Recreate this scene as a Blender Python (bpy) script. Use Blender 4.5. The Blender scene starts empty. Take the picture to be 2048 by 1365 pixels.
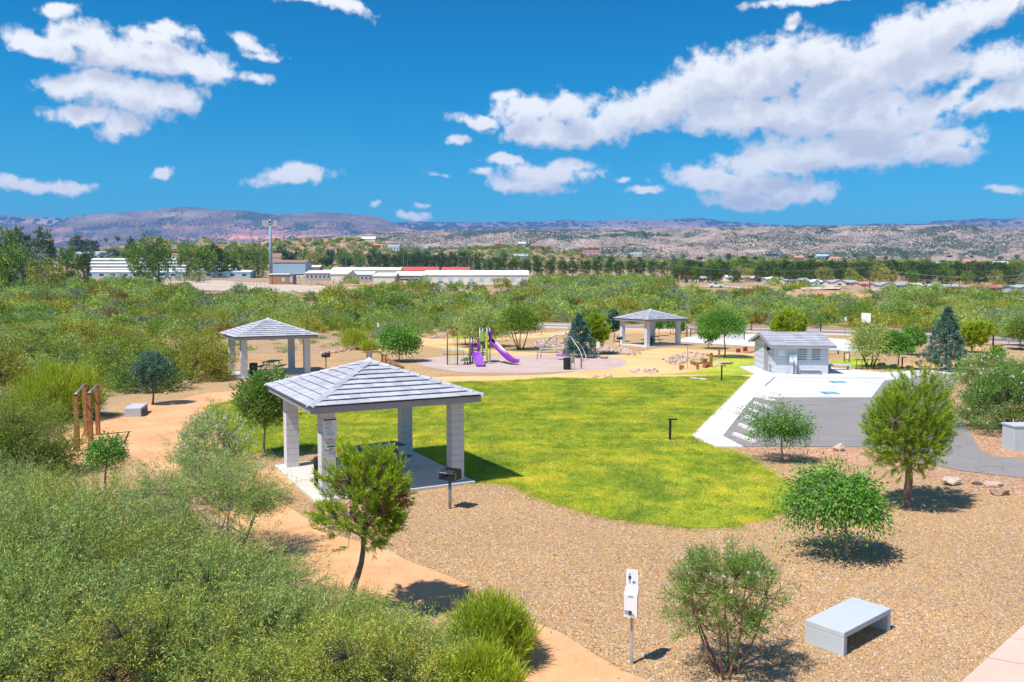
import bpy, math, random
import numpy as np
from mathutils import Vector, noise as mnoise

# ---------------------------------------------------------------- camera
FP, PITCH, CAMH = 1632.0, 0.067, 5.93
sc = bpy.context.scene
COL = sc.collection
cam_d = bpy.data.cameras.new('camera')
cam = bpy.data.objects.new('camera', cam_d)
COL.objects.link(cam)
cam.location = (0, 0, CAMH)
cam.rotation_euler = (math.pi/2 - PITCH, 0, 0)
cam_d.sensor_width = 36.0
cam_d.lens = FP/2048*36.0
cam_d.clip_start = 0.1
cam_d.clip_end = 60000
sc.camera = cam

# ---------------------------------------------------------------- light
SUN_EL = math.radians(60)
SHX, SHY = 0.76, 0.65                      # the way shadows fall on the ground
_n = math.hypot(SHX, SHY); SHX /= _n; SHY /= _n
world = bpy.data.worlds.new('World')
sc.world = world
world.use_nodes = True

sun_d = bpy.data.lights.new('sun', 'SUN')
sun_d.energy = 4.9
sun_d.angle = math.radians(0.5)
sun_d.color = (1.0, 0.955, 0.88)
sun = bpy.data.objects.new('sun', sun_d)
COL.objects.link(sun)
sdir = Vector((SHX*math.cos(SUN_EL), SHY*math.cos(SUN_EL), -math.sin(SUN_EL)))
sun.rotation_euler = sdir.to_track_quat('-Z', 'Y').to_euler()
sun.location = (-20, -20, 60)

sc.view_settings.view_transform = 'Standard'
sc.view_settings.look = 'None'
sc.view_settings.exposure = 0.34
sc.view_settings.gamma = 1.0
sc.view_settings.use_curve_mapping = False
sc.cycles.max_bounces = 6
sc.cycles.diffuse_bounces = 3
sc.cycles.transmission_bounces = 3
sc.cycles.transparent_max_bounces = 4
sc.cycles.volume_bounces = 0
sc.cycles.sample_clamp_indirect = 4

def pixel_ray(px, py):
    u = (px-1024)/FP; v = (682.5-py)/FP
    c, s = math.cos(PITCH), math.sin(PITCH)
    return Vector((u, c+v*s, v*c-s))

# ---------------------------------------------------------------- sky
CLOUDS = [  # x, y, half width, half height, turn (deg), strength
 (90,92,60,24,5,1),(140,72,55,26,-10,1),(215,100,70,34,0,1),(330,118,110,34,3,1),(400,135,70,24,5,1),(170,165,75,26,-10,1),
 (250,190,80,40,0,1),(345,195,60,34,-20,1),(240,250,45,30,-25,1),(160,228,55,20,0,.9),(300,75,60,18,0,.7),(515,150,34,12,0,.8),(500,88,44,14,15,.6),
 (125,15,26,12,-20,.8),(350,62,45,14,5,.7),(520,108,40,9,5,.6),(685,14,60,16,10,.9),(600,4,50,8,0,.7),
 (580,350,78,20,-6,1),(600,342,40,18,0,.9),(322,353,27,13,-20,.9),(100,377,72,13,0,.8),(15,364,34,11,0,.8),(823,436,32,11,0,.9),
 (952,238,55,12,3,1),(1040,222,70,26,-5,1),(1140,215,62,34,0,1),(1090,262,110,32,5,1),(1190,255,80,36,0,1),(1270,225,90,44,-5,1),
 (1345,195,80,48,-10,1),(1420,165,90,56,-15,1),(1530,150,120,66,-8,1),(1600,120,110,50,0,1),(1500,230,170,40,3,1),(1690,160,130,60,-10,1),
 (1800,95,100,54,-30,1),(1880,60,95,50,-30,1),(1960,25,80,34,-10,1),(1840,140,100,40,-10,1),(1680,230,190,48,0,1),(1760,255,110,44,0,1),
 (1700,300,190,36,3,1),(1560,320,150,32,-4,1),(1480,362,150,28,3,1),(1590,388,70,24,-6,1),(1500,400,110,22,3,1),(1860,285,90,24,-5,1),
 (1880,310,60,24,0,1),(1905,195,80,16,-25,.9),(2010,130,55,34,5,.9),(2000,202,80,18,0,.9),(2050,180,40,20,0,.9),
 (1085,348,105,26,-4,1),(1050,370,80,18,3,1),(1010,325,46,12,0,.9),(1140,330,60,16,-6,.9),(1292,381,32,8,0,.8),(1012,193,30,9,-8,.7),(925,277,24,10,-15,.8),
 (2020,374,42,9,0,.8),(1580,52,20,18,-10,.7),(1600,4,110,9,0,.8),(870,345,30,6,0,.5),(960,346,20,8,0,.7),(1250,357,14,5,0,.5),(755,414,14,6,-20,.5),(845,414,14,6,0,.5)]

def build_sky():
    nt = world.node_tree; nt.nodes.clear()
    N, L = nt.nodes.new, nt.links.new
    out = N('ShaderNodeOutputWorld'); bg = N('ShaderNodeBackground')
    L(bg.outputs[0], out.inputs[0])
    bg.inputs[1].default_value = 0.092
    sky = N('ShaderNodeTexSky'); sky.sky_type = 'NISHITA'; sky.sun_disc = False
    sky.sun_elevation = SUN_EL
    sky.sun_rotation = math.atan2(-SHX, -SHY)       # towards the sun, from +Y clockwise
    sky.air_density = 1.0; sky.dust_density = 0.2; sky.ozone_density = 2.0
    tc = N('ShaderNodeTexCoord')
    sep = N('ShaderNodeSeparateXYZ'); L(tc.outputs['Generated'], sep.inputs[0])
    # the deep polarised blue of the photograph, by height above the horizon only
    ramp = N('ShaderNodeValToRGB'); L(sep.outputs[2], ramp.inputs[0])
    e = ramp.color_ramp.elements
    e[0].position = 0.0; e[0].color = SKYR[0]
    e[1].position = 1.0; e[1].color = SKYR[4]
    for p, c in ((0.10, SKYR[1]), (0.22, SKYR[2]), (0.36, SKYR[3])):
        k = e.new(p); k.color = c
    mul = N('ShaderNodeMix'); mul.data_type = 'RGBA'; mul.blend_type = 'MULTIPLY'; mul.inputs[0].default_value = 1
    L(sky.outputs[0], mul.inputs[6]); L(ramp.outputs[0], mul.inputs[7])
    # azimuth / height of the view direction
    az = N('ShaderNodeMath'); az.operation = 'ARCTAN2'; L(sep.outputs[0], az.inputs[0]); L(sep.outputs[1], az.inputs[1])
    el = N('ShaderNodeMath'); el.operation = 'ARCSINE'; L(sep.outputs[2], el.inputs[0])
    nz = N('ShaderNodeTexNoise'); nz.inputs['Scale'].default_value = 16; nz.inputs['Detail'].default_value = 3; nz.inputs['Roughness'].default_value = .6
    cmb = N('ShaderNodeCombineXYZ'); L(az.outputs[0], cmb.inputs[0]); L(el.outputs[0], cmb.inputs[1])
    L(cmb.outputs[0], nz.inputs['Vector'])
    add = N('ShaderNodeVectorMath'); add.operation = 'MULTIPLY_ADD'; L(nz.outputs['Color'], add.inputs[0]); add.inputs[1].default_value = (.050, .030, 0)
    L(cmb.outputs[0], add.inputs[2])
    fz = N('ShaderNodeTexNoise'); fz.inputs['Scale'].default_value = 42; fz.inputs['Detail'].default_value = 5; fz.inputs['Roughness'].default_value = .62
    L(cmb.outputs[0], fz.inputs['Vector'])
    f2 = N('ShaderNodeMath'); f2.operation = 'MULTIPLY_ADD'; L(fz.outputs['Fac'], f2.inputs[0]); f2.inputs[1].default_value = 1.7; f2.inputs[2].default_value = -.85
    # density group: the clouds of the photograph, and the same kind of cumulus round the rest of the sky
    g = bpy.data.node_groups.new('cloud_density', 'ShaderNodeTree')
    g.interface.new_socket('P', in_out='INPUT', socket_type='NodeSocketVector')
    g.interface.new_socket('F', in_out='INPUT', socket_type='NodeSocketFloat')
    g.interface.new_socket('D', in_out='OUTPUT', socket_type='NodeSocketFloat')
    gi, go = g.nodes.new('NodeGroupInput'), g.nodes.new('NodeGroupOutput')
    GN, GL = g.nodes.new, g.links.new
    last = None
    for i, (x, y, a, b, rot, s) in enumerate(CLOUDS):
        r = pixel_ray(x, y).normalized()
        ca, ce = math.atan2(r.x, r.y)+.025, math.asin(r.z)+.015
        m = GN('ShaderNodeMapping'); m.vector_type = 'TEXTURE'
        m.inputs['Location'].default_value = (ca, ce, 0)
        m.inputs['Rotation'].default_value = (0, 0, math.radians(-rot))
        m.inputs['Scale'].default_value = (CLS*a/FP, CLS*b/FP, 1)
        if i % 6 == 0 and last is not None:              # chained, so that the shader needs little memory
            ch = GN('ShaderNodeVectorMath'); ch.operation = 'MULTIPLY_ADD'; GL(last.outputs[0], ch.inputs[0]); ch.inputs[1].default_value = (1e-6, 1e-6, 0)
            GL(gi.outputs[0], ch.inputs[2])
        GL(gi.outputs[0] if i < 6 else ch.outputs[0], m.inputs[0])
        ln = GN('ShaderNodeVectorMath'); ln.operation = 'LENGTH'; GL(m.outputs[0], ln.inputs[0])
        ml = GN('ShaderNodeMath'); ml.operation = 'MULTIPLY_ADD'; GL(ln.outputs['Value'], ml.inputs[0]); ml.inputs[1].default_value = -s; ml.inputs[2].default_value = s
        if last is None: last = ml
        else:
            mx = GN('ShaderNodeMath'); mx.operation = 'SMOOTH_MAX'; mx.inputs[2].default_value = .18
            GL(last.outputs[0], mx.inputs[0]); GL(ml.outputs[0], mx.inputs[1]); last = mx
    n2 = GN('ShaderNodeTexNoise'); n2.inputs['Scale'].default_value = 3.2; n2.inputs['Detail'].default_value = 1
    mp = GN('ShaderNodeMapping'); mp.inputs['Scale'].default_value = (1, 2.2, 1); GL(gi.outputs[0], mp.inputs[0]); GL(mp.outputs[0], n2.inputs['Vector'])
    o2 = GN('ShaderNodeMath'); o2.operation = 'MULTIPLY_ADD'; GL(n2.outputs['Fac'], o2.inputs[0]); o2.inputs[1].default_value = 5; o2.inputs[2].default_value = -3.0
    sp = GN('ShaderNodeSeparateXYZ'); GL(gi.outputs[0], sp.inputs[0])
    ab = GN('ShaderNodeMath'); ab.operation = 'ABSOLUTE'; GL(sp.outputs[0], ab.inputs[0])
    w1 = GN('ShaderNodeMapRange'); GL(ab.outputs[0], w1.inputs[0]); w1.inputs[1].default_value = .60; w1.inputs[2].default_value = .80
    w2 = GN('ShaderNodeMapRange'); GL(sp.outputs[1], w2.inputs[0]); w2.inputs[1].default_value = .42; w2.inputs[2].default_value = .60
    wm = GN('ShaderNodeMath'); wm.operation = 'MAXIMUM'; GL(w1.outputs[0], wm.inputs[0]); GL(w2.outputs[0], wm.inputs[1])
    o3 = GN('ShaderNodeMath'); o3.operation = 'MULTIPLY'; GL(o2.outputs[0], o3.inputs[0]); GL(wm.outputs[0], o3.inputs[1])
    o4 = GN('ShaderNodeMath'); o4.operation = 'MULTIPLY_ADD'; GL(wm.outputs[0], o4.inputs[0]); o4.inputs[1].default_value = 2.0; o4.inputs[2].default_value = -2.0
    o5 = GN('ShaderNodeMath'); o5.operation = 'ADD'; GL(o3.outputs[0], o5.inputs[0]); GL(o4.outputs[0], o5.inputs[1])
    mx = GN('ShaderNodeMath'); mx.operation = 'MAXIMUM'; GL(last.outputs[0], mx.inputs[0]); GL(o5.outputs[0], mx.inputs[1])
    ad = GN('ShaderNodeMath'); ad.operation = 'ADD'; GL(mx.outputs[0], ad.inputs[0]); GL(gi.outputs[1], ad.inputs[1])
    GL(ad.outputs[0], go.inputs[0])
    d1 = N('ShaderNodeGroup'); d1.node_tree = g; L(add.outputs[0], d1.inputs[0]); L(f2.outputs[0], d1.inputs[1])
    off = N('ShaderNodeVectorMath'); off.operation = 'MULTIPLY_ADD'; off.inputs[1].default_value = (1e-6, 1e-6, 0); L(d1.outputs[0], off.inputs[0])
    o_ = N('ShaderNodeVectorMath'); o_.operation = 'ADD'; o_.inputs[1].default_value = (-.006, .022, 0); L(add.outputs[0], o_.inputs[0]); L(o_.outputs[0], off.inputs[2])
    d2 = N('ShaderNodeGroup'); d2.node_tree = g; L(off.outputs[0], d2.inputs[0]); L(f2.outputs[0], d2.inputs[1])
    al = N('ShaderNodeMapRange'); al.interpolation_type = 'SMOOTHSTEP'; L(d1.outputs[0], al.inputs[0]); al.inputs[1].default_value = -.06; al.inputs[2].default_value = .52
    sh = N('ShaderNodeMapRange'); sh.interpolation_type = 'SMOOTHSTEP'; L(d2.outputs[0], sh.inputs[0]); sh.inputs[1].default_value = .0; sh.inputs[2].default_value = .95
    cc = N('ShaderNodeMix'); cc.data_type = 'RGBA'; L(sh.outputs[0], cc.inputs[0])
    cc.inputs[6].default_value = (9.6, 9.6, 9.6, 1); cc.inputs[7].default_value = (6.3, 6.5, 7.3, 1)
    fin = N('ShaderNodeMix'); fin.data_type = 'RGBA'; L(al.outputs[0], fin.inputs[0]); L(mul.outputs[2], fin.inputs[6]); L(cc.outputs[2], fin.inputs[7])
    L(fin.outputs[2], bg.inputs[0])
    world.cycles.sampling_method = 'MANUAL'; world.cycles.sample_map_resolution = 512
CLS = 1.10
SKYR = [(.42,.98,1.12,1), (.20,.90,1.14,1), (.03,.78,1.10,1), (.0,.63,1.02,1), (.0,.54,.93,1)]
build_sky()

# ---------------------------------------------------------------- where things stand
def G(px, py, z=0.0):                                  # pixel of the photograph -> point on a level plane
    r = pixel_ray(px, py); t = (z-CAMH)/r.z
    return Vector((r.x*t, r.y*t, z))
def at(px, py, Y):                                     # pixel -> point at depth Y
    r = pixel_ray(px, py); t = Y/r.y
    return Vector((r.x*t, Y, CAMH+r.z*t))
_YS = [(140,641.1),(175,617),(215,598),(260,583),(320,571),(400,563.5),(520,556),(700,547),(1000,535),(1500,524),(3000,515),(6000,508),(40000,500)]
_YP = [(y, CAMH-(p-572)*y/FP) for y, p in _YS]
_YP[0] = (140, 0.0)
_yy = np.array([a for a, b in _YP]); _zz = np.array([b for a, b in _YP])
MOUND = at(1655, 600, 200)
def terrain(X, Y):
    X = np.asarray(X, float); Y = np.asarray(Y, float)
    z = np.interp(Y, _yy, _zz)
    far = np.clip((Y-140)/60, 0, 1)
    z = z + far*(0.35*np.sin(X*.031+1.3)*np.cos(Y*.043)+.22*np.sin(X*.09+Y*.06))
    z = z + 3.6*np.exp(-((X-MOUND.x)/13)**2-((Y-205)/9)**2)
    return z
def T(px, py):                                         # pixel -> point on the terrain
    r = pixel_ray(px, py)
    t = 8.0
    while t < 30000:
        if CAMH+r.z*t <= terrain(r.x*t, r.y*t): break
        t *= 1.01
    lo, hi = t/1.01, t
    for _ in range(20):
        m = (lo+hi)/2
        if CAMH+r.z*m <= terrain(r.x*m, r.y*m): hi = m
        else: lo = m
    return Vector((r.x*hi, r.y*hi, float(terrain(r.x*hi, r.y*hi))))

# ---------------------------------------------------------------- tagging
def tag(o, label=None, cat=None, group=None, kind=None):
    if label: o['label'] = label
    if cat: o['category'] = cat
    if group: o['group'] = group
    if kind: o['kind'] = kind
    return o
def thing(name, label, cat, loc=(0, 0, 0), rz=0.0, group=None):
    o = bpy.data.objects.new(name, None); COL.objects.link(o)
    o.empty_display_size = .2
    o.location = loc; o.rotation_euler = (0, 0, rz)
    return tag(o, label, cat, group)
def copy_thing(src, loc, rz=0.0, s=1.0, label=None, group=None):
    c = src.copy(); COL.objects.link(c)
    c.location = loc; c.rotation_euler = (0, 0, rz)
    c.scale = (s, s, s) if not isinstance(s, tuple) else s
    if label: c['label'] = label
    if group: c['group'] = group
    for ch in src.children:
        d = ch.copy(); COL.objects.link(d); d.parent = c
        for g in ch.children:
            e = g.copy(); COL.objects.link(e); e.parent = d
    return c

# ---------------------------------------------------------------- materials
MATS = {}
def nodes(name):
    m = bpy.data.materials.new(name); m.use_nodes = True
    nt = m.node_tree; nt.nodes.clear()
    out = nt.nodes.new('ShaderNodeOutputMaterial')
    b = nt.nodes.new('ShaderNodeBsdfPrincipled')
    nt.links.new(b.outputs[0], out.inputs[0])
    return m, nt, b, out
def rampnode(nt, fac, stops):
    r = nt.nodes.new('ShaderNodeValToRGB'); nt.links.new(fac, r.inputs[0])
    e = r.color_ramp.elements
    e[0].position = stops[0][0]; e[0].color = (*stops[0][1], 1)
    e[1].position = stops[-1][0]; e[1].color = (*stops[-1][1], 1)
    for p, c in stops[1:-1]:
        k = e.new(p); k.color = (*c, 1)
    return r
def pos(nt):
    return nt.nodes.new('ShaderNodeNewGeometry').outputs['Position']
def noise_n(nt, vec, scale, detail=3, rough=.55, stretch=None):
    if stretch:
        m = nt.nodes.new('ShaderNodeMapping'); m.inputs['Scale'].default_value = stretch
        nt.links.new(vec, m.inputs[0]); vec = m.outputs[0]
    n = nt.nodes.new('ShaderNodeTexNoise'); nt.links.new(vec, n.inputs['Vector'])
    n.inputs['Scale'].default_value = scale; n.inputs['Detail'].default_value = detail; n.inputs['Roughness'].default_value = rough
    return n.outputs['Fac']
def bump(nt, b, h, strength=.3, dist=.02):
    k = nt.nodes.new('ShaderNodeBump'); nt.links.new(h, k.inputs['Height'])
    k.inputs['Strength'].default_value = strength; k.inputs['Distance'].default_value = dist
    nt.links.new(k.outputs[0], b.inputs['Normal'])
def mixc(nt, fac, a, b, blend='MIX'):
    m = nt.nodes.new('ShaderNodeMix'); m.data_type = 'RGBA'; m.blend_type = blend
    if isinstance(fac, (int, float)): m.inputs[0].default_value = fac
    else: nt.links.new(fac, m.inputs[0])
    for i, v in ((6, a), (7, b)):
        if isinstance(v, tuple): m.inputs[i].default_value = (*v, 1)
        else: nt.links.new(v, m.inputs[i])
    return m.outputs[2]
def var(c, k): return tuple(min(1, x*k) for x in c)

def paint(name, c, rough=.5, metal=0.0, wear=.12, scale=6, coat=0, bmp=.0):
    """a surface of one colour with slight uneven wear"""
    if name in MATS: return MATS[name]
    m, nt, b, _ = nodes(name)
    n = noise_n(nt, pos(nt), scale, 4)
    r = rampnode(nt, n, [(.25, var(c, 1-wear)), (.75, var(c, 1+wear))])
    nt.links.new(r.outputs[0], b.inputs['Base Color'])
    b.inputs['Roughness'].default_value = rough; b.inputs['Metallic'].default_value = metal
    b.inputs['Coat Weight'].default_value = coat
    if bmp: bump(nt, b, noise_n(nt, pos(nt), scale*12, 3), bmp, .004)
    MATS[name] = m; return m

def leafmat(name, cols, trans=.3, hue=.25):
    """leaves: colour differs leaf by leaf and plant by plant"""
    if name in MATS: return MATS[name]
    m, nt, b, out = nodes(name)
    geo = nt.nodes.new('ShaderNodeNewGeometry')
    n = len(cols)
    r = rampnode(nt, geo.outputs['Random Per Island'], [(i/(n-1), cols[i]) for i in range(n)])
    oi = nt.nodes.new('ShaderNodeObjectInfo')
    tint = rampnode(nt, oi.outputs['Random'], [(0, (1-hue*.7, 1-hue*.4, 1+hue*.3)), (.5, (1.05, 1.03, .95)), (1, (1+hue*1.1, 1+hue*.6, 1-hue))])
    col = mixc(nt, 1.0, r.outputs[0], tint.outputs[0], 'MULTIPLY')
    nt.links.new(col, b.inputs['Base Color'])
    b.inputs['Roughness'].default_value = .55; b.inputs['Specular IOR Level'].default_value = .3
    tr = nt.nodes.new('ShaderNodeBsdfTranslucent'); nt.links.new(col, tr.inputs[0])
    mx = nt.nodes.new('ShaderNodeMixShader'); mx.inputs[0].default_value = trans
    nt.links.new(b.outputs[0], mx.inputs[1]); nt.links.new(tr.outputs[0], mx.inputs[2])
    nt.links.new(mx.outputs[0], out.inputs[0])
    MATS[name] = m; return m

# ---------------------------------------------------------------- mesh building
class MB:
    def __init__(s): s.v = []; s.f = []
    def add(s, vs, fs):
        k = len(s.v); s.v += [tuple(p) for p in vs]; s.f += [tuple(i+k for i in f) for f in fs]; return s
    def box(s, c, d, rz=0.0, rx=0.0, ry=0.0):
        hx, hy, hz = d[0]/2, d[1]/2, d[2]/2
        from mathutils import Euler
        R = Euler((rx, ry, rz)).to_matrix(); c = Vector(c)
        vs = [c+R@Vector((x, y, z)) for z in (-hz, hz) for x, y in ((-hx,-hy),(hx,-hy),(hx,hy),(-hx,hy))]
        return s.add(vs, [(3,2,1,0),(4,5,6,7),(0,1,5,4),(1,2,6,5),(2,3,7,6),(3,0,4,7)])
    def bar(s, a, b, w, h=None, up=(0, 0, 1)):
        a, b = Vector(a), Vector(b); d = (b-a); h = h or w
        if d.length < 1e-6: return s
        d.normalize(); u = Vector(up)
        if abs(d.dot(u)) > .98: u = Vector((0, 1, 0))
        x = d.cross(u).normalized()*w/2; y = x.cross(d).normalized()*h/2
        vs = [p+q for p in (a, b) for q in (-x-y, x-y, x+y, -x+y)]
        return s.add(vs, [(0,1,2,3),(7,6,5,4),(0,4,5,1),(1,5,6,2),(2,6,7,3),(3,7,4,0)])
    def tube(s, pts, r, n=8, cap=True):
        pts = [Vector(p) for p in pts]
        rs = r if isinstance(r, (list, tuple)) else [r]*len(pts)
        rings = []; k0 = len(s.v); prev = None
        for i, p in enumerate(pts):
            d = (pts[min(i+1, len(pts)-1)]-pts[max(i-1, 0)]).normalized()
            if prev is None:
                u = d.orthogonal().normalized()
            else: u = (prev-d*prev.dot(d)).normalized()
            prev = u; w = d.cross(u)
            for j in range(n):
                a = 2*math.pi*j/n; s.v.append(tuple(p+(u*math.cos(a)+w*math.sin(a))*rs[i]))
        for i in range(len(pts)-1):
            for j in range(n):
                a = k0+i*n+j; b = k0+i*n+(j+1) % n
                s.f.append((a, b, b+n, a+n))
        if cap:
            s.f.append(tuple(k0+j for j in reversed(range(n)))); s.f.append(tuple(k0+(len(pts)-1)*n+j for j in range(n)))
        return s
    def prism(s, poly, z0, z1):
        n = len(poly)
        vs = [(x, y, z0) for x, y in poly]+[(x, y, z1) for x, y in poly]
        fs = [tuple(range(n-1, -1, -1)), tuple(range(n, 2*n))]+[(i, (i+1) % n, (i+1) % n+n, i+n) for i in range(n)]
        return s.add(vs, fs)
    def slab(s, poly3, t):
        """a polygon in space given thickness t against its own normal"""
        P = [Vector(p) for p in poly3]; n = len(P)
        nn = Vector((0, 0, 0))
        for i in range(n): nn += (P[i]-P[0]).cross(P[(i+1) % n]-P[0])
        nn.normalize()
        vs = P+[p-nn*t for p in P]
        return s.add(vs, [tuple(range(n)), tuple(range(2*n-1, n-1, -1))]+[(i, i+n, (i+1) % n+n, (i+1) % n) for i in range(n)])
    def lathe(s, prof, c=(0, 0, 0), n=16):
        k0 = len(s.v)
        for r, z in prof:
            for j in range(n):
                a = 2*math.pi*j/n; s.v.append((c[0]+r*math.cos(a), c[1]+r*math.sin(a), c[2]+z))
        for i in range(len(prof)-1):
            for j in range(n):
                a = k0+i*n+j; b = k0+i*n+(j+1) % n
                s.f.append((a, b, b+n, a+n))
        s.f.append(tuple(k0+j for j in reversed(range(n)))); s.f.append(tuple(k0+(len(prof)-1)*n+j for j in range(n)))
        return s
    def build(s, name, mat, parent=None, smooth=False, bevel=0, world=False, label=None):
        me = bpy.data.meshes.new(name)
        v = s.v
        if world and parent is not None:
            l = parent.location; v = [(x-l[0], y-l[1], z-l[2]) for x, y, z in v]
        me.from_pydata(v, [], s.f); me.update()
        if smooth: me.shade_smooth()
        me.materials.append(mat)
        o = bpy.data.objects.new(name, me); COL.objects.link(o)
        if parent is not None: o.parent = parent
        if bevel:
            m = o.modifiers.new('bevel', 'BEVEL'); m.width = bevel; m.segments = 2; m.limit_method = 'ANGLE'
        if label: o['label'] = label
        return o
def npmesh(name, V, F, mat, smooth=False):
    """quads or triangles from arrays"""
    me = bpy.data.meshes.new(name)
    k = F.shape[1]
    me.vertices.add(len(V)); me.vertices.foreach_set('co', V.astype(np.float32).ravel())
    me.loops.add(F.size); me.loops.foreach_set('vertex_index', F.astype(np.int32).ravel())
    me.polygons.add(len(F)); me.polygons.foreach_set('loop_start', np.arange(0, F.size, k, dtype=np.int32))
    if smooth: me.polygons.foreach_set('use_smooth', np.ones(len(F), bool))
    me.update(calc_edges=True)
    me.materials.append(mat)
    return me
def link(name, me, parent=None, loc=None):
    o = bpy.data.objects.new(name, me); COL.objects.link(o)
    if parent is not None: o.parent = parent
    if loc is not None: o.location = loc
    return o
# ---------------------------------------------------------------- numpy noise
_rs = np.random.RandomState(7)
_PT = _rs.rand(256, 256)
def vnoise(x, y):
    x = np.asarray(x, float); y = np.asarray(y, float)
    xi = np.floor(x).astype(int); yi = np.floor(y).astype(int)
    fx = x-xi; fy = y-yi
    fx = fx*fx*(3-2*fx); fy = fy*fy*(3-2*fy)
    a = _PT[xi % 256, yi % 256]; b = _PT[(xi+1) % 256, yi % 256]
    c = _PT[xi % 256, (yi+1) % 256]; d = _PT[(xi+1) % 256, (yi+1) % 256]
    return (a*(1-fx)+b*fx)*(1-fy)+(c*(1-fx)+d*fx)*fy
def fbm(x, y, o=4, g=.5):
    s = 0; a = 1; t = 0
    for i in range(o):
        s = s+a*vnoise(x*2**i+17*i, y*2**i+31*i); t += a; a *= g
    return s/t

# ---------------------------------------------------------------- ground materials
def gravel_mat(name, stones, scale, dust, bmp=.8, patch=.12):
    m, nt, b, _ = nodes(name)
    P = pos(nt)
    dn = nt.nodes.new('ShaderNodeTexNoise'); nt.links.new(P, dn.inputs['Vector']); dn.inputs['Scale'].default_value = scale*.8
    sc_ = nt.nodes.new('ShaderNodeVectorMath'); sc_.operation = 'MULTIPLY_ADD'; nt.links.new(dn.outputs['Color'], sc_.inputs[0])
    sc_.inputs[1].default_value = (.02, .02, 0); nt.links.new(P, sc_.inputs[2])
    v = nt.nodes.new('ShaderNodeTexVoronoi'); v.inputs['Scale'].default_value = scale; nt.links.new(sc_.outputs[0], v.inputs['Vector'])
    sep = nt.nodes.new('ShaderNodeSeparateColor'); nt.links.new(v.outputs['Color'], sep.inputs[0])
    r = rampnode(nt, sep.outputs[0], stones); r.color_ramp.interpolation = 'CONSTANT'
    v2 = nt.nodes.new('ShaderNodeTexVoronoi'); v2.inputs['Scale'].default_value = scale*.42; nt.links.new(sc_.outputs[0], v2.inputs['Vector'])
    s2 = nt.nodes.new('ShaderNodeSeparateColor'); nt.links.new(v2.outputs['Color'], s2.inputs[0])
    r2 = rampnode(nt, s2.outputs[1], [(0, (.82, .80, .80)), (.5, (1, 1, 1)), (1, (1.18, 1.14, 1.05))])
    c = mixc(nt, .7, r.outputs[0], r2.outputs[0], 'MULTIPLY')
    big = rampnode(nt, noise_n(nt, P, .22, 5), [(.3, (1-patch, 1-patch, 1-patch)), (.7, (1+patch, 1+patch*.9, 1+patch*.7))])
    c = mixc(nt, 1, c, big.outputs[0], 'MULTIPLY')
    c = mixc(nt, rampnode(nt, noise_n(nt, P, .6, 4), [(.45, (0, 0, 0)), (.75, (.45, .45, .45))]).outputs[0], c, dust)
    nt.links.new(c, b.inputs['Base Color']); b.inputs['Roughness'].default_value = .95; b.inputs['Specular IOR Level'].default_value = .2
    inv = nt.nodes.new('ShaderNodeMath'); inv.operation = 'SUBTRACT'; inv.inputs[0].default_value = 1; nt.links.new(v.outputs['Distance'], inv.inputs[1])
    bump(nt, b, inv.outputs[0], bmp, .018)
    return m
M_gravel = gravel_mat('river_gravel', [(0, (.21,.13,.07)), (.14, (.50,.33,.165)), (.34, (.62,.34,.13)), (.52, (.45,.25,.11)), (.64, (.58,.43,.25)), (.78, (.29,.245,.20)), (.88, (.68,.42,.21)), (.97, (.74,.66,.54))], 36, (.46,.285,.15))
M_mulch = gravel_mat('red_gravel', [(0, (.26,.13,.08)), (.2, (.50,.27,.16)), (.5, (.62,.36,.22)), (.75, (.40,.22,.14)), (.9, (.70,.52,.40))], 20, (.5,.3,.18))

def soil_mat(name, a, b_, c, scale=.5, bmp=.25, fine=60):
    m, nt, b, _ = nodes(name); P = pos(nt)
    r = rampnode(nt, noise_n(nt, P, scale, 6, .6), [(.3, a), (.5, b_), (.72, c)])
    q_ = rampnode(nt, noise_n(nt, P, scale*5, 5, .7), [(.3, (.88, .87, .86)), (.7, (1.08, 1.07, 1.06))])
    r = nt.nodes.new('ShaderNodeMix') if False else type('R', (), {'outputs': [mixc(nt, 1, r.outputs[0], q_.outputs[0], 'MULTIPLY')]})
    f = rampnode(nt, noise_n(nt, P, fine, 3, .7), [(.3, (.80, .78, .76)), (.7, (1.16, 1.15, 1.14))])
    nt.links.new(mixc(nt, .8, r.outputs[0], f.outputs[0], 'MULTIPLY'), b.inputs['Base Color'])
    b.inputs['Roughness'].default_value = .95; b.inputs['Specular IOR Level'].default_value = .15
    bump(nt, b, noise_n(nt, P, fine*.6, 4, .7), bmp, .015)
    return m
M_path = soil_mat('orange_decomposed_granite', (.66,.335,.165), (.73,.395,.205), (.78,.47,.26), .55)
M_plaza = soil_mat('yellow_decomposed_granite', (.70,.42,.17), (.76,.50,.235), (.82,.58,.31), .25)
M_soil = soil_mat('desert_soil', (.33,.22,.13), (.43,.29,.175), (.52,.37,.245), .13, .3, 14)
M_lot = soil_mat('pale_dirt', (.47,.38,.31), (.55,.46,.385), (.60,.50,.42), .1, .2, 8)
M_playpad = soil_mat('mauve_rubber_surface', (.50,.375,.345), (.55,.42,.385), (.60,.47,.43), .35, .1, 40)

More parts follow.
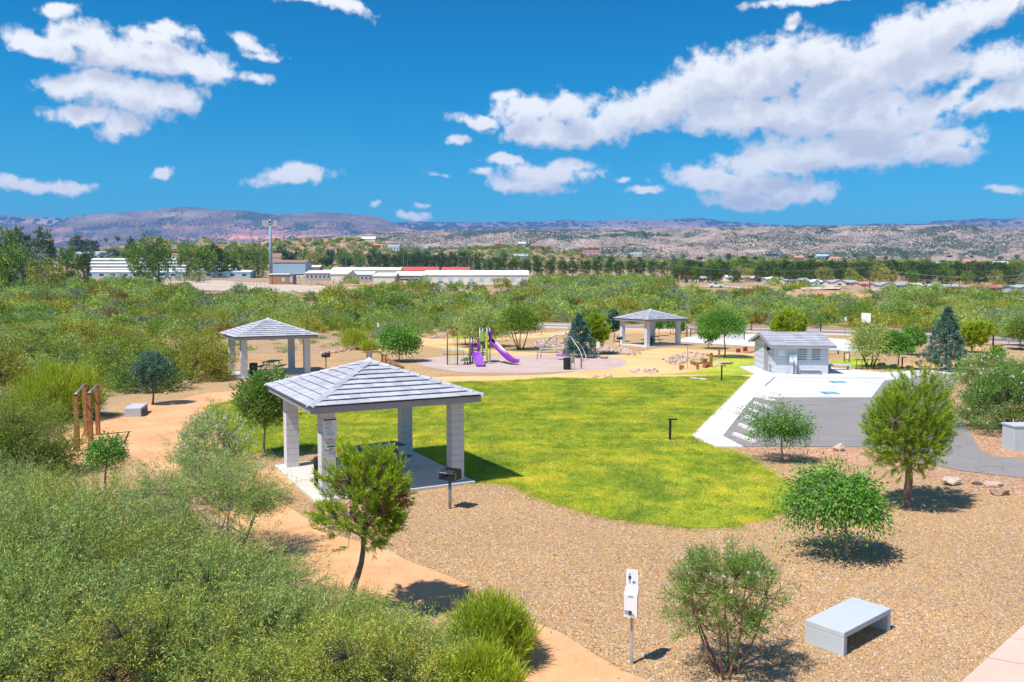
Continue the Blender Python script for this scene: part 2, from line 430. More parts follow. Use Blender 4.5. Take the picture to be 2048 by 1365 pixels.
def concrete_mat(name, c, stain=(.62,.45,.33), amt=.4, joint=None):
    m, nt, b, _ = nodes(name); P = pos(nt)
    r = rampnode(nt, noise_n(nt, P, 1.3, 6, .6), [(.3, var(c, .93)), (.7, var(c, 1.05))])
    s = rampnode(nt, noise_n(nt, P, .33, 4, .6), [(.50, (0, 0, 0)), (.74, (amt, amt, amt))])
    col = mixc(nt, s.outputs[0], r.outputs[0], stain)
    f = rampnode(nt, noise_n(nt, P, 45, 3, .7), [(.3, (.93, .93, .93)), (.7, (1.05, 1.05, 1.05))])
    nt.links.new(mixc(nt, .8, col, f.outputs[0], 'MULTIPLY'), b.inputs['Base Color'])
    b.inputs['Roughness'].default_value = .85
    bump(nt, b, noise_n(nt, P, 30, 4), .12, .004)
    return m
M_walk = concrete_mat('white_concrete', (.66,.635,.605))
M_pad = concrete_mat('pale_concrete_pad', (.66,.66,.67), (.44,.42,.45), .55)
M_slab = concrete_mat('shelter_concrete', (.62,.58,.53), (.5,.42,.34), .25)
M_pink = concrete_mat('pink_concrete', (.70,.475,.385), (.74,.60,.52), .5)
M_bench = concrete_mat('cast_concrete', (.50,.53,.56), (.42,.44,.46), .35)

def asphalt_mat():
    m, nt, b, _ = nodes('worn_asphalt'); P = pos(nt)
    r = rampnode(nt, noise_n(nt, P, .5, 6, .6), [(.3, (.245,.222,.215)), (.55, (.272,.246,.236)), (.75, (.305,.275,.258))])
    f = rampnode(nt, noise_n(nt, P, 70, 3, .8), [(.3, (.82, .82, .82)), (.7, (1.16, 1.16, 1.16))])
    c = mixc(nt, .8, r.outputs[0], f.outputs[0], 'MULTIPLY')
    v = nt.nodes.new('ShaderNodeTexVoronoi'); v.feature = 'DISTANCE_TO_EDGE'; v.inputs['Scale'].default_value = .22
    w = nt.nodes.new('ShaderNodeTexNoise'); w.inputs['Scale'].default_value = 1.5; nt.links.new(P, w.inputs['Vector'])
    ad = nt.nodes.new('ShaderNodeVectorMath'); ad.operation = 'ADD'; nt.links.new(P, ad.inputs[0]); nt.links.new(w.outputs['Color'], ad.inputs[1]); nt.links.new(ad.outputs[0], v.inputs['Vector'])
    k = rampnode(nt, v.outputs['Distance'], [(0, (.6, .6, .6)), (.006, (0, 0, 0))])
    c = mixc(nt, k.outputs[0], c, (.09, .085, .085))
    nt.links.new(c, b.inputs['Base Color']); b.inputs['Roughness'].default_value = .9
    bump(nt, b, noise_n(nt, P, 60, 3), .25, .006)
    return m
M_asph = asphalt_mat()

def lawn_cols(nt, P):
    a = noise_n(nt, P, .42, 6, .62, (1, .75, 1))
    r = rampnode(nt, a, [(.26, (.22,.32,.05)), (.40, (.34,.42,.05)), (.52, (.47,.51,.055)), (.64, (.60,.57,.07)), (.78, (.72,.60,.13))])
    n2 = noise_n(nt, P, 1.9, 5, .7, (1, .6, 1))
    r2 = rampnode(nt, n2, [(.30, (.55, .74, .7)), (.5, (1, 1, 1)), (.72, (1.22, 1.12, 1.0))])
    c = mixc(nt, .85, r.outputs[0], r2.outputs[0], 'MULTIPLY')
    dp = rampnode(nt, noise_n(nt, P, .75, 6, .72), [(.56, (0, 0, 0)), (.70, (.8, .8, .8))])
    c = mixc(nt, dp.outputs[0], c, (.60, .46, .15))
    # curved mowing passes
    w = nt.nodes.new('ShaderNodeTexWave'); w.bands_direction = 'Y'; w.inputs['Scale'].default_value = .21; w.inputs['Distortion'].default_value = 3.5; w.inputs['Detail'].default_value = 2; w.inputs['Detail Scale'].default_value = .6
    nt.links.new(P, w.inputs['Vector'])
    wr = rampnode(nt, w.outputs['Fac'], [(0, (.90, .96, .9)), (1, (1.08, 1.03, 1.0))])
    c = mixc(nt, .8, c, wr.outputs[0], 'MULTIPLY')
    return c, n2
def lawn_mat():
    m, nt, b, _ = nodes('mown_lawn'); P = pos(nt)
    c, n2 = lawn_cols(nt, P)
    f = rampnode(nt, noise_n(nt, P, 26, 4, .8, (1, .7, 1)), [(.28, (.50, .62, .55)), (.5, (1, 1, 1)), (.74, (1.28, 1.22, 1.1))])
    c = mixc(nt, .9, c, f.outputs[0], 'MULTIPLY')
    nt.links.new(c, b.inputs['Base Color']); b.inputs['Roughness'].default_value = .85; b.inputs['Specular IOR Level'].default_value = .2
    bump(nt, b, noise_n(nt, P, 22, 5, .75), .8, .05)
    return m
M_lawn = lawn_mat()
def tuft_mat():
    m, nt, b, out = nodes('grass_blades'); P = pos(nt)
    c, _ = lawn_cols(nt, P)
    g = nt.nodes.new('ShaderNodeNewGeometry')
    f = rampnode(nt, g.outputs['Random Per Island'], [(0, (.95, 1.05, .9)), (1, (1.55, 1.4, 1.2))])
    c = mixc(nt, .9, c, f.outputs[0], 'MULTIPLY')
    nt.links.new(c, b.inputs['Base Color']); b.inputs['Roughness'].default_value = .6
    tr = nt.nodes.new('ShaderNodeBsdfTranslucent'); nt.links.new(c, tr.inputs[0])
    mx = nt.nodes.new('ShaderNodeMixShader'); mx.inputs[0].default_value = .35
    nt.links.new(b.outputs[0], mx.inputs[1]); nt.links.new(tr.outputs[0], mx.inputs[2]); nt.links.new(mx.outputs[0], out.inputs[0])
    return m
M_tuft = tuft_mat()

# ---------------------------------------------------------------- the ground
def grow(lo, hi, n, k):
    t = np.linspace(-1, 1, n); s = np.sinh(t*k)/np.sinh(k)
    return s*hi
xs = np.unique(np.concatenate([grow(-1, 26000, 161, 7.0)]))
ys = np.unique(np.concatenate([np.array([-9000, -3000, -900, -300, -100, -30]), np.linspace(0, 140, 8), np.linspace(144, 420, 70), np.linspace(430, 1600, 60), np.geomspace(1700, 40000, 30)]))
XX, YY = np.meshgrid(xs, ys)
ZZ = terrain(XX, YY)
V = np.stack([XX.ravel(), YY.ravel(), ZZ.ravel()], 1)
nx, ny = len(xs), len(ys)
ii = (np.arange(ny-1)[:, None]*nx+np.arange(nx-1)[None, :]).ravel()
F = np.stack([ii, ii+1, ii+nx+1, ii+nx], 1)
tag(link('ground', npmesh('ground', V, F, M_soil, True)), kind='structure')

def smooth_poly(P, closed=True, step=.6):
    """Catmull-Rom through the points"""
    P = [Vector((p[0], p[1])) for p in P]; n = len(P); out = []
    for i in range(n if closed else n-1):
        p0, p1, p2, p3 = (P[(i-1) % n], P[i], P[(i+1) % n], P[(i+2) % n]) if closed else (P[max(i-1, 0)], P[i], P[i+1], P[min(i+2, n-1)])
        k = max(1, min(24, int((p2-p1).length/step)))
        for j in range(k):
            t = j/k
            out.append(.5*((2*p1)+(p2-p0)*t+(2*p0-5*p1+4*p2-p3)*t*t+(3*p1-p0-3*p2+p3)*t**3))
    if not closed: out.append(P[-1])
    return out
def gpoly(px): return [G(x, y) for x, y in px]
def sheet(name, px, z, mat, smooth=True, jit=0.0, seed=1, kind='structure', thick=0):
    P = gpoly(px) if not isinstance(px[0], Vector) else px
    if smooth: P = smooth_poly(P)
    rng = random.Random(seed)
    if jit: P = [Vector((p.x+rng.uniform(-jit, jit), p.y+rng.uniform(-jit, jit))) for p in P]
    me = bpy.data.meshes.new(name)
    if thick:
        mb = MB(); mb.prism([(p.x, p.y) for p in P], z-thick, z)
        me.from_pydata(mb.v, [], mb.f)
    else:
        me.from_pydata([(p.x, p.y, z) for p in P], [], [tuple(range(len(P)))])
    me.update()
    if not thick and me.polygons[0].normal.z < 0: me.flip_normals()
    me.materials.append(mat)
    o = link(name, me)
    return tag(o, kind=kind), P

PARK = [(-900,1010),(60,985),(120,930),(150,890),(215,820),(300,780),(395,748),(430,715),(640,703),(720,690),(830,676),(1000,664),(1150,658),(1260,651),(1400,656),(1700,663),(2048,676),(2700,700),(3600,1000),(3600,1600),(-1500,1600)]
sheet('gravel_bed', PARK, .004, M_gravel, jit=.12)
sheet('bare_verge', [(-900,1000),(60,985),(300,975),(420,1010),(560,1060),(640,1130),(760,1210),(880,1260),(950,1380),(950,1600),(-1500,1600)], .008, M_soil, smooth=False)
# decomposed granite path that loops past the near shelter
_, PATH = sheet('path', [(1560,1500),(1297,1365),(1241,1338),(1180,1306),(1120,1265),(1052,1241),(977,1193),(919,1162),(841,1132),(752,1091),(690,1077),(629,1046),(566,1010),(548,985),(600,960),(575,942),(540,940),(480,935),(420,925),(388,895),(381,865),(392,838),(425,816),(470,802),(545,788),(650,777),(760,773),(850,770),(862,757),(780,760),(700,764),(560,770),(475,782),(410,788),(352,801),(293,808),(240,828),(190,850),(100,880),(90,930),(160,935),(230,905),(290,925),(330,960),(400,1000),(470,1060),(560,1116),(640,1168),(755,1190),(900,1225),(950,1270),(1005,1340),(1060,1420),(1150,1520)], .012, M_path, jit=.04)
sheet('plaza_path', [(850,770.5),(899,766.5),(1033,762.5),(1101,757),(1180,758.5),(1217,758.5),(1265,756),(1351,755.5),(1506,756),(1509,749.5),(1312,749.5),(1363,747),(1400,741),(1431,734),(1420,726),(1378,722),(1424,717),(1527,718),(1530,709),(1460,705),(1400,700),(1340,697),(1290,702),(1255,712),(1225,725),(1180,738),(1106,749),(990,753),(862,756)], .016, M_plaza, jit=.03)
sheet('back_path', [(826,678),(900,678),(1000,672),(1060,667),(1110,665),(1200,655),(1250,653),(1250,657),(1170,666),(1106,674),(1000,681),(900,687),(920,695),(1000,702),(1100,707),(1250,711),(1250,717),(1080,713),(990,709),(900,699),(826,688)], .012, M_plaza, jit=.03)
sheet('right_path', [(1690,742),(1760,733),(1830,726),(1900,718),(1930,700),(2000,690),(2100,690),(2100,700),(2010,702),(1960,722),(1890,734),(1800,741)], .012, M_path, jit=.03)
sheet('verge_strip', [(1240,668),(1400,664),(1560,667),(1700,672),(1860,682),(2100,698),(2100,690),(1860,675),(1700,667),(1560,662),(1400,659),(1240,661)], .012, M_path, jit=.03)
_, LAWN = sheet('lawn', [(425,816),(470,803),(545,789),(650,778),(760,774),(850,771),(899,767),(1033,763),(1101,758),(1175,759.5),(1217,759.5),(1265,757),(1351,756.5),(1498,757),(1440,814),(1384,873),(1428,896),(1498,922),(1540,948),(1592,985),(1585,1008),(1540,1035),(1450,1056),(1380,1058),(1280,1046),(1180,1028),(1120,1011),(1060,988),(1033,973),(985,966),(940,967),(880,940),(830,905),(781,907),(683,900),(636,900),(541,904),(484,906),(462,882),(440,840)], .020, M_lawn, jit=.06)
_, LAWN2 = sheet('lawn', [(1312,749.5),(1363,747),(1400,741),(1431,734),(1449,729),(1466,726),(1420,724),(1378,722.5),(1424,717.5),(1527,718.5),(1527,731),(1478,734.5),(1508,749.5),(1400,750)], .022, M_lawn, jit=.03)
sheet('lawn', [(1668,722),(1720,718),(1800,738),(1790,742),(1720,737),(1668,730)], .018, M_lawn, jit=.03)
sheet('sand_pit', [(1262,748),(1300,750),(1363,747),(1400,741),(1440,730),(1466,726),(1420,723),(1378,723),(1330,730),(1285,738)], .020, M_plaza, jit=.03)
sheet('play_surface', [(834,722),(870,715),(950,711),(1030,711),(1100,710),(1180,712),(1240,717),(1252,727),(1232,737),(1180,742),(1100,746),(1000,748),(930,746),(870,738),(838,730)], .020, M_playpad, jit=.02)
# concrete walks, parking pad and lot
sheet('walkway', [(1383,873),(1500,756),(1509,749.5),(1478,734.5),(1527,731),(1660,736),(1768,746),(1841,741),(1895,740),(1950,744),(2010,735),(2120,738),(2120,743),(2010,741),(1955,752),(1893,748),(1830,754),(1765,759),(1547,757),(1528,773),(1512,790),(1446,873.5),(1487,895),(1428,895)], .035, M_walk, smooth=False, thick=.2)
sheet('parking_pad', [(1547,757),(1765,759),(1830,754),(1830,756),(1769,762),(1743,796),(1505,796),(1528,773)], .024, M_pad, smooth=False)
sheet('parking_lot', [(1446,873.5),(1505,796),(1743,796),(1769,762),(1830,754.5),(1893,748.5),(1945,752),(1915,762),(1895,785),(1899,807),(1928,845),(1952,886),(1961,901),(1984,913),(2048,920),(2400,945),(2400,1010),(2048,958),(1917,942),(1829,922),(1735,895),(1509,894),(1487,895)], .020, M_asph, smooth=False)
sheet('red_gravel_bed', [(1487,897),(1735,897),(1829,925),(1917,944),(2048,960),(2300,990),(2100,1000),(1900,965),(1750,935),(1600,915),(1500,905)], .008, M_mulch, jit=.1)
sheet('red_gravel_bed', [(1915,765),(1895,785),(1901,807),(1930,845),(1954,886),(1963,901),(1986,913),(2048,918),(2400,940),(2400,770),(1980,758)], .008, M_mulch, jit=.05)
sheet('ball_court', [(1346,684),(1395,668),(1530,669),(1690,679),(1750,706),(1527,695)], .024, M_walk, smooth=False)
sheet('pink_pavement', [(2150,1160),(2048,1255),(1928,1365),(1790,1500),(2400,1500)], .05, M_pink, smooth=False, thick=.1)
# the joint lines of the pink pavement and of the walk are sawn grooves: thin dark strips
M_line = paint('worn_white_line', (.74,.73,.70), .8, wear=.15, scale=14)
M_groove = paint('dark_joint', (.16,.14,.13), .9)
def strips(name, segs, w, z, mat, t=0):
    mb = MB()
    for a, b in segs:
        a, b = G(*a), G(*b); d = (b-a).normalized(); n = Vector((-d.y, d.x, 0))*w/2
        mb.add([(a-n)+Vector((0,0,z)), (b-n)+Vector((0,0,z)), (b+n)+Vector((0,0,z)), (a+n)+Vector((0,0,z))], [(0,1,2,3)])
    return tag(mb.build(name, mat), kind='structure')
STALLS = [((1449,873.5),(1735,872)), ((1462,853.5),(1738,852.5)), ((1475,837),(1741,836.5)), ((1486,822.5),(1742,822)), ((1496,809),(1742,809))]
strips('stall_line', STALLS, .055, .028, paint('faded_stall_line', (.46,.44,.42), .8, wear=.25, scale=9))
strips('walk_joint', [((1462,792),(1505,793)),((1430,825),(1482,826)),((1405,850),(1462,851)),((1497,764),(1533,768)),((1400,883),(1455,878))], .02, .039, paint('shallow_joint', (.55,.52,.50)))
strips('pavement_joint', [((1975,1322),(2100,1345)),((2020,1281),(2120,1300))], .012, .054, paint('pink_joint', (.45,.30,.25)))

# road beyond the park
def road(name, cpx, w, mat, z=.05, Tf=T, kerb=None):
    C = smooth_poly([Tf(*p) for p in cpx], False, 6.0)
    L, R = [], []
    for i, p in enumerate(C):
        d = (C[min(i+1, len(C)-1)]-C[max(i-1, 0)]).normalized(); n = Vector((-d.y, d.x))*w/2
        L.append(p+n); R.append(p-n)
    hz = lambda q: float(terrain(q.x, q.y))+z
    mb = MB()
    for a, b, c, d in zip(L, L[1:], R[1:], R): mb.add([(q.x, q.y, hz(q)) for q in (a, d, c, b)], [(0,1,2,3)])
    tag(mb.build(name, mat), kind='structure')
    if kerb:
        for S, sg in ((L, 1), (R, -1)):
            kb = MB()
            for a, b in zip(S, S[1:]):
                d = (b-a).normalized(); n = Vector((-d.y, d.x))*sg
                q = [a, b, b+n*kerb, a+n*kerb]
                lo = [(p.x, p.y, hz(p)-z-.1) for p in q]; hi = [(p.x, p.y, hz(p)+.12) for p in q]
                kb.add(lo+hi, [(4,5,6,7),(0,1,5,4),(2,3,7,6)] if sg > 0 else [(7,6,5,4),(4,5,1,0),(6,7,3,2)])
            tag(kb.build('kerb', M_walk), kind='structure')
road('road', [(470,621),(600,628),(760,636),(880,642),(1060,652),(1250,657),(1400,660),(1560,663),(1700,668),(1860,674),(2048,685),(2500,712)], 6.2, M_asph, .06, kerb=.5)
road('road', [(1640,574),(1780,578),(1900,587),(2000,594),(2090,601),(2300,620)], 9, M_lot, .15)
road('road', [(880,568),(1000,571),(1150,571),(1300,574),(1500,577),(1640,578)], 8, M_lot, .15)
def draped(name, px, mat, z):
    C = [T(*p) for p in px]
    bpyv = smooth_poly(C, True, 3)
    import mathutils.geometry as mg
    from mathutils import Vector as VV
    xs_ = [p.x for p in bpyv]; ys_ = [p.y for p in bpyv]
    # grid cells whose centre falls inside
    step = 2.5; mb = MB(); n = len(bpyv)
    gx = np.arange(min(xs_), max(xs_), step); gy = np.arange(min(ys_), max(ys_), step)
    CX, CY = np.meshgrid(gx+step/2, gy+step/2); ins = np.zeros(CX.shape, bool)
    for i in range(n):
        a, b = bpyv[i], bpyv[(i+1) % n]
        if a.y == b.y: continue
        c = ((a.y > CY) != (b.y > CY)) & (CX < (b.x-a.x)*(CY-a.y)/(b.y-a.y)+a.x)
        ins ^= c
    for j, i in zip(*np.nonzero(ins)):
        q = [(gx[i], gy[j]), (gx[i]+step, gy[j]), (gx[i]+step, gy[j]+step), (gx[i], gy[j]+step)]
        mb.add([(x, y, float(terrain(x, y))+z) for x, y in q], [(0,1,2,3)])
    return tag(mb.build(name, mat), kind='structure')
draped('dirt_yard', [(300,566),(420,561),(520,566),(600,571),(690,574),(720,577),(700,584),(560,588),(420,582),(300,572)], M_lot, .12)
M_redsoil = soil_mat('red_dirt', (.46,.24,.13), (.55,.31,.18), (.60,.38,.25), .2, .3, 10)
draped('dirt_bank', [(690,584),(800,586),(900,588),(1000,592),(1020,597),(960,598),(860,592),(700,590)], M_redsoil, .12)
draped('dirt_bank', [(1585,592),(1650,588),(1720,592),(1770,600),(1760,606),(1700,604),(1600,602)], M_redsoil, .16)
draped('dirt_bank', [(640,566),(700,566),(760,570),(700,573),(650,572)], M_redsoil, .2)

# ---------------------------------------------------------------- hills
def rock_mat(name, soil, soil2, scrub, sscale, cover, strata=None, sstep=None, bmp=0.5, stretch=(1,1,1), band=False):
    m, nt, b, _ = nodes(name); P = pos(nt)
    r = rampnode(nt, noise_n(nt, P, sscale*.07, 7, .66), [(.38, soil), (.62, soil2)])
    c = r.outputs[0]
    if strata:
        sp = nt.nodes.new('ShaderNodeSeparateXYZ'); nt.links.new(P, sp.inputs[0])
        dn = nt.nodes.new('ShaderNodeTexNoise'); dn.inputs['Scale'].default_value = .0012; dn.inputs['Detail'].default_value = 6; nt.links.new(P, dn.inputs['Vector'])
        ma = nt.nodes.new('ShaderNodeMath'); ma.operation = 'MULTIPLY_ADD'; nt.links.new(dn.outputs['Fac'], ma.inputs[0]); ma.inputs[1].default_value = sstep[2]; nt.links.new(sp.outputs[2], ma.inputs[2])
        mr = nt.nodes.new('ShaderNodeMapRange'); nt.links.new(ma.outputs[0], mr.inputs[0]); mr.inputs[1].default_value = sstep[0]; mr.inputs[2].default_value = sstep[1]
        st = rampnode(nt, mr.outputs[0], strata)
        pm = rampnode(nt, noise_n(nt, P, .0011, 7, .62, (.7, .7, 2.4)), [(.44, (0, 0, 0)), (.60, (1, 1, 1))])
        c = mixc(nt, pm.outputs[0], c, st.outputs[0])
    v = nt.nodes.new('ShaderNodeTexVoronoi'); v.inputs['Scale'].default_value = sscale; nt.links.new(P, v.inputs['Vector'])
    n = noise_n(nt, P, sscale*.03, 8, .68, (.30, 1, 1)) if band else noise_n(nt, P, sscale*.05, 7, .68)
    th = nt.nodes.new('ShaderNodeMath'); th.operation = 'MULTIPLY_ADD'; nt.links.new(n, th.inputs[0]); th.inputs[1].default_value = 2.6; th.inputs[2].default_value = cover-1.3
    ls = nt.nodes.new('ShaderNodeMath'); ls.operation = 'SUBTRACT'; nt.links.new(th.outputs[0], ls.inputs[0]); nt.links.new(v.outputs['Distance'], ls.inputs[1])
    k = rampnode(nt, ls.outputs[0], [(0, (0, 0, 0)), (.08, (1, 1, 1))])
    c = mixc(nt, k.outputs[0], c, scrub)
    nt.links.new(c, b.inputs['Base Color']); b.inputs['Roughness'].default_value = 1; b.inputs['Specular IOR Level'].default_value = .0
    if bmp: bump(nt, b, noise_n(nt, P, sscale*.25, 5, .7), bmp, 1/sscale*3)
    return m

def ridge(name, prof, Y0, Y1, pbase, mat, nu=500, nt_=60, gully=.0, gsc=1.0, p=1.0, lumps=0.0, seed=0, terr=0, gt=3):
    xs_ = np.linspace(prof[0][0], prof[-1][0], nu)
    pt = np.interp(xs_, [a for a, _ in prof], [b for _, b in prof])
    pt = pt+ (fbm(xs_*.05+seed, xs_*0+seed, 4)-.5)*1.2
    u = (xs_-1024)/FP
    t = np.linspace(0, 1, nt_)
    U, Tt = np.meshgrid(u, t); PT = np.meshgrid(pt, t)[0]
    Yd = Y0+(Y1-Y0)*Tt
    c, s = math.cos(PITCH), math.sin(PITCH)
    def zof(py, Y):
        vv = (682.5-py)/FP
        return CAMH+(vv*c-s)/(c+vv*s)*Y
    zt = zof(PT, Y1); zb = zof(pbase, Y0)
    h = np.clip(zt-zb, 0, None)
    if terr:                                            # benches and cliffs
        q = Tt*terr; k = np.floor(q); fr = q-k
        sh = (k+np.clip((fr-.55)/.45, 0, 1)**.8)/terr*.75+Tt*.25
    else: sh = Tt**p
    env = np.sin(math.pi*np.clip(Tt, 0, 1))**.7
    g = fbm(U*60*gsc+seed+fbm(U*20, Tt*5, 3)*1.5, Tt*gt+seed, 5, .55)
    g = np.abs(g-.5)*2
    l = fbm(U*14*gsc+seed*3, Tt*(6+gt)+seed, 5, .6)-.5
    Z = zb+h*sh-h*gully*g*env+h*lumps*l*env*2
    # never rise above the crest line as seen from the valley
    Yg = Yd
    lim = CAMH+(zt-CAMH)/Y1*Yd
    Z = np.where(Tt < 1, np.minimum(Z, lim-(1-Tt)*2), Z)
    # the far side
    back = np.linspace(1, 1.6, 8)[1:]
    Ub, Tb = np.meshgrid(u, back); Yb = Y0+(Y1-Y0)*Tb; Zb = zt[:1]-(Tb-1)/.6*(h[:1]+20)
    X = np.concatenate([U*Yd, Ub*Yb]); Y = np.concatenate([Yd, Yb]); Z = np.concatenate([Z, Zb])
    V = np.stack([X.ravel(), Y.ravel(), Z.ravel()], 1); n = nt_+7
    ii = (np.arange(n-1)[:, None]*nu+np.arange(nu-1)[None, :]).ravel()
    F = np.stack([ii, ii+1, ii+nu+1, ii+nu], 1)
    o = tag(link(name, npmesh(name, V, F, mat, True)), kind='structure')
    return X, Y, Z
M_far = rock_mat('red_cliff_rock', (.18,.15,.16), (.40,.25,.22), (.07,.08,.10), .012, .50, [(0, (.22,.19,.20)), (.25, (.85,.42,.34)), (.45, (.34,.26,.26)), (.65, (.95,.62,.50)), (.85, (.26,.24,.26)), (1, (.12,.14,.16))], (250, 1000, 110), .12)
M_mesa = rock_mat('mesa_rock', (.14,.13,.13), (.32,.20,.17), (.06,.085,.07), .045, .42, [(0, (.50,.38,.34)), (.22, (.80,.30,.22)), (.30, (.36,.24,.23)), (.42, (.90,.38,.26)), (.48, (.32,.22,.22)), (.60, (.80,.36,.26)), (.68, (.22,.19,.19)), (.85, (.42,.36,.30)), (1, (.12,.14,.13))], (250, 900, 110), .12)
M_plat = rock_mat('plateau_ground', (.27,.21,.18), (.52,.38,.31), (.055,.08,.04), .17, .54, bmp=.35, band=True)
M_foot = rock_mat('foothill_ground', (.36,.25,.17), (.48,.30,.20), (.10,.12,.05), .22, .46, bmp=.6)
ridge('far_mountains', [(560,440),(640,436),(700,440),(790,446),(830,443.5),(860,444.5),(960,445.5),(1000,444),(1100,444),(1120,441),(1135,439),(1150,443),(1220,441.5),(1260,439),(1330,440.5),(1362,437),(1400,437),(1425,440),(1440,443),(1500,446),(1540,449.5),(1600,451),(1700,451),(1750,447.5),(1840,448.5),(1860,443),(1900,441),(1960,437),(2000,439),(2048,436),(2200,434),(2600,438)], 10200, 11200, 474, M_far, 700, 50, .25, 1.6, .7, .05, 3, terr=3)
ridge('far_mesa', [(-700,428),(-300,430),(0,431),(60,433),(120,436),(150,440),(230,450)], 9300, 10000, 470, M_far, 300, 40, .2, 1.4, .7, .04, 5, terr=2)
ridge('mesa', [(-700,452),(-200,446),(0,444),(60,447),(110,450),(128,440),(150,433),(200,428.5),(260,425),(330,418),(360,414.5),(385,414),(410,416),(430,419),(480,420.5),(520,425),(560,428.5),(600,427),(640,425.5),(690,427),(720,431),(755,433.5),(775,441),(795,450),(830,461),(870,466)], 6800, 8800, 500, M_mesa, 700, 80, .13, .7, .85, .02, 9, terr=4)
ridge('plateau', [(-700,500),(200,494),(500,484),(600,476),(700,470),(760,463),(900,461),(1000,460),(1100,459),(1200,457),(1330,456),(1420,454.5),(1600,453),(1700,451.5),(1800,452),(1880,449.5),(1930,450),(1990,454),(2048,455),(2300,455),(2700,452)], 1800, 5200, 536, M_plat, 1100, 220, .07, .8, .9, .20, 12, gt=16)
FOOT = ridge('foothills', [(150,505),(235,494),(280,484),(312,472),(330,476),(350,483),(385,489),(412,476),(440,485),(500,489),(530,484),(548,477),(600,480),(650,479),(700,476),(745,479),(790,492),(850,507),(900,517),(1000,530)], 900, 1200, 545, M_foot, 420, 50, .30, 1.0, .9, .12, 21)
FOOT2 = ridge('foothills', [(830,522),(870,505),(905,499),(960,494),(1000,490.5),(1040,492),(1085,493),(1120,504),(1180,512),(1260,517),(1340,521),(1420,522),(1470,516),(1560,518),(1650,519),(1750,522),(1900,524),(2200,526)], 820, 1060, 552, M_foot, 420, 50, .28, 1.0, .9, .12, 33)

# ---------------------------------------------------------------- air
def haze(density):
    m = bpy.data.materials.new('haze_air'); m.use_nodes = True; nt = m.node_tree; nt.nodes.clear()
    out = nt.nodes.new('ShaderNodeOutputMaterial'); v = nt.nodes.new('ShaderNodeVolumePrincipled')
    v.inputs['Color'].default_value = (.13, .43, 1.0, 1); v.inputs['Density'].default_value = density; v.inputs['Anisotropy'].default_value = 0.0
    nt.links.new(v.outputs[0], out.inputs['Volume'])
    mb = MB(); mb.box((0, 7500, 510), (36000, 16000, 1030))
    return tag(mb.build('haze', m), label='thin blue haze of summer air over the whole valley', kind='stuff')
haze(1.0/13500)
# ---------------------------------------------------------------- leaves and wood
L_MESQ = leafmat('mesquite_leaf', [(.13,.20,.05), (.26,.38,.09), (.38,.52,.14), (.50,.63,.19), (.58,.58,.14)], .33)
L_MESQ_DK = leafmat('scrub_oak_leaf', [(.10,.18,.035), (.18,.29,.05), (.28,.40,.065), (.38,.46,.08)], .35)
L_GREY = leafmat('grey_sage_leaf', [(.19,.25,.13), (.28,.34,.19), (.38,.43,.25)], .25)
L_OLIVE = leafmat('olive_gold_leaf', [(.19,.24,.04), (.30,.34,.05), (.42,.43,.06), (.52,.44,.07)], .32)
L_BROWN = leafmat('rusty_leaf', [(.16,.15,.04), (.28,.20,.05), (.36,.22,.05), (.22,.24,.06)], .25)
L_LIME = leafmat('lime_broom_stem', [(.22,.32,.02), (.34,.46,.03), (.46,.55,.04), (.50,.50,.06)], .35, .12)
L_PINE = leafmat('pine_needle', [(.12,.22,.02), (.25,.38,.02), (.39,.52,.025), (.50,.62,.03)], .3, .12)
L_DRY = leafmat('dry_needle', [(.30,.17,.06), (.42,.25,.09)], .2, .1)
L_ELM = leafmat('elm_leaf', [(.05,.16,.025), (.10,.27,.035), (.16,.38,.045), (.26,.46,.06)], .3, .12)
L_BLUE = leafmat('blue_cypress_spray', [(.05,.13,.095), (.09,.19,.14), (.14,.26,.19), (.19,.31,.22)], .15, .12)
L_TOWN = leafmat('dark_pine_foliage', [(.035,.075,.018), (.06,.12,.025), (.095,.17,.03), (.14,.21,.035)], .15, .2)
L_TOWN2 = leafmat('green_elm_foliage', [(.07,.15,.02), (.13,.25,.03), (.21,.35,.04), (.32,.43,.05)], .28, .2)
L_WILLOW = leafmat('desert_willow_leaf', [(.08,.17,.03), (.15,.28,.04), (.23,.38,.06), (.33,.44,.10)], .3, .1)
L_OLEA = leafmat('willow_shrub_leaf', [(.18,.28,.07), (.32,.46,.12), (.46,.59,.18), (.58,.64,.22)], .34, .12)
L_FLOW = leafmat('pale_pink_petal', [(.72,.52,.62), (.80,.66,.74), (.85,.80,.82)], .3, .05)
L_GRASS = leafmat('dry_grass', [(.42,.34,.14), (.55,.46,.20), (.36,.34,.12)], .3, .2)
def barkm(name, a, b):
    m, nt, bs, _ = nodes(name); P = pos(nt)
    r = rampnode(nt, noise_n(nt, P, 9, 5, .7, (1, 1, .35)), [(.3, a), (.7, b)])
    nt.links.new(r.outputs[0], bs.inputs['Base Color']); bs.inputs['Roughness'].default_value = .9
    bump(nt, bs, noise_n(nt, P, 30, 4, .7, (1, 1, .3)), .8, .02); return m
B_PINE = barkm('pine_bark', (.17,.11,.08), (.34,.24,.18))
B_GREY = barkm('grey_bark', (.22,.185,.15), (.40,.35,.29))
B_DARK = barkm('dark_bark', (.07,.05,.04), (.16,.12,.09))
B_RED = barkm('reddish_stem', (.16,.08,.06), (.30,.17,.12))

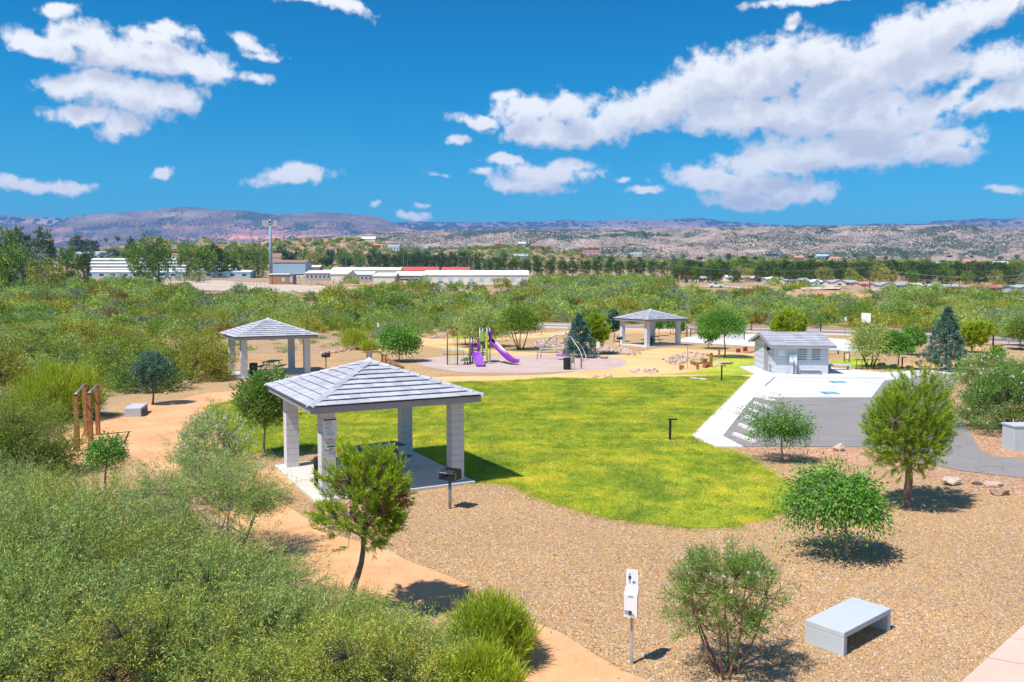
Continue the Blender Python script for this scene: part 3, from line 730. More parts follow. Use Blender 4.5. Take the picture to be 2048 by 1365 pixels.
def unit(a): return a/np.maximum(1e-9, np.linalg.norm(a, axis=-1, keepdims=True))
def leaf_quads(P, D, Lh, W, rng):
    """rhombic leaves: base P, direction D, length Lh, width W"""
    n = len(P); R = unit(unit(rng.normal(size=(n, 3)))+np.array([-.25, -.25, .75])); S = unit(np.cross(D, R))*(W*.5)[:, None]
    m = P+D*(Lh*.45)[:, None]
    V = np.stack([P, m+S, P+D*Lh[:, None], m-S], 1).reshape(-1, 3)
    F = np.arange(4*n).reshape(n, 4)
    return V, F
def tube_np(paths, radii, k=4):
    """paths (n, m, 3), radii (n, m) -> one mesh of thin tubes"""
    n, m, _ = paths.shape
    d = np.empty_like(paths); d[:, 1:-1] = paths[:, 2:]-paths[:, :-2]; d[:, 0] = paths[:, 1]-paths[:, 0]; d[:, -1] = paths[:, -1]-paths[:, -2]
    d = unit(d); ref = np.zeros_like(d); ref[..., 0] = 1; ref[np.abs(d[..., 0]) > .8] = (0, 1, 0)
    u = unit(np.cross(d, ref)); w = np.cross(d, u)
    a = 2*np.pi*np.arange(k)/k
    ring = paths[:, :, None]+radii[:, :, None, None]*(u[:, :, None]*np.cos(a)[:, None]+w[:, :, None]*np.sin(a)[:, None])
    V = ring.reshape(-1, 3)
    i, j, q = np.meshgrid(np.arange(n), np.arange(m-1), np.arange(k), indexing='ij')
    a0 = (i*m+j)*k+q; b0 = (i*m+j)*k+(q+1) % k
    F = np.stack([a0, b0, b0+k, a0+k], -1).reshape(-1, 4)
    return V, F
def curve_pts(A, B, C, m):
    t = np.linspace(0, 1, m)[None, :, None]
    return A[:, None]*(1-t)**2+2*B[:, None]*t*(1-t)+C[:, None]*t*t

def lobes(seed, dirs, amt):
    r = np.random.RandomState(seed); f = np.ones(len(dirs))
    for _ in range(9):
        c = unit(r.normal(size=3)); s = r.choice([-1, 1])
        f += s*amt*np.exp(-((1-dirs@c)/.22))
    return f

def crown(seed, H, base, rx, rz, cz, n_limb, n_tip, per, ll, lw, *, ry=None, shape='dome', tip=(.3, .5), spread=.35, up=0.2, out=.5,
          droop=0.0, lobe=.3, trunk_r=.05, wood=True, fill=.35, lean=(0, 0), wid=4, twig=.008, stems=1, stem_spread=.0, flower=0, fl_size=.05, bend=.0, needle=False, gap=.0, sub=None, barefrac=.0):
    """a plant: trunk(s), limbs, branchlets and leaves. returns leaf mesh arrays, wood arrays, flower arrays
    base: height where the crown starts; rx, ry, rz radii; cz centre height"""
    rng = np.random.RandomState(seed); ry = ry or rx
    # tip positions through the crown volume
    d = unit(rng.normal(size=(n_tip*3, 3)))
    if shape == 'dome': d[:, 2] = np.abs(d[:, 2])*1.0-.15
    d = unit(d)
    f = lobes(seed+1, d, lobe)
    rad = (fill+(1-fill)*rng.rand(len(d))**.5)*f
    if gap:
        keep = fbm(d[:, 0]*2.2+seed, d[:, 1]*2.2+d[:, 2]*3+seed, 3) > gap
        keep |= rng.rand(len(d)) < .12
        d, rad = d[keep], rad[keep]
    d, rad = d[:n_tip], rad[:n_tip]; n_tip = len(d)
    Tp = d*rad[:, None]*np.array([rx, ry, rz])
    if shape == 'cone':
        h = rng.rand(n_tip)**1.25; a = rng.rand(n_tip)*6.283; rr = (1-h)**.8*(fill+(1-fill)*rng.rand(n_tip)**.5)*(1+.25*np.sin(a*3+seed)+.2*np.sin(a*5+h*9))
        Tp = np.stack([np.cos(a)*rr*rx, np.sin(a)*rr*ry, (h*2-1)*rz], 1)
    Tp[:, 0] += lean[0]; Tp[:, 1] += lean[1]; Tp[:, 2] += cz
    Tp[:, 2] = np.maximum(Tp[:, 2], .08*H)
    # limbs
    li = rng.choice(n_tip, n_limb, replace=False); LE = Tp[li].copy()
    ctr = np.array([lean[0], lean[1], cz]); LE = ctr+(LE-ctr)*.72
    top = np.array([lean[0]*.8, lean[1]*.8, cz if shape != 'cone' else cz+rz*.9])
    hs = base+(top[2]-base)*np.clip((LE[:, 2]-base)/(max(.01, cz+rz-base)), 0, 1)**.9*.9*rng.uniform(.5, 1, n_limb)
    hs = np.clip(hs, base*.9, None)
    t_ = (hs/max(top[2], .01))
    if stems > 1:
        sa = rng.randint(0, stems, n_limb); sang = np.arange(stems)*2*np.pi/stems+rng.rand(stems)
        sx = np.cos(sang)*stem_spread; sy = np.sin(sang)*stem_spread
        root = np.stack([sx*.15, sy*.15, sx*0], 1)[sa]
        LS = np.stack([sx[sa]*(hs/H)+0, sy[sa]*(hs/H), hs], 1)
    else:
        LS = np.stack([lean[0]*.8*t_**1.3+bend*np.sin(t_*math.pi), lean[1]*.8*t_**1.3, hs], 1)
    mid = (LS+LE)/2; mid[:, 2] += -.15*np.linalg.norm(LE-LS, axis=1)*(1 if out > .3 else -1)
    LP = curve_pts(LS, mid, LE, 7)
    # branchlets from the nearest limb
    Pl = LP[:, 2:].reshape(-1, 3)
    dist = ((Tp[:, None]-Pl[None])**2).sum(-1)+1e-3*rng.rand(n_tip, len(Pl)); ni = dist.argmin(1)
    S0 = Pl[ni]; dv = Tp-S0; ln = np.linalg.norm(dv, axis=1)
    oc = unit(Tp-ctr+np.array([0, 0, 1e-3]))
    td = unit(unit(dv)*.5+oc*out+np.array([0, 0, up])+rng.normal(size=(n_tip, 3))*.25)
    tl = rng.uniform(tip[0], tip[1], n_tip)
    M = (S0+Tp)/2+np.array([0, 0, 1])*(ln*.12)[:, None]
    E = Tp+td*tl[:, None]; E[:, 2] -= droop*tl*rng.uniform(.6, 1.4, n_tip)
    E[:, 2] = np.maximum(E[:, 2], .03)
    # leaves along the outer shoot
    k = per
    s = rng.rand(n_tip, k)
    K = Tp+td*(tl*.35)[:, None]
    A = Tp[:, None]; B = K[:, None]; C = E[:, None]; q = s[..., None]
    pos_ = A*(1-q)**2+2*B*q*(1-q)+C*q*q
    dirs = unit((B-A)*(1-q)+(C-B)*q)
    jit = rng.normal(size=(n_tip, k, 3))
    if needle:
        per_ = unit(np.cross(dirs, jit)); ld = unit(dirs*rng.uniform(.7, 1.3, (n_tip, k, 1))+per_*.75)
        pos_ = pos_+jit*.004
    else:
        pos_ = pos_+jit*(spread*tl)[:, None, None]*.5
        ld = unit(dirs*.5+jit*.6+np.array([0, 0, up*.5-droop*.6]))
    n = n_tip*k
    Lh = ll*rng.uniform(.6, 1.35, n); W = lw*rng.uniform(.7, 1.3, n)
    P_ = pos_.reshape(-1, 3); P_[:, 2] = np.maximum(P_[:, 2], .01)
    leaf = leaf_quads(P_, ld.reshape(-1, 3), Lh, W, rng)
    parts = []
    if wood:
        # trunk
        if stems > 1:
            for i in range(stems):
                hh = np.linspace(0, 1, 7); zz = hh*cz*.95
                TP = np.stack([sx[i]*(.15+zz/H*.9)+.03*np.sin(hh*5+i), sy[i]*(.15+zz/H*.9)+.03*np.cos(hh*4+i), zz], 1)[None]
                parts.append(tube_np(TP, trunk_r*(1-.65*hh)[None], 7))
        else:
            hh = np.linspace(0, 1, 10); zz = hh*top[2]
            tx = lean[0]*.8*hh**1.3+bend*np.sin(hh*math.pi)
            TP = np.stack([tx+.012*H*np.sin(hh*7+seed), lean[1]*.8*hh**1.3+.01*H*np.cos(hh*6+seed), zz], 1)
            TP[0, 2] = -.05
            rr = trunk_r*(1-.7*hh); rr[0] *= 1.35
            parts.append(tube_np(TP[None], rr[None], 9))
        Lr = trunk_r*.5*rng.uniform(.6, 1, n_limb)
        parts.append(tube_np(LP, Lr[:, None]*np.linspace(1, .3, 7)[None], 5))
        nb = min(n_tip, 420)
        BP = curve_pts(S0[:nb], M[:nb], Tp[:nb], 4)
        parts.append(tube_np(BP, np.full((nb, 1), twig*1.3)*np.linspace(1, .5, 4)[None], 3))
        EP = curve_pts(Tp[:nb], K[:nb], E[:nb], 3)
        parts.append(tube_np(EP, np.full((nb, 1), twig*.6)*np.linspace(1, .4, 3)[None], 3))
    fl = None
    if flower:
        m = int(flower); idx = rng.choice(n_tip, m); c = E[idx]+rng.normal(size=(m, 3))*.03
        c = np.repeat(c, 5, 0); dd = unit(rng.normal(size=(len(c), 3)))
        fl = leaf_quads(c, dd, np.full(len(c), fl_size), np.full(len(c), fl_size*.7), rng)
    return leaf, parts, fl, (E, td, tl)
def cat_parts(parts):
    V = []; F = []; k = 0
    for v, f in parts:
        V.append(v); F.append(f+k); k += len(v)
    return np.concatenate(V), np.concatenate(F)

def plant(name, label, cat, loc, leafM, barkM, seed, group=None, turn=0, flowM=None, crown_name='crown', trunk_name='trunk', dry=0, **kw):
    leaf, parts, fl, tips = crown(seed, **kw)
    t = thing(name, label, cat, loc, turn, group)
    V, F = leaf
    if dry:                                               # some dead needles inside the crown
        rng = np.random.RandomState(seed+9); c = np.array([*kw.get('lean', (0, 0)), kw['cz']])
        q = V.reshape(-1, 4, 3); r = np.linalg.norm((q[:, 0]-c)/np.array([kw['rx'], kw['rx'], kw['rz']]), axis=1)
        sel = (r < .9) & (rng.rand(len(q)) < dry) & (fbm(q[:, 0, 0]*3+5, q[:, 0, 2]*3+seed, 3) > .52)
        if sel.any():
            D = q[sel].reshape(-1, 3); link('dead_needles', npmesh('dead_needles', D, np.arange(len(D)).reshape(-1, 4), L_DRY), t)
            V = q[~sel].reshape(-1, 3); F = np.arange(len(V)).reshape(-1, 4)
    link(crown_name, npmesh(crown_name, V, F, leafM), t)
    if parts:
        V, F = cat_parts(parts); link(trunk_name, npmesh(trunk_name, V, F, barkM, True), t)
    if fl is not None: link('flowers', npmesh('flowers', fl[0], fl[1], flowM), t)['kind'] = 'stuff'
    return t

# one-mesh bush for the wild growth: leaves, with stems as a child where it shows
def bush_meshes(nm, seed, leafM, **kw):
    leaf, parts, fl, _ = crown(seed, **kw)
    me = npmesh(nm, leaf[0], leaf[1], leafM)
    st = None
    if parts:
        V, F = cat_parts(parts); st = npmesh('stems', V, F, B_DARK)
    return me, st

# ------- plants near the camera, each its own
def D2(px, py): return G(px, py).y
def hgt(px, yb, yt):                                     # height of a plant whose base and top are seen at these rows
    b = G(px, yb); t = at(px, yt, b.y); return t.z
def wm(px, w):                                           # metres for w pixels at base pixel (x, y)
    return w/FP*G(*px).y

def small_tree(kind, label, px, top, wpx, seed, crown_bottom, name=None, group=None, dx=0, **over):
    """kind: elm, pine, cypress, mesquite; px: base pixel; top: top row; wpx: crown width; crown_bottom: lowest row of the crown"""
    p = G(*px); H = hgt(px[0], px[1], top); R = wm(px, wpx)/2; cb = hgt(px[0], px[1], crown_bottom)
    s = R                                                 # size of things in it
    px2m = p.y/FP*2                                       # metres per pixel of the finished picture
    lean = (dx/FP*p.y, 0)
    kw = dict(H=H, base=cb*1.0, rx=R*.82, rz=(H-cb)/2*.86, cz=(H+cb)/2-.05*H, lean=lean)
    if kind == 'elm':
        kw.update(n_limb=12, n_tip=230, per=34, ll=max(.07, px2m*2.2), lw=max(.035, px2m*1.1), tip=(.25*R, .5*R), spread=.5, up=0, out=.7, droop=.75, lobe=.22, shape='ball', fill=.3, trunk_r=.035+.012*R, twig=.006, gap=.26)
        kw['cz'] = cb+(H-cb)*.62; kw['rz'] = (H-cb)*.40
        lm, bm, nm, cat = L_ELM, B_GREY, 'elm_tree', 'tree'
    elif kind == 'pine':
        kw.update(n_limb=16, n_tip=430, per=46, ll=max(.10, px2m*3.2), lw=max(.012, px2m*.42), tip=(.14*R+.08, .22*R+.16), up=.85, out=.55, lobe=.26, shape='ball', fill=.35, trunk_r=.05+.02*R, needle=True, twig=.008, gap=.36)
        lm, bm, nm, cat = L_PINE, B_PINE, 'pine_tree', 'tree'
    elif kind == 'cypress':
        kw.update(n_limb=14, n_tip=260, per=36, ll=max(.08, px2m*1.9), lw=max(.035, px2m*.85), tip=(.14*R, .30*R), spread=.35, up=.5, out=.8, lobe=.16, shape='cone', fill=.45, trunk_r=.05)
        kw['rx'] = R*1.0
        lm, bm, nm, cat = L_BLUE, B_DARK, 'cypress_tree', 'tree'
    elif kind == 'cypress_round':
        kw.update(n_limb=12, n_tip=240, per=36, ll=max(.08, px2m*1.9), lw=max(.035, px2m*.85), tip=(.14*R, .30*R), spread=.35, up=.5, out=.8, lobe=.25, shape='ball', fill=.4, trunk_r=.05, gap=.3)
        lm, bm, nm, cat = L_BLUE, B_DARK, 'cypress_tree', 'tree'
    elif kind == 'mesquite':
        kw.update(n_limb=13, n_tip=250, per=36, ll=max(.07, px2m*2.0), lw=max(.022, px2m*.75), tip=(.2*R, .45*R), spread=.6, up=.15, out=.7, droop=.3, lobe=.3, shape='dome', fill=.3, trunk_r=.05+.01*R, twig=.008, gap=.34)
        kw['cz'] = cb+(H-cb)*.4; kw['rz'] = (H-cb)*.56
        lm, bm, nm, cat = L_MESQ_DK, B_DARK, 'mesquite_tree', 'tree'
    lm = over.pop('leaf', lm); bm = over.pop('bark', bm); dry = over.pop('dry', 0)
    kw.update(over)
    return plant(name or nm, label, cat, p, lm, bm, seed, group=group, dry=dry, **kw)

small_tree('pine', 'leaning young pine with brown dead needles, in front of the nearest shelter', (690,1228), 884, 200, 11, 1080, dx=60, bend=.12, dry=.9, n_tip=560, per=60, trunk_r=.075, gap=.42, lobe=.34)
small_tree('pine', 'large round-crowned pine on the gravel beside the asphalt drive', (1813,1014), 752, 205, 12, 925, n_tip=1150, per=56, trunk_r=.13, gap=.25, rz=1.05, tip=(.20, .42), fill=.25)
small_tree('elm', 'small drooping elm with its trunk nearest the concrete bench', (1690,1118), 955, 185, 13, 1034, n_tip=300, per=40, droop=.75, ll=.085, lw=.042, lobe=.5, gap=.40, fill=.2, tip=(.25, .62))
small_tree('elm', 'small drooping elm at the lower end of the parking stalls', (1563,925), 826, 108, 14, 884, n_tip=220, lobe=.45, gap=.38, fill=.2)
small_tree('elm', 'thin young elm with a small crown on the bare ground beside the exercise bars', (213,1000), 872, 84, 15, 935, n_tip=150, per=26)
small_tree('elm', 'leafy upright tree on the lawn edge behind the nearest shelter', (530,912), 752, 118, 16, 880, leaf=L_WILLOW, shape='ball', droop=.1, up=.6, n_tip=230, gap=.36, lobe=.4, ll=.15, lw=.045)
small_tree('elm', 'weeping green tree between the left shelter and the playground', (799,724), 662, 78, 17, 700, gap=.3)
small_tree('cypress_round', 'dark blue-green juniper standing behind the small concrete bench', (306,810), 700, 66, 18, 772)
small_tree('mesquite', 'spreading mesquite with a single red-brown trunk beside the ball court', (1449,716), 624, 100, 19, 678, bark=B_RED, leaf=L_ELM)
small_tree('elm', 'slim young tree with a thin pale trunk half hidden behind the court mesquite', (1417,698), 640, 40, 20, 680)
small_tree('cypress', 'broad blue cypress beside the round swing', (1157,715), 632, 66, 21, 703, rz=1.45, fill=.4, rx=1.35)
small_tree('pine', 'bright green pine on a crooked trunk right of the blue cypress', (1193,710), 626, 52, 22, 692, bend=-.1)
small_tree('cypress_round', 'narrow blue cypress behind the bright green pine, left of the far shelter', (1229,684), 614, 32, 23, 668)
small_tree('pine', 'bright lime-green round pine behind the roof of the restroom building', (1575,698), 618, 76, 24, 682)
small_tree('cypress', 'tall blue cypress with a pointed top right of the restroom building', (1891,742), 624, 66, 25, 716, rz=1.95, rx=1.45, n_tip=420)
small_tree('pine', 'round green pine right of the tall blue cypress', (1943,706), 648, 54, 26, 692)
small_tree('mesquite', 'wide multi-trunk mesquite at the right end of the restroom building', (1740,736), 652, 108, 27, 722, stems=4, stem_spread=1.4, leaf=L_MESQ, n_tip=300)
small_tree('mesquite', 'small upright tree behind the dark lamp bollard near the parking pad', (1797,739), 664, 52, 28, 716, leaf=L_ELM)
small_tree('elm', 'thin young tree on the tan gravel left of the tall blue cypress', (1826,711), 662, 40, 29, 690)
small_tree('mesquite', 'green mesquite with four trunks behind the long purple slide', (1040,700), 614, 82, 30, 676, stems=4, stem_spread=1.5, leaf=L_TOWN2)
small_tree('mesquite', 'grey-green mesquite behind the climbing tower of the playground', (962,694), 626, 88, 31, 690, stems=3, stem_spread=1.2, leaf=L_OLEA)
small_tree('mesquite', 'rust-brown mesquite behind the left half of the playground', (930,690), 634, 52, 32, 684, leaf=L_BROWN)
small_tree('mesquite', 'dark green tree at the right border beyond the gravel path', (2040,700), 636, 60, 33, 690, leaf=L_MESQ_DK)
for i, (x, y, t, w) in enumerate([(1318,672,640,18), (1341,669,638,20), (1362,668,645,16)]):
    small_tree('elm', ['first', 'second', 'third'][i]+' thin-stemmed sapling from the left behind the far shelter', (x, y), t, w, 40+i, t+16, group='saplings behind the far shelter', n_tip=60, per=16)

# desert willow in front, with bare stems and a few pale flowers
plant('desert_willow', 'tall open shrub with bare brown stems and pale pink flowers beside the concrete bench', 'shrub', G(1455,1352), L_WILLOW, B_RED, 50, crown_name='foliage', trunk_name='stems', flowM=L_FLOW,
      H=2.15, base=.25, rx=1.02, ry=.85, rz=.84, cz=1.28, n_limb=16, n_tip=330, per=40, ll=.085, lw=.0115, tip=(.16, .34), spread=.16, up=.5, out=.6, lobe=.40, shape='ball', fill=.25, trunk_r=.024, twig=.006, stems=7, stem_spread=.95, flower=60, fl_size=.034, gap=.36)
# tall flowering shrub by the loop path, and the loose branches in front of it
plant('flowering_shrub', 'tall pale flowering shrub where the path bends round the lawn', 'shrub', G(425,1010), L_OLEA, B_GREY, 51, crown_name='foliage', trunk_name='stems', flowM=L_FLOW,
      H=2.6, base=.2, rx=.95, ry=.9, rz=1.28, cz=1.35, n_limb=16, n_tip=420, per=40, ll=.095, lw=.017, tip=(.18, .36), spread=.22, up=.7, out=.5, lobe=.3, shape='ball', fill=.3, trunk_r=.03, twig=.006, stems=6, stem_spread=.7, flower=420, fl_size=.045, gap=.28)
plant('feathery_shrub', 'wide feathery shrub with arching grey branches beside the shelter path', 'shrub', G(450,1118), L_MESQ, B_GREY, 52, crown_name='foliage', trunk_name='stems',
      H=2.3, base=.2, rx=1.35, ry=1.2, rz=1.05, cz=1.12, n_limb=22, n_tip=620, per=60, ll=.058, lw=.0115, tip=(.30, .75), spread=.10, up=.25, out=.8, lobe=.45, shape='dome', fill=.2, trunk_r=.03, twig=.006, stems=7, stem_spread=1.4, gap=.34)
# right border: big dark-green shrub and a looser one above it
plant('large_shrub', 'large dark green shrub at the right border beside the grey utility cabinet', 'shrub', G(2022,862), L_WILLOW, B_DARK, 53, crown_name='foliage', trunk_name='stems', flowM=L_FLOW,
      H=3.0, base=.1, rx=1.55, ry=1.5, rz=2.15, cz=.6, n_limb=16, n_tip=620, per=46, ll=.12, lw=.03, tip=(.25, .55), spread=.35, up=.2, out=.8, lobe=.25, shape='dome', fill=.35, trunk_r=.05, stems=5, stem_spread=1.2, flower=120, fl_size=.07)
plant('loose_tree', 'loose pale-leaved tree leaning out behind the large dark shrub at right', 'tree', G(1992,800), L_WILLOW, B_GREY, 54, flowM=L_FLOW,
      H=2.7, base=.7, rx=1.7, ry=1.4, rz=.95, cz=1.5, lean=(-.4, 0), n_limb=16, n_tip=300, per=36, ll=.14, lw=.035, tip=(.4, .8), spread=.35, up=.1, out=.8, droop=.4, lobe=.4, shape='ball', fill=.3, trunk_r=.06, flower=200, fl_size=.09, gap=.36)
# lime-green brooms
def broom(label, p, H, R, seed, n=260, per=30):
    t = thing('broom_shrub', label, 'shrub', p, 0)
    leaf, parts, _, _ = crown(seed, H=H, base=.02, rx=R*.72, rz=H*.62, cz=H*.12, n_limb=14, n_tip=n, per=per, ll=.15*H+.05, lw=.007+.006*(p[1]/14), tip=(.3*H, .5*H), spread=.22, up=1.5, out=.45, lobe=.15, shape='dome', fill=.3, trunk_r=.012, twig=.005, stems=5, stem_spread=R*.5)
    link('foliage', npmesh('foliage', leaf[0], leaf[1], L_LIME), t)
    V, F = cat_parts(parts); link('stems', npmesh('stems', V, F, B_GREY), t); return t
broom('bright lime broom shrub with upright stems at the bottom of the path', G(985,1325), .98, .62, 60, 420, 60)
broom('low lime-yellow broom shrub cut by the lower picture edge', G(950,1418), .75, .62, 61, 380, 60)
broom('wide lime-green broom shrub behind the rusty exercise bars', G(118,838), 2.2, 2.1, 62, 560, 44)
broom('yellow-green broom patch among the foreground bushes', G(650,1350), .7, .55, 63, 200, 50)
broom('small yellowish broom beside the feathery foreground bushes', G(215,1135), .8, .6, 64, 160, 50)
broom('small yellow broom beside the narrow rusty sign', G(738,705), 1.1, .9, 65, 120, 20)
broom('golden broom at the wild edge left of the rusty sign', G(712,700), 1.9, 1.5, 66, 160, 24)
broom('golden broom against the wild bushes left of the left shelter', G(436,724), 1.4, 1.2, 67, 140, 24)
plant('dark_shrub', 'big dark feathery shrub at the left border in front of the exercise bars', 'shrub', G(12,955), L_MESQ_DK, B_DARK, 55, crown_name='foliage', trunk_name='stems',
      H=2.7, base=.1, rx=1.75, ry=1.6, rz=1.9, cz=.5, n_limb=20, n_tip=600, per=48, ll=.09, lw=.017, tip=(.4, .9), spread=.14, up=.35, out=.9, lobe=.3, shape='dome', fill=.3, trunk_r=.04, stems=6, stem_spread=1.2)
plant('dark_shrub', 'large dark olive bush behind the juniper and the small concrete bench', 'shrub', G(385,760), L_OLIVE, B_DARK, 56, crown_name='foliage', trunk_name='stems',
      H=2.9, base=.1, rx=2.6, ry=2.2, rz=2.3, cz=.3, n_limb=18, n_tip=420, per=40, ll=.16, lw=.045, tip=(.4, .9), spread=.3, up=.35, out=.9, lobe=.3, shape='dome', fill=.3, trunk_r=.05, stems=5, stem_spread=1.2)
plant('dark_shrub', 'bushy green shrub left of the juniper beside the clearing', 'shrub', G(262,768), L_MESQ_DK, B_DARK, 57, crown_name='foliage', trunk_name='stems',
      H=2.6, base=.1, rx=2.3, ry=2.2, rz=2.0, cz=.3, n_limb=16, n_tip=380, per=40, ll=.16, lw=.045, tip=(.4, .8), spread=.3, up=.35, out=.9, lobe=.3, shape='dome', fill=.3, trunk_r=.05, stems=5, stem_spread=1.2)
small_tree('elm', 'little round green shrub on the gravel near the right border bench', (1994,720), 694, 28, 58, 718, n_tip=60, per=24, name='low_shrub')

# ------- foreground mass: feathery mesquites, four shapes shared
FG = []
L_FGY = leafmat('yellow_green_mesquite_leaf', [(.22,.26,.04), (.38,.44,.07), (.54,.58,.10), (.64,.56,.12)], .32)
for s in range(5):
    lm = [L_MESQ, L_OLEA, L_MESQ, L_FGY, L_MESQ][s]
    FG.append(bush_meshes('mesquite_bush', 70+s, lm, H=1.5, base=.08, rx=1.25, ry=1.15, rz=1.12, cz=.22, n_limb=22, n_tip=360, per=84, ll=.058, lw=.014, tip=(.28, .80), spread=.11, up=.30, out=.9, lobe=.50, shape='dome', fill=.22, trunk_r=.022, twig=.006, stems=7, stem_spread=.9, gap=.41))
FGL = [(60,1120,1.0,'at the left border just below the big dark shrub'), (190,1112,1.0,'below the thin young elm'), (320,1150,.95,'left of the feathery shrub, below the bare ground'), (430,1190,.82,'under the feathery shrub'),
       (492,1232,.80,'at the edge of the orange path below the shelter'), (90,1230,1.05,'second row from the top at the left border'), (235,1250,1.0,'in the middle of the foreground thicket'), (395,1275,1.0,'right of the middle of the foreground thicket'),
       (515,1312,.82,'left of the leaning pine trunk'), (10,1330,1.0,'in the left border of the thicket, low down'), (150,1365,1.0,'near the lower left corner'), (320,1390,1.0,'at the lower border, left of centre of the thicket'),
       (480,1400,.95,'at the lower border below the leaning pine'), (590,1440,.78,'at the lower border, second from the right'), (765,1345,.62,'thin one right of the leaning pine trunk, over the path shadow'), (850,1395,.70,'between the leaning pine and the brooms'),
       (770,1440,.9,'at the lower border left of the brooms'), (-60,1200,1.1,'cut by the left picture border'), (-80,1420,1.1,'in the lower left corner, cut by both borders'), (700,1290,.55,'low tuft at the foot of the leaning pine'),
       (0,1030,.8,'smallest at the left border, under the dark shrub'), (120,1050,.75,'low, on the bare ground left of the thin young elm'), (330,1070,.62,'low, left of the tall flowering shrub')]
for i, (x, y, s, w) in enumerate(FGL):
    me, st = FG[(i*3) % 5]
    p = G(x, y); r = random.Random(i)
    t = thing('mesquite_bush', 'feathery grey-green foreground bush '+w, 'bush', p, r.uniform(0, 6.28), 'feathery foreground bushes')
    t.scale = (s*r.uniform(.92, 1.1), s*r.uniform(.92, 1.1), s*r.uniform(.85, 1.1))
    link('foliage', me, t); link('stems', st, t)
# ---------------------------------------------------------------- shelters
M_block = paint('pale_grey_block_paint', (.61,.61,.65), .8, wear=.06, scale=5, bmp=.15)
M_joint = paint('block_joint', (.36,.36,.40), .9)
M_fascia = paint('grey_fascia_paint', (.33,.32,.36), .6, wear=.08)
M_tile = None
def tile_mat():
    m, nt, b, _ = nodes('concrete_roof_tile'); P = pos(nt)
    oi = nt.nodes.new('ShaderNodeObjectInfo'); g = nt.nodes.new('ShaderNodeNewGeometry')
    sm = nt.nodes.new('ShaderNodeMath'); sm.operation = 'ADD'; nt.links.new(oi.outputs['Random'], sm.inputs[0]); nt.links.new(g.outputs['Random Per Island'], sm.inputs[1])
    fr = nt.nodes.new('ShaderNodeMath'); fr.operation = 'FRACT'; nt.links.new(sm.outputs[0], fr.inputs[0])
    r = rampnode(nt, fr.outputs[0], [(0, (.40,.40,.455)), (.5, (.47,.47,.53)), (1, (.54,.53,.585))])
    n = rampnode(nt, noise_n(nt, P, 5, 5, .7), [(.3, (.86, .86, .86)), (.7, (1.1, 1.1, 1.08))])
    nt.links.new(mixc(nt, .8, r.outputs[0], n.outputs[0], 'MULTIPLY'), b.inputs['Base Color'])
    b.inputs['Roughness'].default_value = .75
    bump(nt, b, noise_n(nt, P, 40, 4, .7), .3, .004); return m
M_tile = tile_mat()
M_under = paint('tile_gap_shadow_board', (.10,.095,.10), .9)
M_teal = paint('dark_teal_coated_metal', (.012,.10,.125), .45, wear=.2, scale=12)
M_black = paint('black_powder_coat', (.018,.018,.022), .45, wear=.2, scale=12)
M_steel = paint('dull_grey_steel', (.34,.36,.40), .45, .6, wear=.15, scale=9)
M_galv = paint('galvanised_steel', (.50,.52,.55), .4, .7, wear=.12, scale=20)
M_rust = paint('rusty_steel', (.34,.145,.055), .85, wear=.45, scale=9, bmp=.3)
M_wood = paint('red_brown_timber', (.30,.135,.065), .85, wear=.3, scale=6, bmp=.3)
M_white = paint('white_enamel', (.80,.81,.83), .4, wear=.03)
M_ink = paint('black_print', (.03,.03,.035), .6)
M_red = paint('red_print', (.55,.03,.06), .6)
M_green = paint('green_print', (.03,.27,.10), .6)
M_navy = paint('navy_print', (.03,.04,.13), .6)

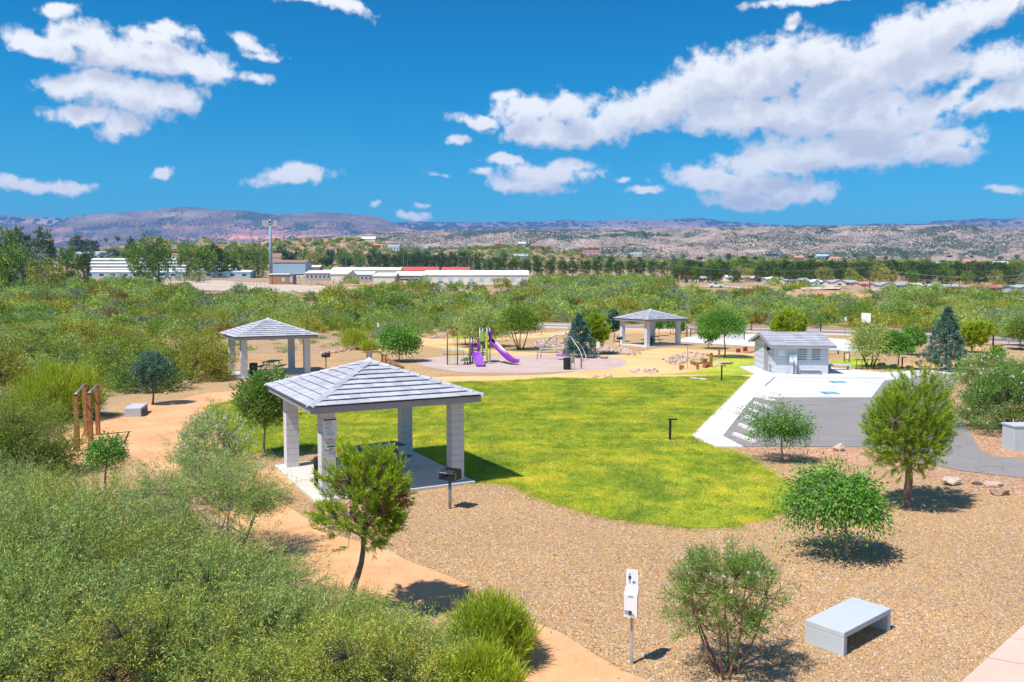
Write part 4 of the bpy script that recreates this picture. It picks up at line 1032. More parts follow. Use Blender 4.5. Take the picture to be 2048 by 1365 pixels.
def clip(poly, f):
    out = []
    for i in range(len(poly)):
        a, b = poly[i], poly[(i+1) % len(poly)]
        fa, fb = f(a), f(b)
        if fa >= 0: out.append(a)
        if (fa >= 0) != (fb >= 0):
            t = fa/(fa-fb); out.append((a[0]+(b[0]-a[0])*t, a[1]+(b[1]-a[1])*t))
    return out
def roof_tiles(root, Sx, Sy, ze, za, rows=9, tw=.30, single=(0, 3), rng=random.Random(4)):
    """faces: 0 towards -y, 1 +x, 2 +y, 3 -x. each tile a part on the faces in `single`"""
    for fi in range(4):
        hw, dp = (Sx, Sy) if fi % 2 == 0 else (Sy, Sx)
        a = fi*math.pi/2; ca, sa = math.cos(a), math.sin(a)
        L = math.hypot(dp, za-ze)
        def P(u, s, h):                                  # u along the eave, s up the slope, h above the deck
            k = s/L; y = -dp+dp*k; z = ze+(za-ze)*k
            ny, nz = -(za-ze)/L, dp/L
            y += ny*h; z += nz*h
            return (u*ca-y*sa, u*sa+y*ca, z)
        joined = MB()
        for j in range(rows):
            s0, s1 = L*j/rows-.045, L*(j+1)/rows
            off = (tw/2 if j % 2 else 0); n = int(hw/tw)+2
            for i in range(-n, n+1):
                x0, x1 = i*tw+off+.004, (i+1)*tw+off-.004
                q = [(x0, s0), (x1, s0), (x1, s1), (x0, s1)]
                q = clip(q, lambda p: hw*(1-max(0, p[1])/L)-p[0]-.02)
                q = clip(q, lambda p: hw*(1-max(0, p[1])/L)+p[0]-.02) if len(q) > 2 else q
                if len(q) < 3: continue
                dz = rng.uniform(-.003, .004)
                hf = lambda s: .022+.050*(1-(s-s0)/(s1-s0))+dz
                mb = joined if fi not in single else MB()
                mb.slab([P(u, s, hf(s)) for u, s in q], .018)
                if fi in single: mb.build('roof_tile', M_tile, root)
        if joined.v:
            o = joined.build('roof_tiles', M_tile, root); o['kind'] = 'stuff'
    # hip caps
    for sx, sy in ((-1, -1), (1, -1), (1, 1), (-1, 1)):
        A = Vector((sx*(Sx+.02), sy*(Sy+.02), ze+.03)); B = Vector((0, 0, za+.07)); n = rows+2
        d = (B-A)/n; w = Vector((-sy*Sy, sx*Sx, 0)); w = Vector((-sy, sx, 0)).normalized()*.12
        vis = not (sx > 0 and sy > 0)
        J = MB()
        for k in range(n):
            p, q = A+d*k-d*.08, A+d*(k+1)
            up0, up1 = Vector((0, 0, .055)), Vector((0, 0, .03))
            mb = MB() if (single and vis) else J
            dn = Vector((0, 0, -.055))
            vs = [p-w+up0+dn, p+up0, p+w+up0+dn, q-w+up1+dn, q+up1, q+w+up1+dn]
            vs += [v-Vector((0, 0, .022)) for v in vs]
            mb.add(vs, [(0,1,4,3),(1,2,5,4),(6,9,10,7),(7,10,11,8),(0,6,7,1),(1,7,8,2),(3,4,10,9),(4,5,11,10),(0,3,9,6),(2,8,11,5)])
            if single and vis: mb.build('hip_cap', M_tile, root)
        if J.v: o = J.build('hip_caps', M_tile, root); o['kind'] = 'stuff'

def shelter(label, c, rot, Sx, Sy, cx, cy, ha, detail):
    r = thing('picnic_shelter', label, 'shelter', (c[0], c[1], 0), rot, 'square picnic shelters')
    zs = .09
    MB().box((0, 0, zs/2-.1), (2*cx+.9, 2*cy+.9, zs+.2)).build('floor_slab', M_slab, r, bevel=.01)
    if detail:
        jb = MB(); jb.box((0, 0, zs+.001), (2*cx+.88, .015, .004)); jb.box((0, 0, zs+.0015), (.015, 2*cy+.88, .004)); jb.build('slab_joint', M_groove, r)
    w = .40
    for sx in (-1, 1):
        for sy in (-1, 1):
            if detail:
                col = MB().box((sx*cx, sy*cy, (2.5+zs)/2), (w-.022, w-.022, 2.5-zs)).build('column', M_joint, r)
                n = 12; h = (2.5-zs)/n
                for k in range(n):
                    MB().box((sx*cx, sy*cy, zs+h*(k+.5)), (w, w, h-.010)).build('block', M_block, col, bevel=.004)
            else:
                mb = MB(); n = 12; h = (2.5-zs)/n
                for k in range(n): mb.box((sx*cx, sy*cy, zs+h*(k+.5)), (w-(.012 if k % 2 else 0), w-(.012 if k % 2 else 0), h))
                mb.build('column', M_block, r)
    # fascia boards, mitred
    z0, z1, t = 2.5, 2.68, .06
    cs = [(-Sx, -Sy), (Sx, -Sy), (Sx, Sy), (-Sx, Sy)]
    ins = [(-Sx+t, -Sy+t), (Sx-t, -Sy+t), (Sx-t, Sy-t), (-Sx+t, Sy-t)]
    for i in range(4):
        j = (i+1) % 4; MB().prism([cs[i], cs[j], ins[j], ins[i]], z0, z1).build('fascia_board', M_fascia, r)
    MB().box((0, 0, 2.575), (2*Sx-2*t-.01, 2*Sy-2*t-.01, .03)).build('ceiling', M_block, r)
    for s in (-1, 1):
        MB().box((0, s*cy, 2.53), (2*cx-w-.01, .14, .056)).build('beam', M_fascia, r)
    ze = 2.69; za = ha-.05
    k = .03
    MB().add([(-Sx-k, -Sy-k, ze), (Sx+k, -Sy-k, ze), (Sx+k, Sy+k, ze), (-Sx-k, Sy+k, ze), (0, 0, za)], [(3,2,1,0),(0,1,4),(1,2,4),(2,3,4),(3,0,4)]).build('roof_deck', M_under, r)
    roof_tiles(r, Sx+k, Sy+k, ze, za, single=(0, 3) if detail else ())
    MB().lathe([(.13, 0), (.12, .05), (.06, .10), (.01, .12)], (0, 0, za+.03), 12).build('roof_cap', M_white, r, smooth=True)
    return r
SH = []
SH.append(shelter('nearest grey picnic shelter with two notices on its front column', (-4.444, 25.31), .491, 2.53, 2.75, 1.96, 2.13, 3.62, True))
SH.append(shelter('left-hand picnic shelter in front of the wild bushes, beyond the nearest one', (-16.5, 55.17), .514, 2.66, 2.62, 2.04, 2.0, 3.72, False))
SH.append(shelter('farthest picnic shelter, beside the white ball court', (13.91, 82.15), .52, 2.55, 2.57, 1.96, 1.96, 3.57, False))
def inloc(sh, x, y, z=0):
    a = sh.rotation_euler.z; return Vector((sh.location.x+x*math.cos(a)-y*math.sin(a), sh.location.y+x*math.sin(a)+y*math.cos(a), z))

# notices on the front column of the nearest shelter (its own front column faces -y)
def text_part(parent, s, size, c, mat, rot, name='lettering', align='CENTER', ext=.0006):
    cu = bpy.data.curves.new('t', 'FONT'); cu.body = s; cu.size = size; cu.align_x = align; cu.align_y = 'CENTER'; cu.extrude = ext; cu.resolution_u = 2
    o = bpy.data.objects.new('t', cu); COL.objects.link(o)
    dg = bpy.context.evaluated_depsgraph_get(); me = bpy.data.meshes.new_from_object(o.evaluated_get(dg)); me.name = name
    bpy.data.objects.remove(o); me.materials.clear(); me.materials.append(mat)
    n = link(name, me, parent); n.location = c; n.rotation_euler = rot; return n
sh = SH[0]; a0 = sh.rotation_euler.z
def rounded(w, h, r, n=4):
    pts = []
    for cx_, cy_, a in ((w/2-r, h/2-r, 0), (-w/2+r, h/2-r, 90), (-w/2+r, -h/2+r, 180), (w/2-r, -h/2+r, 270)):
        for k in range(n+1):
            t = math.radians(a+90*k/n); pts.append((cx_+r*math.cos(t), cy_+r*math.sin(t)))
    return pts
def plate(root, w, h, mat, name='panel', y=0, r=.03, t=.004, z=0, x=0):
    P = [(x+a, -t/2+y, z+b) for a, b in rounded(w, h, r)]
    n = len(P)
    vs = P+[(p[0], p[1]+t, p[2]) for p in P]
    return MB().add(vs, [tuple(range(n)), tuple(range(2*n-1, n-1, -1))]+[(i, i+n, (i+1) % n+n, (i+1) % n) for i in range(n)]).build(name, mat, root)
cp = inloc(sh, -1.96+.045, -2.13-.212, 2.02)
t = thing('notice', 'white rules notice with a black heading, upper one on the shelter column', 'sign', cp, a0)
plate(t, .385, .56, M_white, 'panel', r=.04)
plate(t, .35, .042, M_ink, 'heading_bar', y=-.0045, z=.235, r=.004, t=.002)
strips_ = MB(); rr = random.Random(3)
for k in range(15):
    z = .19-k*.0285; 
    if k in (4, 9): continue
    w_ = rr.uniform(.16, .31); x = -.15+w_/2 if k < 11 else rr.uniform(-.02, .02)
    strips_.box((x, -.0042, z), (w_, .0016, .0075))
strips_.build('small_print', paint('grey_print', (.20,.21,.26), .6), t)['kind'] = 'stuff'
cp = inloc(sh, -1.96+.055, -2.13-.212, 1.565)
t = thing('notice', 'small smoke free notice in red and green, lower one on the shelter column', 'sign', cp, a0)
plate(t, .225, .33, M_white, 'panel', r=.012)
text_part(t, 'SMOKE', .068, (.0, -.0035, .088), M_red, (math.pi/2, 0, 0))
text_part(t, 'FREE', .062, (.035, -.0035, .032), M_red, (math.pi/2, 0, 0))
MB().box((0, -.0042, .138), (.14, .0016, .014)).build('small_print', M_ink, t)['kind'] = 'stuff'
plate(t, .21, .05, M_green, 'green_band', y=-.004, z=-.062, r=.01, t=.002)
gm = MB()
for k in range(8):
    x = -.09+k*.026; h = .03+.022*((k*7) % 3); gm.add([(x-.013, -.0055, -.055), (x+.013, -.0055, -.055), (x, -.0055, -.03+h*.6)], [(0,1,2)])
gm.build('tree_print', M_green, t)['kind'] = 'stuff'
plate(t, .06, .05, M_green, 'leaf_print', y=-.004, z=.030, x=-.075, r=.02, t=.002)
MB().box((.02, -.0042, -.115), (.12, .0016, .008)).box((.02, -.0042, -.132), (.10, .0016, .008)).build('small_print', M_ink, t)['kind'] = 'stuff'
MB().lathe([(.018, 0), (.018, .002)], (0, 0, 0), 12).build('round_mark', M_red, t).rotation_euler = (math.pi/2, 0, 0)
t.children[-1].location = (-.078, -.003, -.122)

# ---------------------------------------------------------------- furniture
def picnic_table(label, p, rz, group='dark picnic tables under the shelters'):
    t = thing('picnic_table', label, 'table', p, rz, group)
    MB().box((0, 0, .75), (1.85, .76, .045)).build('table_top', M_teal, t, bevel=.012)
    for s in (-1, 1): MB().box((0, s*.66, .45), (1.85, .27, .04)).build('seat', M_teal, t, bevel=.01)
    for s in (-1, 1):
        mb = MB(); mb.tube([(s*.6, -.72, 0), (s*.6, -.30, .72), (s*.6, .30, .72), (s*.6, .72, 0)], .028, 8)
        mb.bar((s*.6, -.74, .41), (s*.6, .74, .41), .05, .04); mb.build('leg_frame', M_black, t)
    return t
picnic_table('dark teal picnic table under the nearest shelter', inloc(SH[0], .25, .35, .09), a0+.15)
picnic_table('dark picnic table under the left-hand shelter', inloc(SH[1], .2, .1, .09), SH[1].rotation_euler.z+1.0)
picnic_table('dark picnic table under the farthest shelter', inloc(SH[2], .5, .3, .09), SH[2].rotation_euler.z+.3)
def litter_bin(label, p, r=.25, h=.82, group='black litter bins'):
    t = thing('litter_bin', label, 'bin', p, 0, group)
    MB().lathe([(r*.94, .0), (r, .02), (r, h-.06), (r*1.03, h-.05), (r*1.03, h-.02)], (0, 0, 0), 20).build('drum', M_black, t, smooth=False)
    MB().lathe([(r*1.0, 0), (r*1.02, .03), (r*.55, .045), (r*.52, .02), (r*.5, .0)], (0, 0, h-.02), 20).build('rim', M_black, t, smooth=True)
    sl = MB()
    for k in range(20):
        a = 2*math.pi*k/20; sl.bar((r*1.02*math.cos(a), r*1.02*math.sin(a), .05), (r*1.02*math.cos(a), r*1.02*math.sin(a), h-.08), .022, .012, up=(math.cos(a), math.sin(a), 0))
    o = sl.build('slat', M_black, t); o['kind'] = 'stuff'; return t
litter_bin('black bin under the nearest shelter, between its two left columns', inloc(SH[0], -1.75, -.9, .09))
litter_bin('black bin under the left-hand shelter', inloc(SH[1], -1.35, -1.55, .09))
litter_bin('black bin beside the front column of the farthest shelter', inloc(SH[2], -1.45, -1.75, .09))
litter_bin('big black slatted bin on the front edge of the play surface', G(1134, 740), .25, .84)
def grill(label, p, rz):
    t = thing('charcoal_grill', label, 'grill', p, rz, 'pedestal grills')
    MB().tube([(0, 0, 0), (0, 0, .80)], .042, 12).build('post', M_steel, t, smooth=True)
    MB().box((0, 0, .815), (.50, .38, .012)).build('tray', M_black, t)
    MB().box((-.248, 0, .945), (.008, .38, .245)).build('side_plate', M_galv, t)  # sun-facing plate takes a paler metal, its sunlight put into the colour
    MB().box((.248, 0, .945), (.008, .38, .245)).build('side_plate', M_black, t)
    MB().box((0, .187, .945), (.486, .008, .245)).build('back_plate', M_black, t)
    g = MB()
    for k in range(11): g.tube([(-.225+k*.045, -.19, .985), (-.225+k*.045, .17, .985)], .006, 5)
    g.build('grate', M_steel, t)
    MB().tube([(-.12, -.24, 1.0), (-.12, -.30, 1.03), (.12, -.30, 1.03), (.12, -.24, 1.0)], .008, 6).build('handle', M_steel, t)
    for z in (.87, .93, 1.0):
        MB().box((.256, -.10, z), (.012, .06, .014)).build('bracket', M_white, t)
grill('grey pedestal grill on the gravel in front of the nearest shelter', G(900, 1018), -.55)
grill('black pedestal grill right of the left-hand shelter', G(652, 737), -.4)
grill('black pedestal grill left of the farthest shelter', G(1239, 696), -.4)

def bench(label, p, rz, l=1.6, w=.70, h=.41, t=.10):
    b = thing('concrete_bench', label, 'bench', p, rz, 'cast concrete benches')
    MB().box((l/2, w/2, h-t/2), (l, w, t)).build('seat', M_bench, b, bevel=.012)
    for x in (t/2, l-t/2): MB().box((x, w/2, (h-t)/2), (t, w, h-t)).build('leg', M_bench, b, bevel=.008)
    return b
bench('large cast concrete bench in the lower right, nearest the camera', (5.314, 12.709, 0), .69, 1.575, .686, .40)
_a, _c, _w = G(282, 834.5), G(296, 823.5), G(251, 834.5)
bench('cast concrete bench on the orange clearing by the juniper', _a, math.atan2(_c.y-_a.y, _c.x-_a.x), min(1.7, (_c-_a).length), .70)
bench('concrete bench behind the climbing net of the playground', G(885, 710), .02, 1.85, .5)
bench('concrete bench behind the left legs of the round swing', G(1079, 706), .0, 1.6, .5)
bench('concrete bench just right of the restroom building', G(1659, 741.5), -.02, 1.5, .5)
bench('concrete bench at the near edge of the ball court, behind the restroom building', G(1640, 709.5), -.05, 1.75, .5)
bench('concrete bench near the right border beside the far gravel path', G(2010, 701), -.25, 2.0, .6)
t = thing('utility_cabinet', 'pale blue-grey concrete block cut by the right border', 'cabinet', G(2028, 904), .05)
MB().box((.5, .35, .44), (1.0, .7, .88)).build('body', M_bench, t, bevel=.012); MB().box((.5, .35, .915), (1.06, .76, .07)).build('lid', M_bench, t, bevel=.01)

def bollard(label, px, top, w=.085):
    p = G(*px); h = hgt(px[0], px[1], top)
    t = thing('lamp_bollard', label, 'lamp', p, math.pi, 'dark lamp bollards')
    MB().box((0, 0, .015), (.34, .34, .03)).build('footing', M_walk, t)
    MB().box((0, 0, h/2), (w, w*.8, h)).build('post', M_black, t)
    MB().box((-.10, 0, h+.02), (.34, w*.9, .05)).build('lamp_head', M_black, t)
    MB().box((-.17, 0, h-.008), (.16, w*.6, .008)).build('lens', paint('frosted_lens', (.75,.76,.74), .3), t)
bollard('dark lamp bollard standing in the middle of the lawn edge by the walkway', (1340, 882), 840)
bollard('dark lamp bollard at the upper right corner of the lawn', (1443, 764), 733)
bollard('rusty dark lamp bollard between the parking pad and the mesquites', (1804, 741), 716)
for i, (x, y, x2, y2) in enumerate([(1382, 758.3, 1396, 760.0), (1399, 759.6, 1414, 761.6)]):
    a, b = G(x, y), G(x2, y2)
    o = MB().bar((a.x, a.y, .05), (b.x, b.y, .05), .36, .08).build('concrete_cover', M_walk); tag(o, ['left', 'right'][i]+' flat concrete cover of the pair set in the upper lawn', 'slab', 'flat covers in the upper lawn')

# exercise frames
for i, (A, B) in enumerate([((155.5,903,792),(172.4,873,768)), ((182.4,894,791),(196.5,871,768))]):
    a, b = G(A[0], A[1]), G(B[0], B[1]); ha_, hb_ = hgt(A[0], A[1], A[2]), hgt(B[0], B[1], B[2]); h = (ha_+hb_)/2
    t = thing('exercise_bar', ['left rusty steel exercise frame in the orange clearing', 'right rusty steel exercise frame, nearer the small elm'][i], 'exercise bar', a, 0, 'rusty exercise frames')
    for p in (a, b): MB().box((p.x, p.y, h/2), (.15, .11, h), .1).build('post', M_rust, t, world=True, bevel=.008)
    MB().tube([(a.x, a.y, h+.02), (b.x, b.y, h+.02)], .032, 10).build('bar', M_galv, t, world=True, smooth=True)
    for p in (a, b): MB().box((p.x, p.y, h+.02), (.19, .15, .02), .1).build('cap_plate', M_rust, t, world=True)
# wooden sit-up frame and brown sign left of the playground
a = G(765, 726); t = thing('step_frame', 'brown timber step frame with two posts behind the near shelter roof', 'exercise bar', a)
for x, y, yt in ((764.5, 725, 708), (771.5, 727, 709.5)):
    p = G(x, y); MB().box((p.x, p.y, hgt(x, y, yt)/2), (.16, .16, hgt(x, y, yt)), .3).build('post', M_rust, t, world=True)
p, q = G(772, 727), G(806, 738); MB().bar((p.x, p.y, .42), (q.x, q.y, .10), .16, .12).build('beam', M_wood, t, world=True)
p, q = G(764, 725), G(772, 727); MB().bar((p.x, p.y, .35), (q.x, q.y, .30), .10, .08).build('rail', M_wood, t, world=True)
def board_sign(label, px, top, w, panel, cat='sign', frame=M_rust, pm=None, panel_bottom=.35):
    p = G(*px); h = hgt(px[0], px[1], top); W = w/FP*p.y
    t = thing('board_sign', label, cat, p, 0)
    for s in (-1, 1): MB().box((s*W/2, 0, h/2), (.09, .09, h)).build('post', frame, t)
    MB().box((0, 0, h-.05), (W-.09, .07, .08)).build('rail', frame, t)
    MB().box((0, 0, h*panel_bottom), (W-.09, .07, .06)).build('rail', frame, t)
    MB().box((0, -.02, h*(panel_bottom+1)/2-.03), (W-.1, .03, h*(1-panel_bottom)-.12)).build('panel', pm, t)
    return t
board_sign('narrow rusty sign frame with dark louvred panel, above the near shelter roof', (738.5, 727), 701, 9, None, pm=M_steel, panel_bottom=.3)
board_sign('framed white notice board on brown posts beside the mesquite', (1693.5, 725), 705, 10, None, pm=M_white, panel_bottom=.3)

def post_sign(label, px, top, w, h, mat=M_white, rz=0.0):
    p = G(*px) if px[1] > 655 else T(*px); H = at(px[0], top, p.y).z-p.z
    t = thing('post_sign', label, 'sign', p, rz)
    MB().box((0, .02, H/2), (.05, .04, H)).build('post', M_galv, t)
    MB().box((0, -.005, H-h/2), (w, .01, h)).build('panel', mat, t); return t
post_sign('small blue-white sign on a post among the wild bushes above the weeping tree', (756.5, 668), 646, .26, .55)
post_sign('small white sign on a post right of the bright green playground mesquite', (1065.5, 668), 651, .2, .35)
post_sign('white sign on a brown post in front of the bright green pine', (1196, 717), 684, .26, .5)
post_sign('small notice on a thin post behind the mesquites near the road', (1690, 676), 634, .22, .4)

# dog waste station
p0 = G(1263, 1329)
t = thing('dog_waste_station', 'white bag dispenser with a picture sign on a slotted steel post beside the orange path', 'dispenser', p0, -.30)
Hs = hgt(1262, 1329, 1138)
MB().box((0, 0, Hs*.47), (.052, .030, Hs*.94)).build('post', M_galv, t)
MB().box((.0, -.0165, Hs*.40), (.020, .004, Hs*.72)).build('post_channel', M_joint, t)
z0 = hgt(1262, 1329, 1228); z1 = hgt(1262, 1329, 1183)
mb = MB(); W_, Dp = .205, .125
y0 = -.03-Dp; y1 = -.03
mb.add([(-W_/2, y0, z0), (W_/2, y0, z0), (W_/2, y1, z0), (-W_/2, y1, z0), (-W_/2, y0, z1-.0), (W_/2, y0, z1-.0), (W_/2, y1, z1+.085), (-W_/2, y1, z1+.085)],
       [(3,2,1,0),(4,5,6,7),(0,1,5,4),(1,2,6,5),(2,3,7,6),(3,0,4,7)])
mb.build('dispenser_box', M_white, t, bevel=.006)
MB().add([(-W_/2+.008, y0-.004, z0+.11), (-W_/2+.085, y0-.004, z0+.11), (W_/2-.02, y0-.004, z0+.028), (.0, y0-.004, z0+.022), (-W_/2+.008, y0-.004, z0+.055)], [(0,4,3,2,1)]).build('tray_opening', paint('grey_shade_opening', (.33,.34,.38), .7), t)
MB().box((-.005, y0-.006, z0+.078), (.045, .004, .058)).build('bag_slot', M_ink, t)
MB().box((0, y0-.004, z1-.02), (.10, .003, .006)).box((0, y0-.004, z1-.035), (.08, .003, .005)).build('print', paint('faint_print', (.55,.56,.62), .6), t)
MB().tube([(0, y0-.003, z1-.008), (0, y0-.010, z1-.008)], .008, 10).build('lock', M_steel, t)
zc = (hgt(1262, 1329, 1138)+hgt(1262, 1329, 1177))/2; hh = hgt(1262, 1329, 1138)-hgt(1262, 1329, 1177)
sg = thing('x', None, None)
bpy.data.objects.remove(sg)
plate(t, .185, hh, M_white, 'sign_panel', y=-.022, z=zc, r=.016)
def pl(pts, y=-.0275, nm='figure_print', m=M_navy): return MB().add([(x, y, zc+z) for x, z in pts], [tuple(range(len(pts)))]).build(nm, m, t)
pl([(-.036+.012*math.cos(a), .075+.013*math.sin(a)) for a in [i*math.pi/5 for i in range(10)]])
pl([(-.058,.05),(-.014,.05),(-.014,.0),(-.022,.0),(-.022,-.005),(-.050,-.005),(-.050,.0),(-.058,.0)][::-1])
pl([(-.050,-.008),(-.050,-.075),(-.039,-.075),(-.036,-.01),(-.033,-.075),(-.022,-.075),(-.022,-.008)][::-1], m=paint('mauve_print', (.42,.30,.42), .6))
pl([(.010,-.02),(.022,-.035),(.045,-.035),(.052,-.02),(.050,-.075),(.042,-.075),(.040,-.055),(.025,-.055),(.018,-.078),(.008,-.078),(.012,-.045)], nm='dog_print')
for z in (.095, -.092): MB().tube([(0, -.024, zc+z), (0, -.030, zc+z)], .005, 8).build('bolt', M_steel, t)

# ---------------------------------------------------------------- boulders
def rock_m(name, a, b_):
    m, nt, b, _ = nodes(name); P = pos(nt)
    r = rampnode(nt, noise_n(nt, P, 3.5, 6, .7), [(.3, a), (.7, b_)]); nt.links.new(r.outputs[0], b.inputs['Base Color']); b.inputs['Roughness'].default_value = .9
    bump(nt, b, noise_n(nt, P, 9, 6, .7), .6, .03); return m
R_PINK = rock_m('pink_sandstone', (.46,.27,.21), (.72,.55,.46)); R_BROWN = rock_m('brown_rock', (.25,.13,.09), (.45,.30,.23)); R_DARK = rock_m('dark_basalt', (.05,.055,.07), (.13,.13,.15)); R_TAN = rock_m('tan_rock', (.42,.33,.25), (.62,.50,.40))
import bmesh
def rock_mesh(seed, sub=2, flat=.6):
    bm = bmesh.new(); bmesh.ops.create_icosphere(bm, subdivisions=sub, radius=1); r = random.Random(seed)
    o = Vector((r.uniform(0, 50),)*3)
    pl_ = [(Vector((r.gauss(0, 1), r.gauss(0, 1), r.gauss(0, .7))).normalized(), r.uniform(.55, .85)) for _ in range(9)]
    for v in bm.verts:
        c = v.co.copy()
        for n, d in pl_:
            k = c.dot(n)-d
            if k > 0: c -= n*k
        c *= 1+.18*mnoise.noise(c*1.7+o); c.z *= flat; v.co = c
    me = bpy.data.meshes.new('rock'); bm.to_mesh(me); bm.free(); return me
def boulder(label, px, w, h, mat, seed, rz=0.0):
    p = G(*px); me = rock_mesh(seed); me.materials.append(mat); W = w/FP*p.y
    o = link('boulder', me); o.location = (p.x, p.y+W*.2, h/FP*p.y*.38); o.scale = (W/1.55, W/2.0, h/FP*p.y/1.0); o.rotation_euler = (0, 0, rz)
    return tag(o, label, 'boulder', 'boulders on the gravel')
boulder('pink-white boulder at the edge of the asphalt between the elm and the pine', (1682, 903), 25, 17, R_PINK, 1)
boulder('dark brown angular boulder just left of the big pine', (1775, 928), 32, 16, R_BROWN, 2, .3)
boulder('flat tan boulder right of the big pine', (1907, 972), 38, 18, R_TAN, 3)
boulder('flat whitish boulder, upper one of the pair at far right', (1992, 975), 36, 12, R_PINK, 4, .4)
boulder('dark red boulder, lower one of the pair at far right', (2003, 992), 34, 16, R_BROWN, 5)
boulder('small dark flat stone left of the whitish boulder pair', (1957, 971), 18, 6, R_DARK, 6)
boulder('dark basalt boulder in front of the bright green pine', (1184, 717.5), 20, 9, R_DARK, 7)
boulder('brown flat boulder right of the dark basalt one', (1209, 718), 16, 6, R_BROWN, 8)
boulder('pinkish flat boulder by the walk right of the parking pad', (1857, 753), 24, 8, R_PINK, 9)
boulder('round brown boulder at the foot of the tall blue cypress', (1882, 734), 22, 9, R_BROWN, 10)
boulder('pale boulder left of the tall blue cypress', (1852, 736), 22, 6, R_TAN, 11)
boulder('small pale boulder right of the dark lamp bollard', (1819, 735), 14, 5, R_TAN, 12)
boulder('grey boulder under the multi-trunk mesquite', (1764, 731), 15, 6, R_BROWN, 13)
boulder('grey boulder on the strip right of the slim tree', (1790, 733), 13, 5, R_TAN, 14)
boulder('pinkish boulder beside the far right path', (1933, 756), 26, 8, R_PINK, 15)
boulder('pale boulder between the timber posts and the small lawn', (1455, 729), 24, 8, R_TAN, 16)
boulder('pale boulder lying in the foreground thicket', (82, 1175), 36, 22, R_TAN, 17)
boulder('reddish stone near the mound of the far road', (1843, 684), 8, 4, R_PINK, 18)

# wheel stops
def wheel_stop(label, a, b):
    a, b = G(*a), G(*b); c = (a+b)/2; L = 1.75; an = math.atan2(b.y-a.y, b.x-a.x)
    P = [(-.10, 0), (.10, 0), (.075, .13), (-.075, .13)]
    mb = MB(); k = L/2
    vs = [(-k, y, z) for y, z in P]+[(k, y, z) for y, z in P]
    mb.add(vs, [(0,3,2,1),(4,5,6,7),(0,1,5,4),(1,2,6,5),(2,3,7,6),(3,0,4,7)])
    o = mb.build('wheel_stop', M_walk, bevel=.012); o.location = (c.x, c.y, .03); o.rotation_euler = (0, 0, an); tag(o, label, 'wheel stop', 'concrete wheel stops')
WS = [((1477,876),(1503,886)), ((1484,856),(1508,867)), ((1496,839),(1520,849)), ((1503,825),(1524,833)), ((1513,811),(1537,819)), ((1521,798),(1546,805)), ((1534,785),(1557,792))]
for i, (a, b) in enumerate(WS):
    wheel_stop(['first (nearest)', 'second', 'third', 'fourth', 'fifth', 'sixth', 'seventh (farthest)'][i]+' white wheel stop along the walkway, counted from the camera', a, b)

# blue wheelchair emblems painted on the pad: flat print
M_blue = paint('blue_road_paint', (.06,.30,.42), .8, wear=.25, scale=6)
M_roadw = paint('white_road_paint', (.80,.80,.80), .8, wear=.1)
def emblem(px):
    C = [G(*q) for q in px]; z = .030
    mb = MB().add([(c.x, c.y, z) for c in C], [(0,1,2,3)] ); o = mb.build('painted_emblem', M_blue)
    if o.data.polygons[0].normal.z < 0: o.data.flip_normals()
    tag(o, kind='structure')
    def Q(u, v):                                         # u, v in 0..1 inside the square
        a = C[0].lerp(C[1], u); b = C[3].lerp(C[2], u); p = a.lerp(b, v); return (p.x, p.y, z+.004)
    w = MB()
    def st(pts, r=.04):
        for (u0, v0), (u1, v1) in zip(pts, pts[1:]):
            d = Vector((u1-u0, v1-v0)).normalized()*r; n = Vector((-d.y, d.x))
            w.add([Q(u0-n.x, v0-n.y), Q(u1-n.x, v1-n.y), Q(u1+n.x, v1+n.y), Q(u0+n.x, v0+n.y)], [(0,1,2,3)])
    st([(.45+.2*math.cos(a), .62+.2*math.sin(a)) for a in [i*math.pi/7-2.2 for i in range(11)]], .04)
    st([(.45, .28), (.47, .55), (.66, .55), (.76, .80)], .05)
    st([(.46, .40), (.62, .40)], .035)
    w.add([Q(.44+.06*math.cos(i*.785), .18+.06*math.sin(i*.785)) for i in range(8)], [tuple(range(8))])
    e = w.build('wheelchair_print', M_roadw, o)
emblem([(1654,763.5),(1686,763.5),(1695,767),(1667,767.5)])
emblem([(1637,784.5),(1668,785),(1683,789.5),(1651,790)])
# kerb along the pad
def kerb(pts, h=.14, w=.15):
    mb = MB()
    for a, b in zip(pts, pts[1:]):
        a, b = G(*a), G(*b); mb.bar((a.x, a.y, h/2), (b.x, b.y, h/2), w, h)
    return tag(mb.build('kerb', M_walk), kind='structure')
kerb([(1528,773),(1547,756.5),(1655,758),(1760,758.5)], .10)

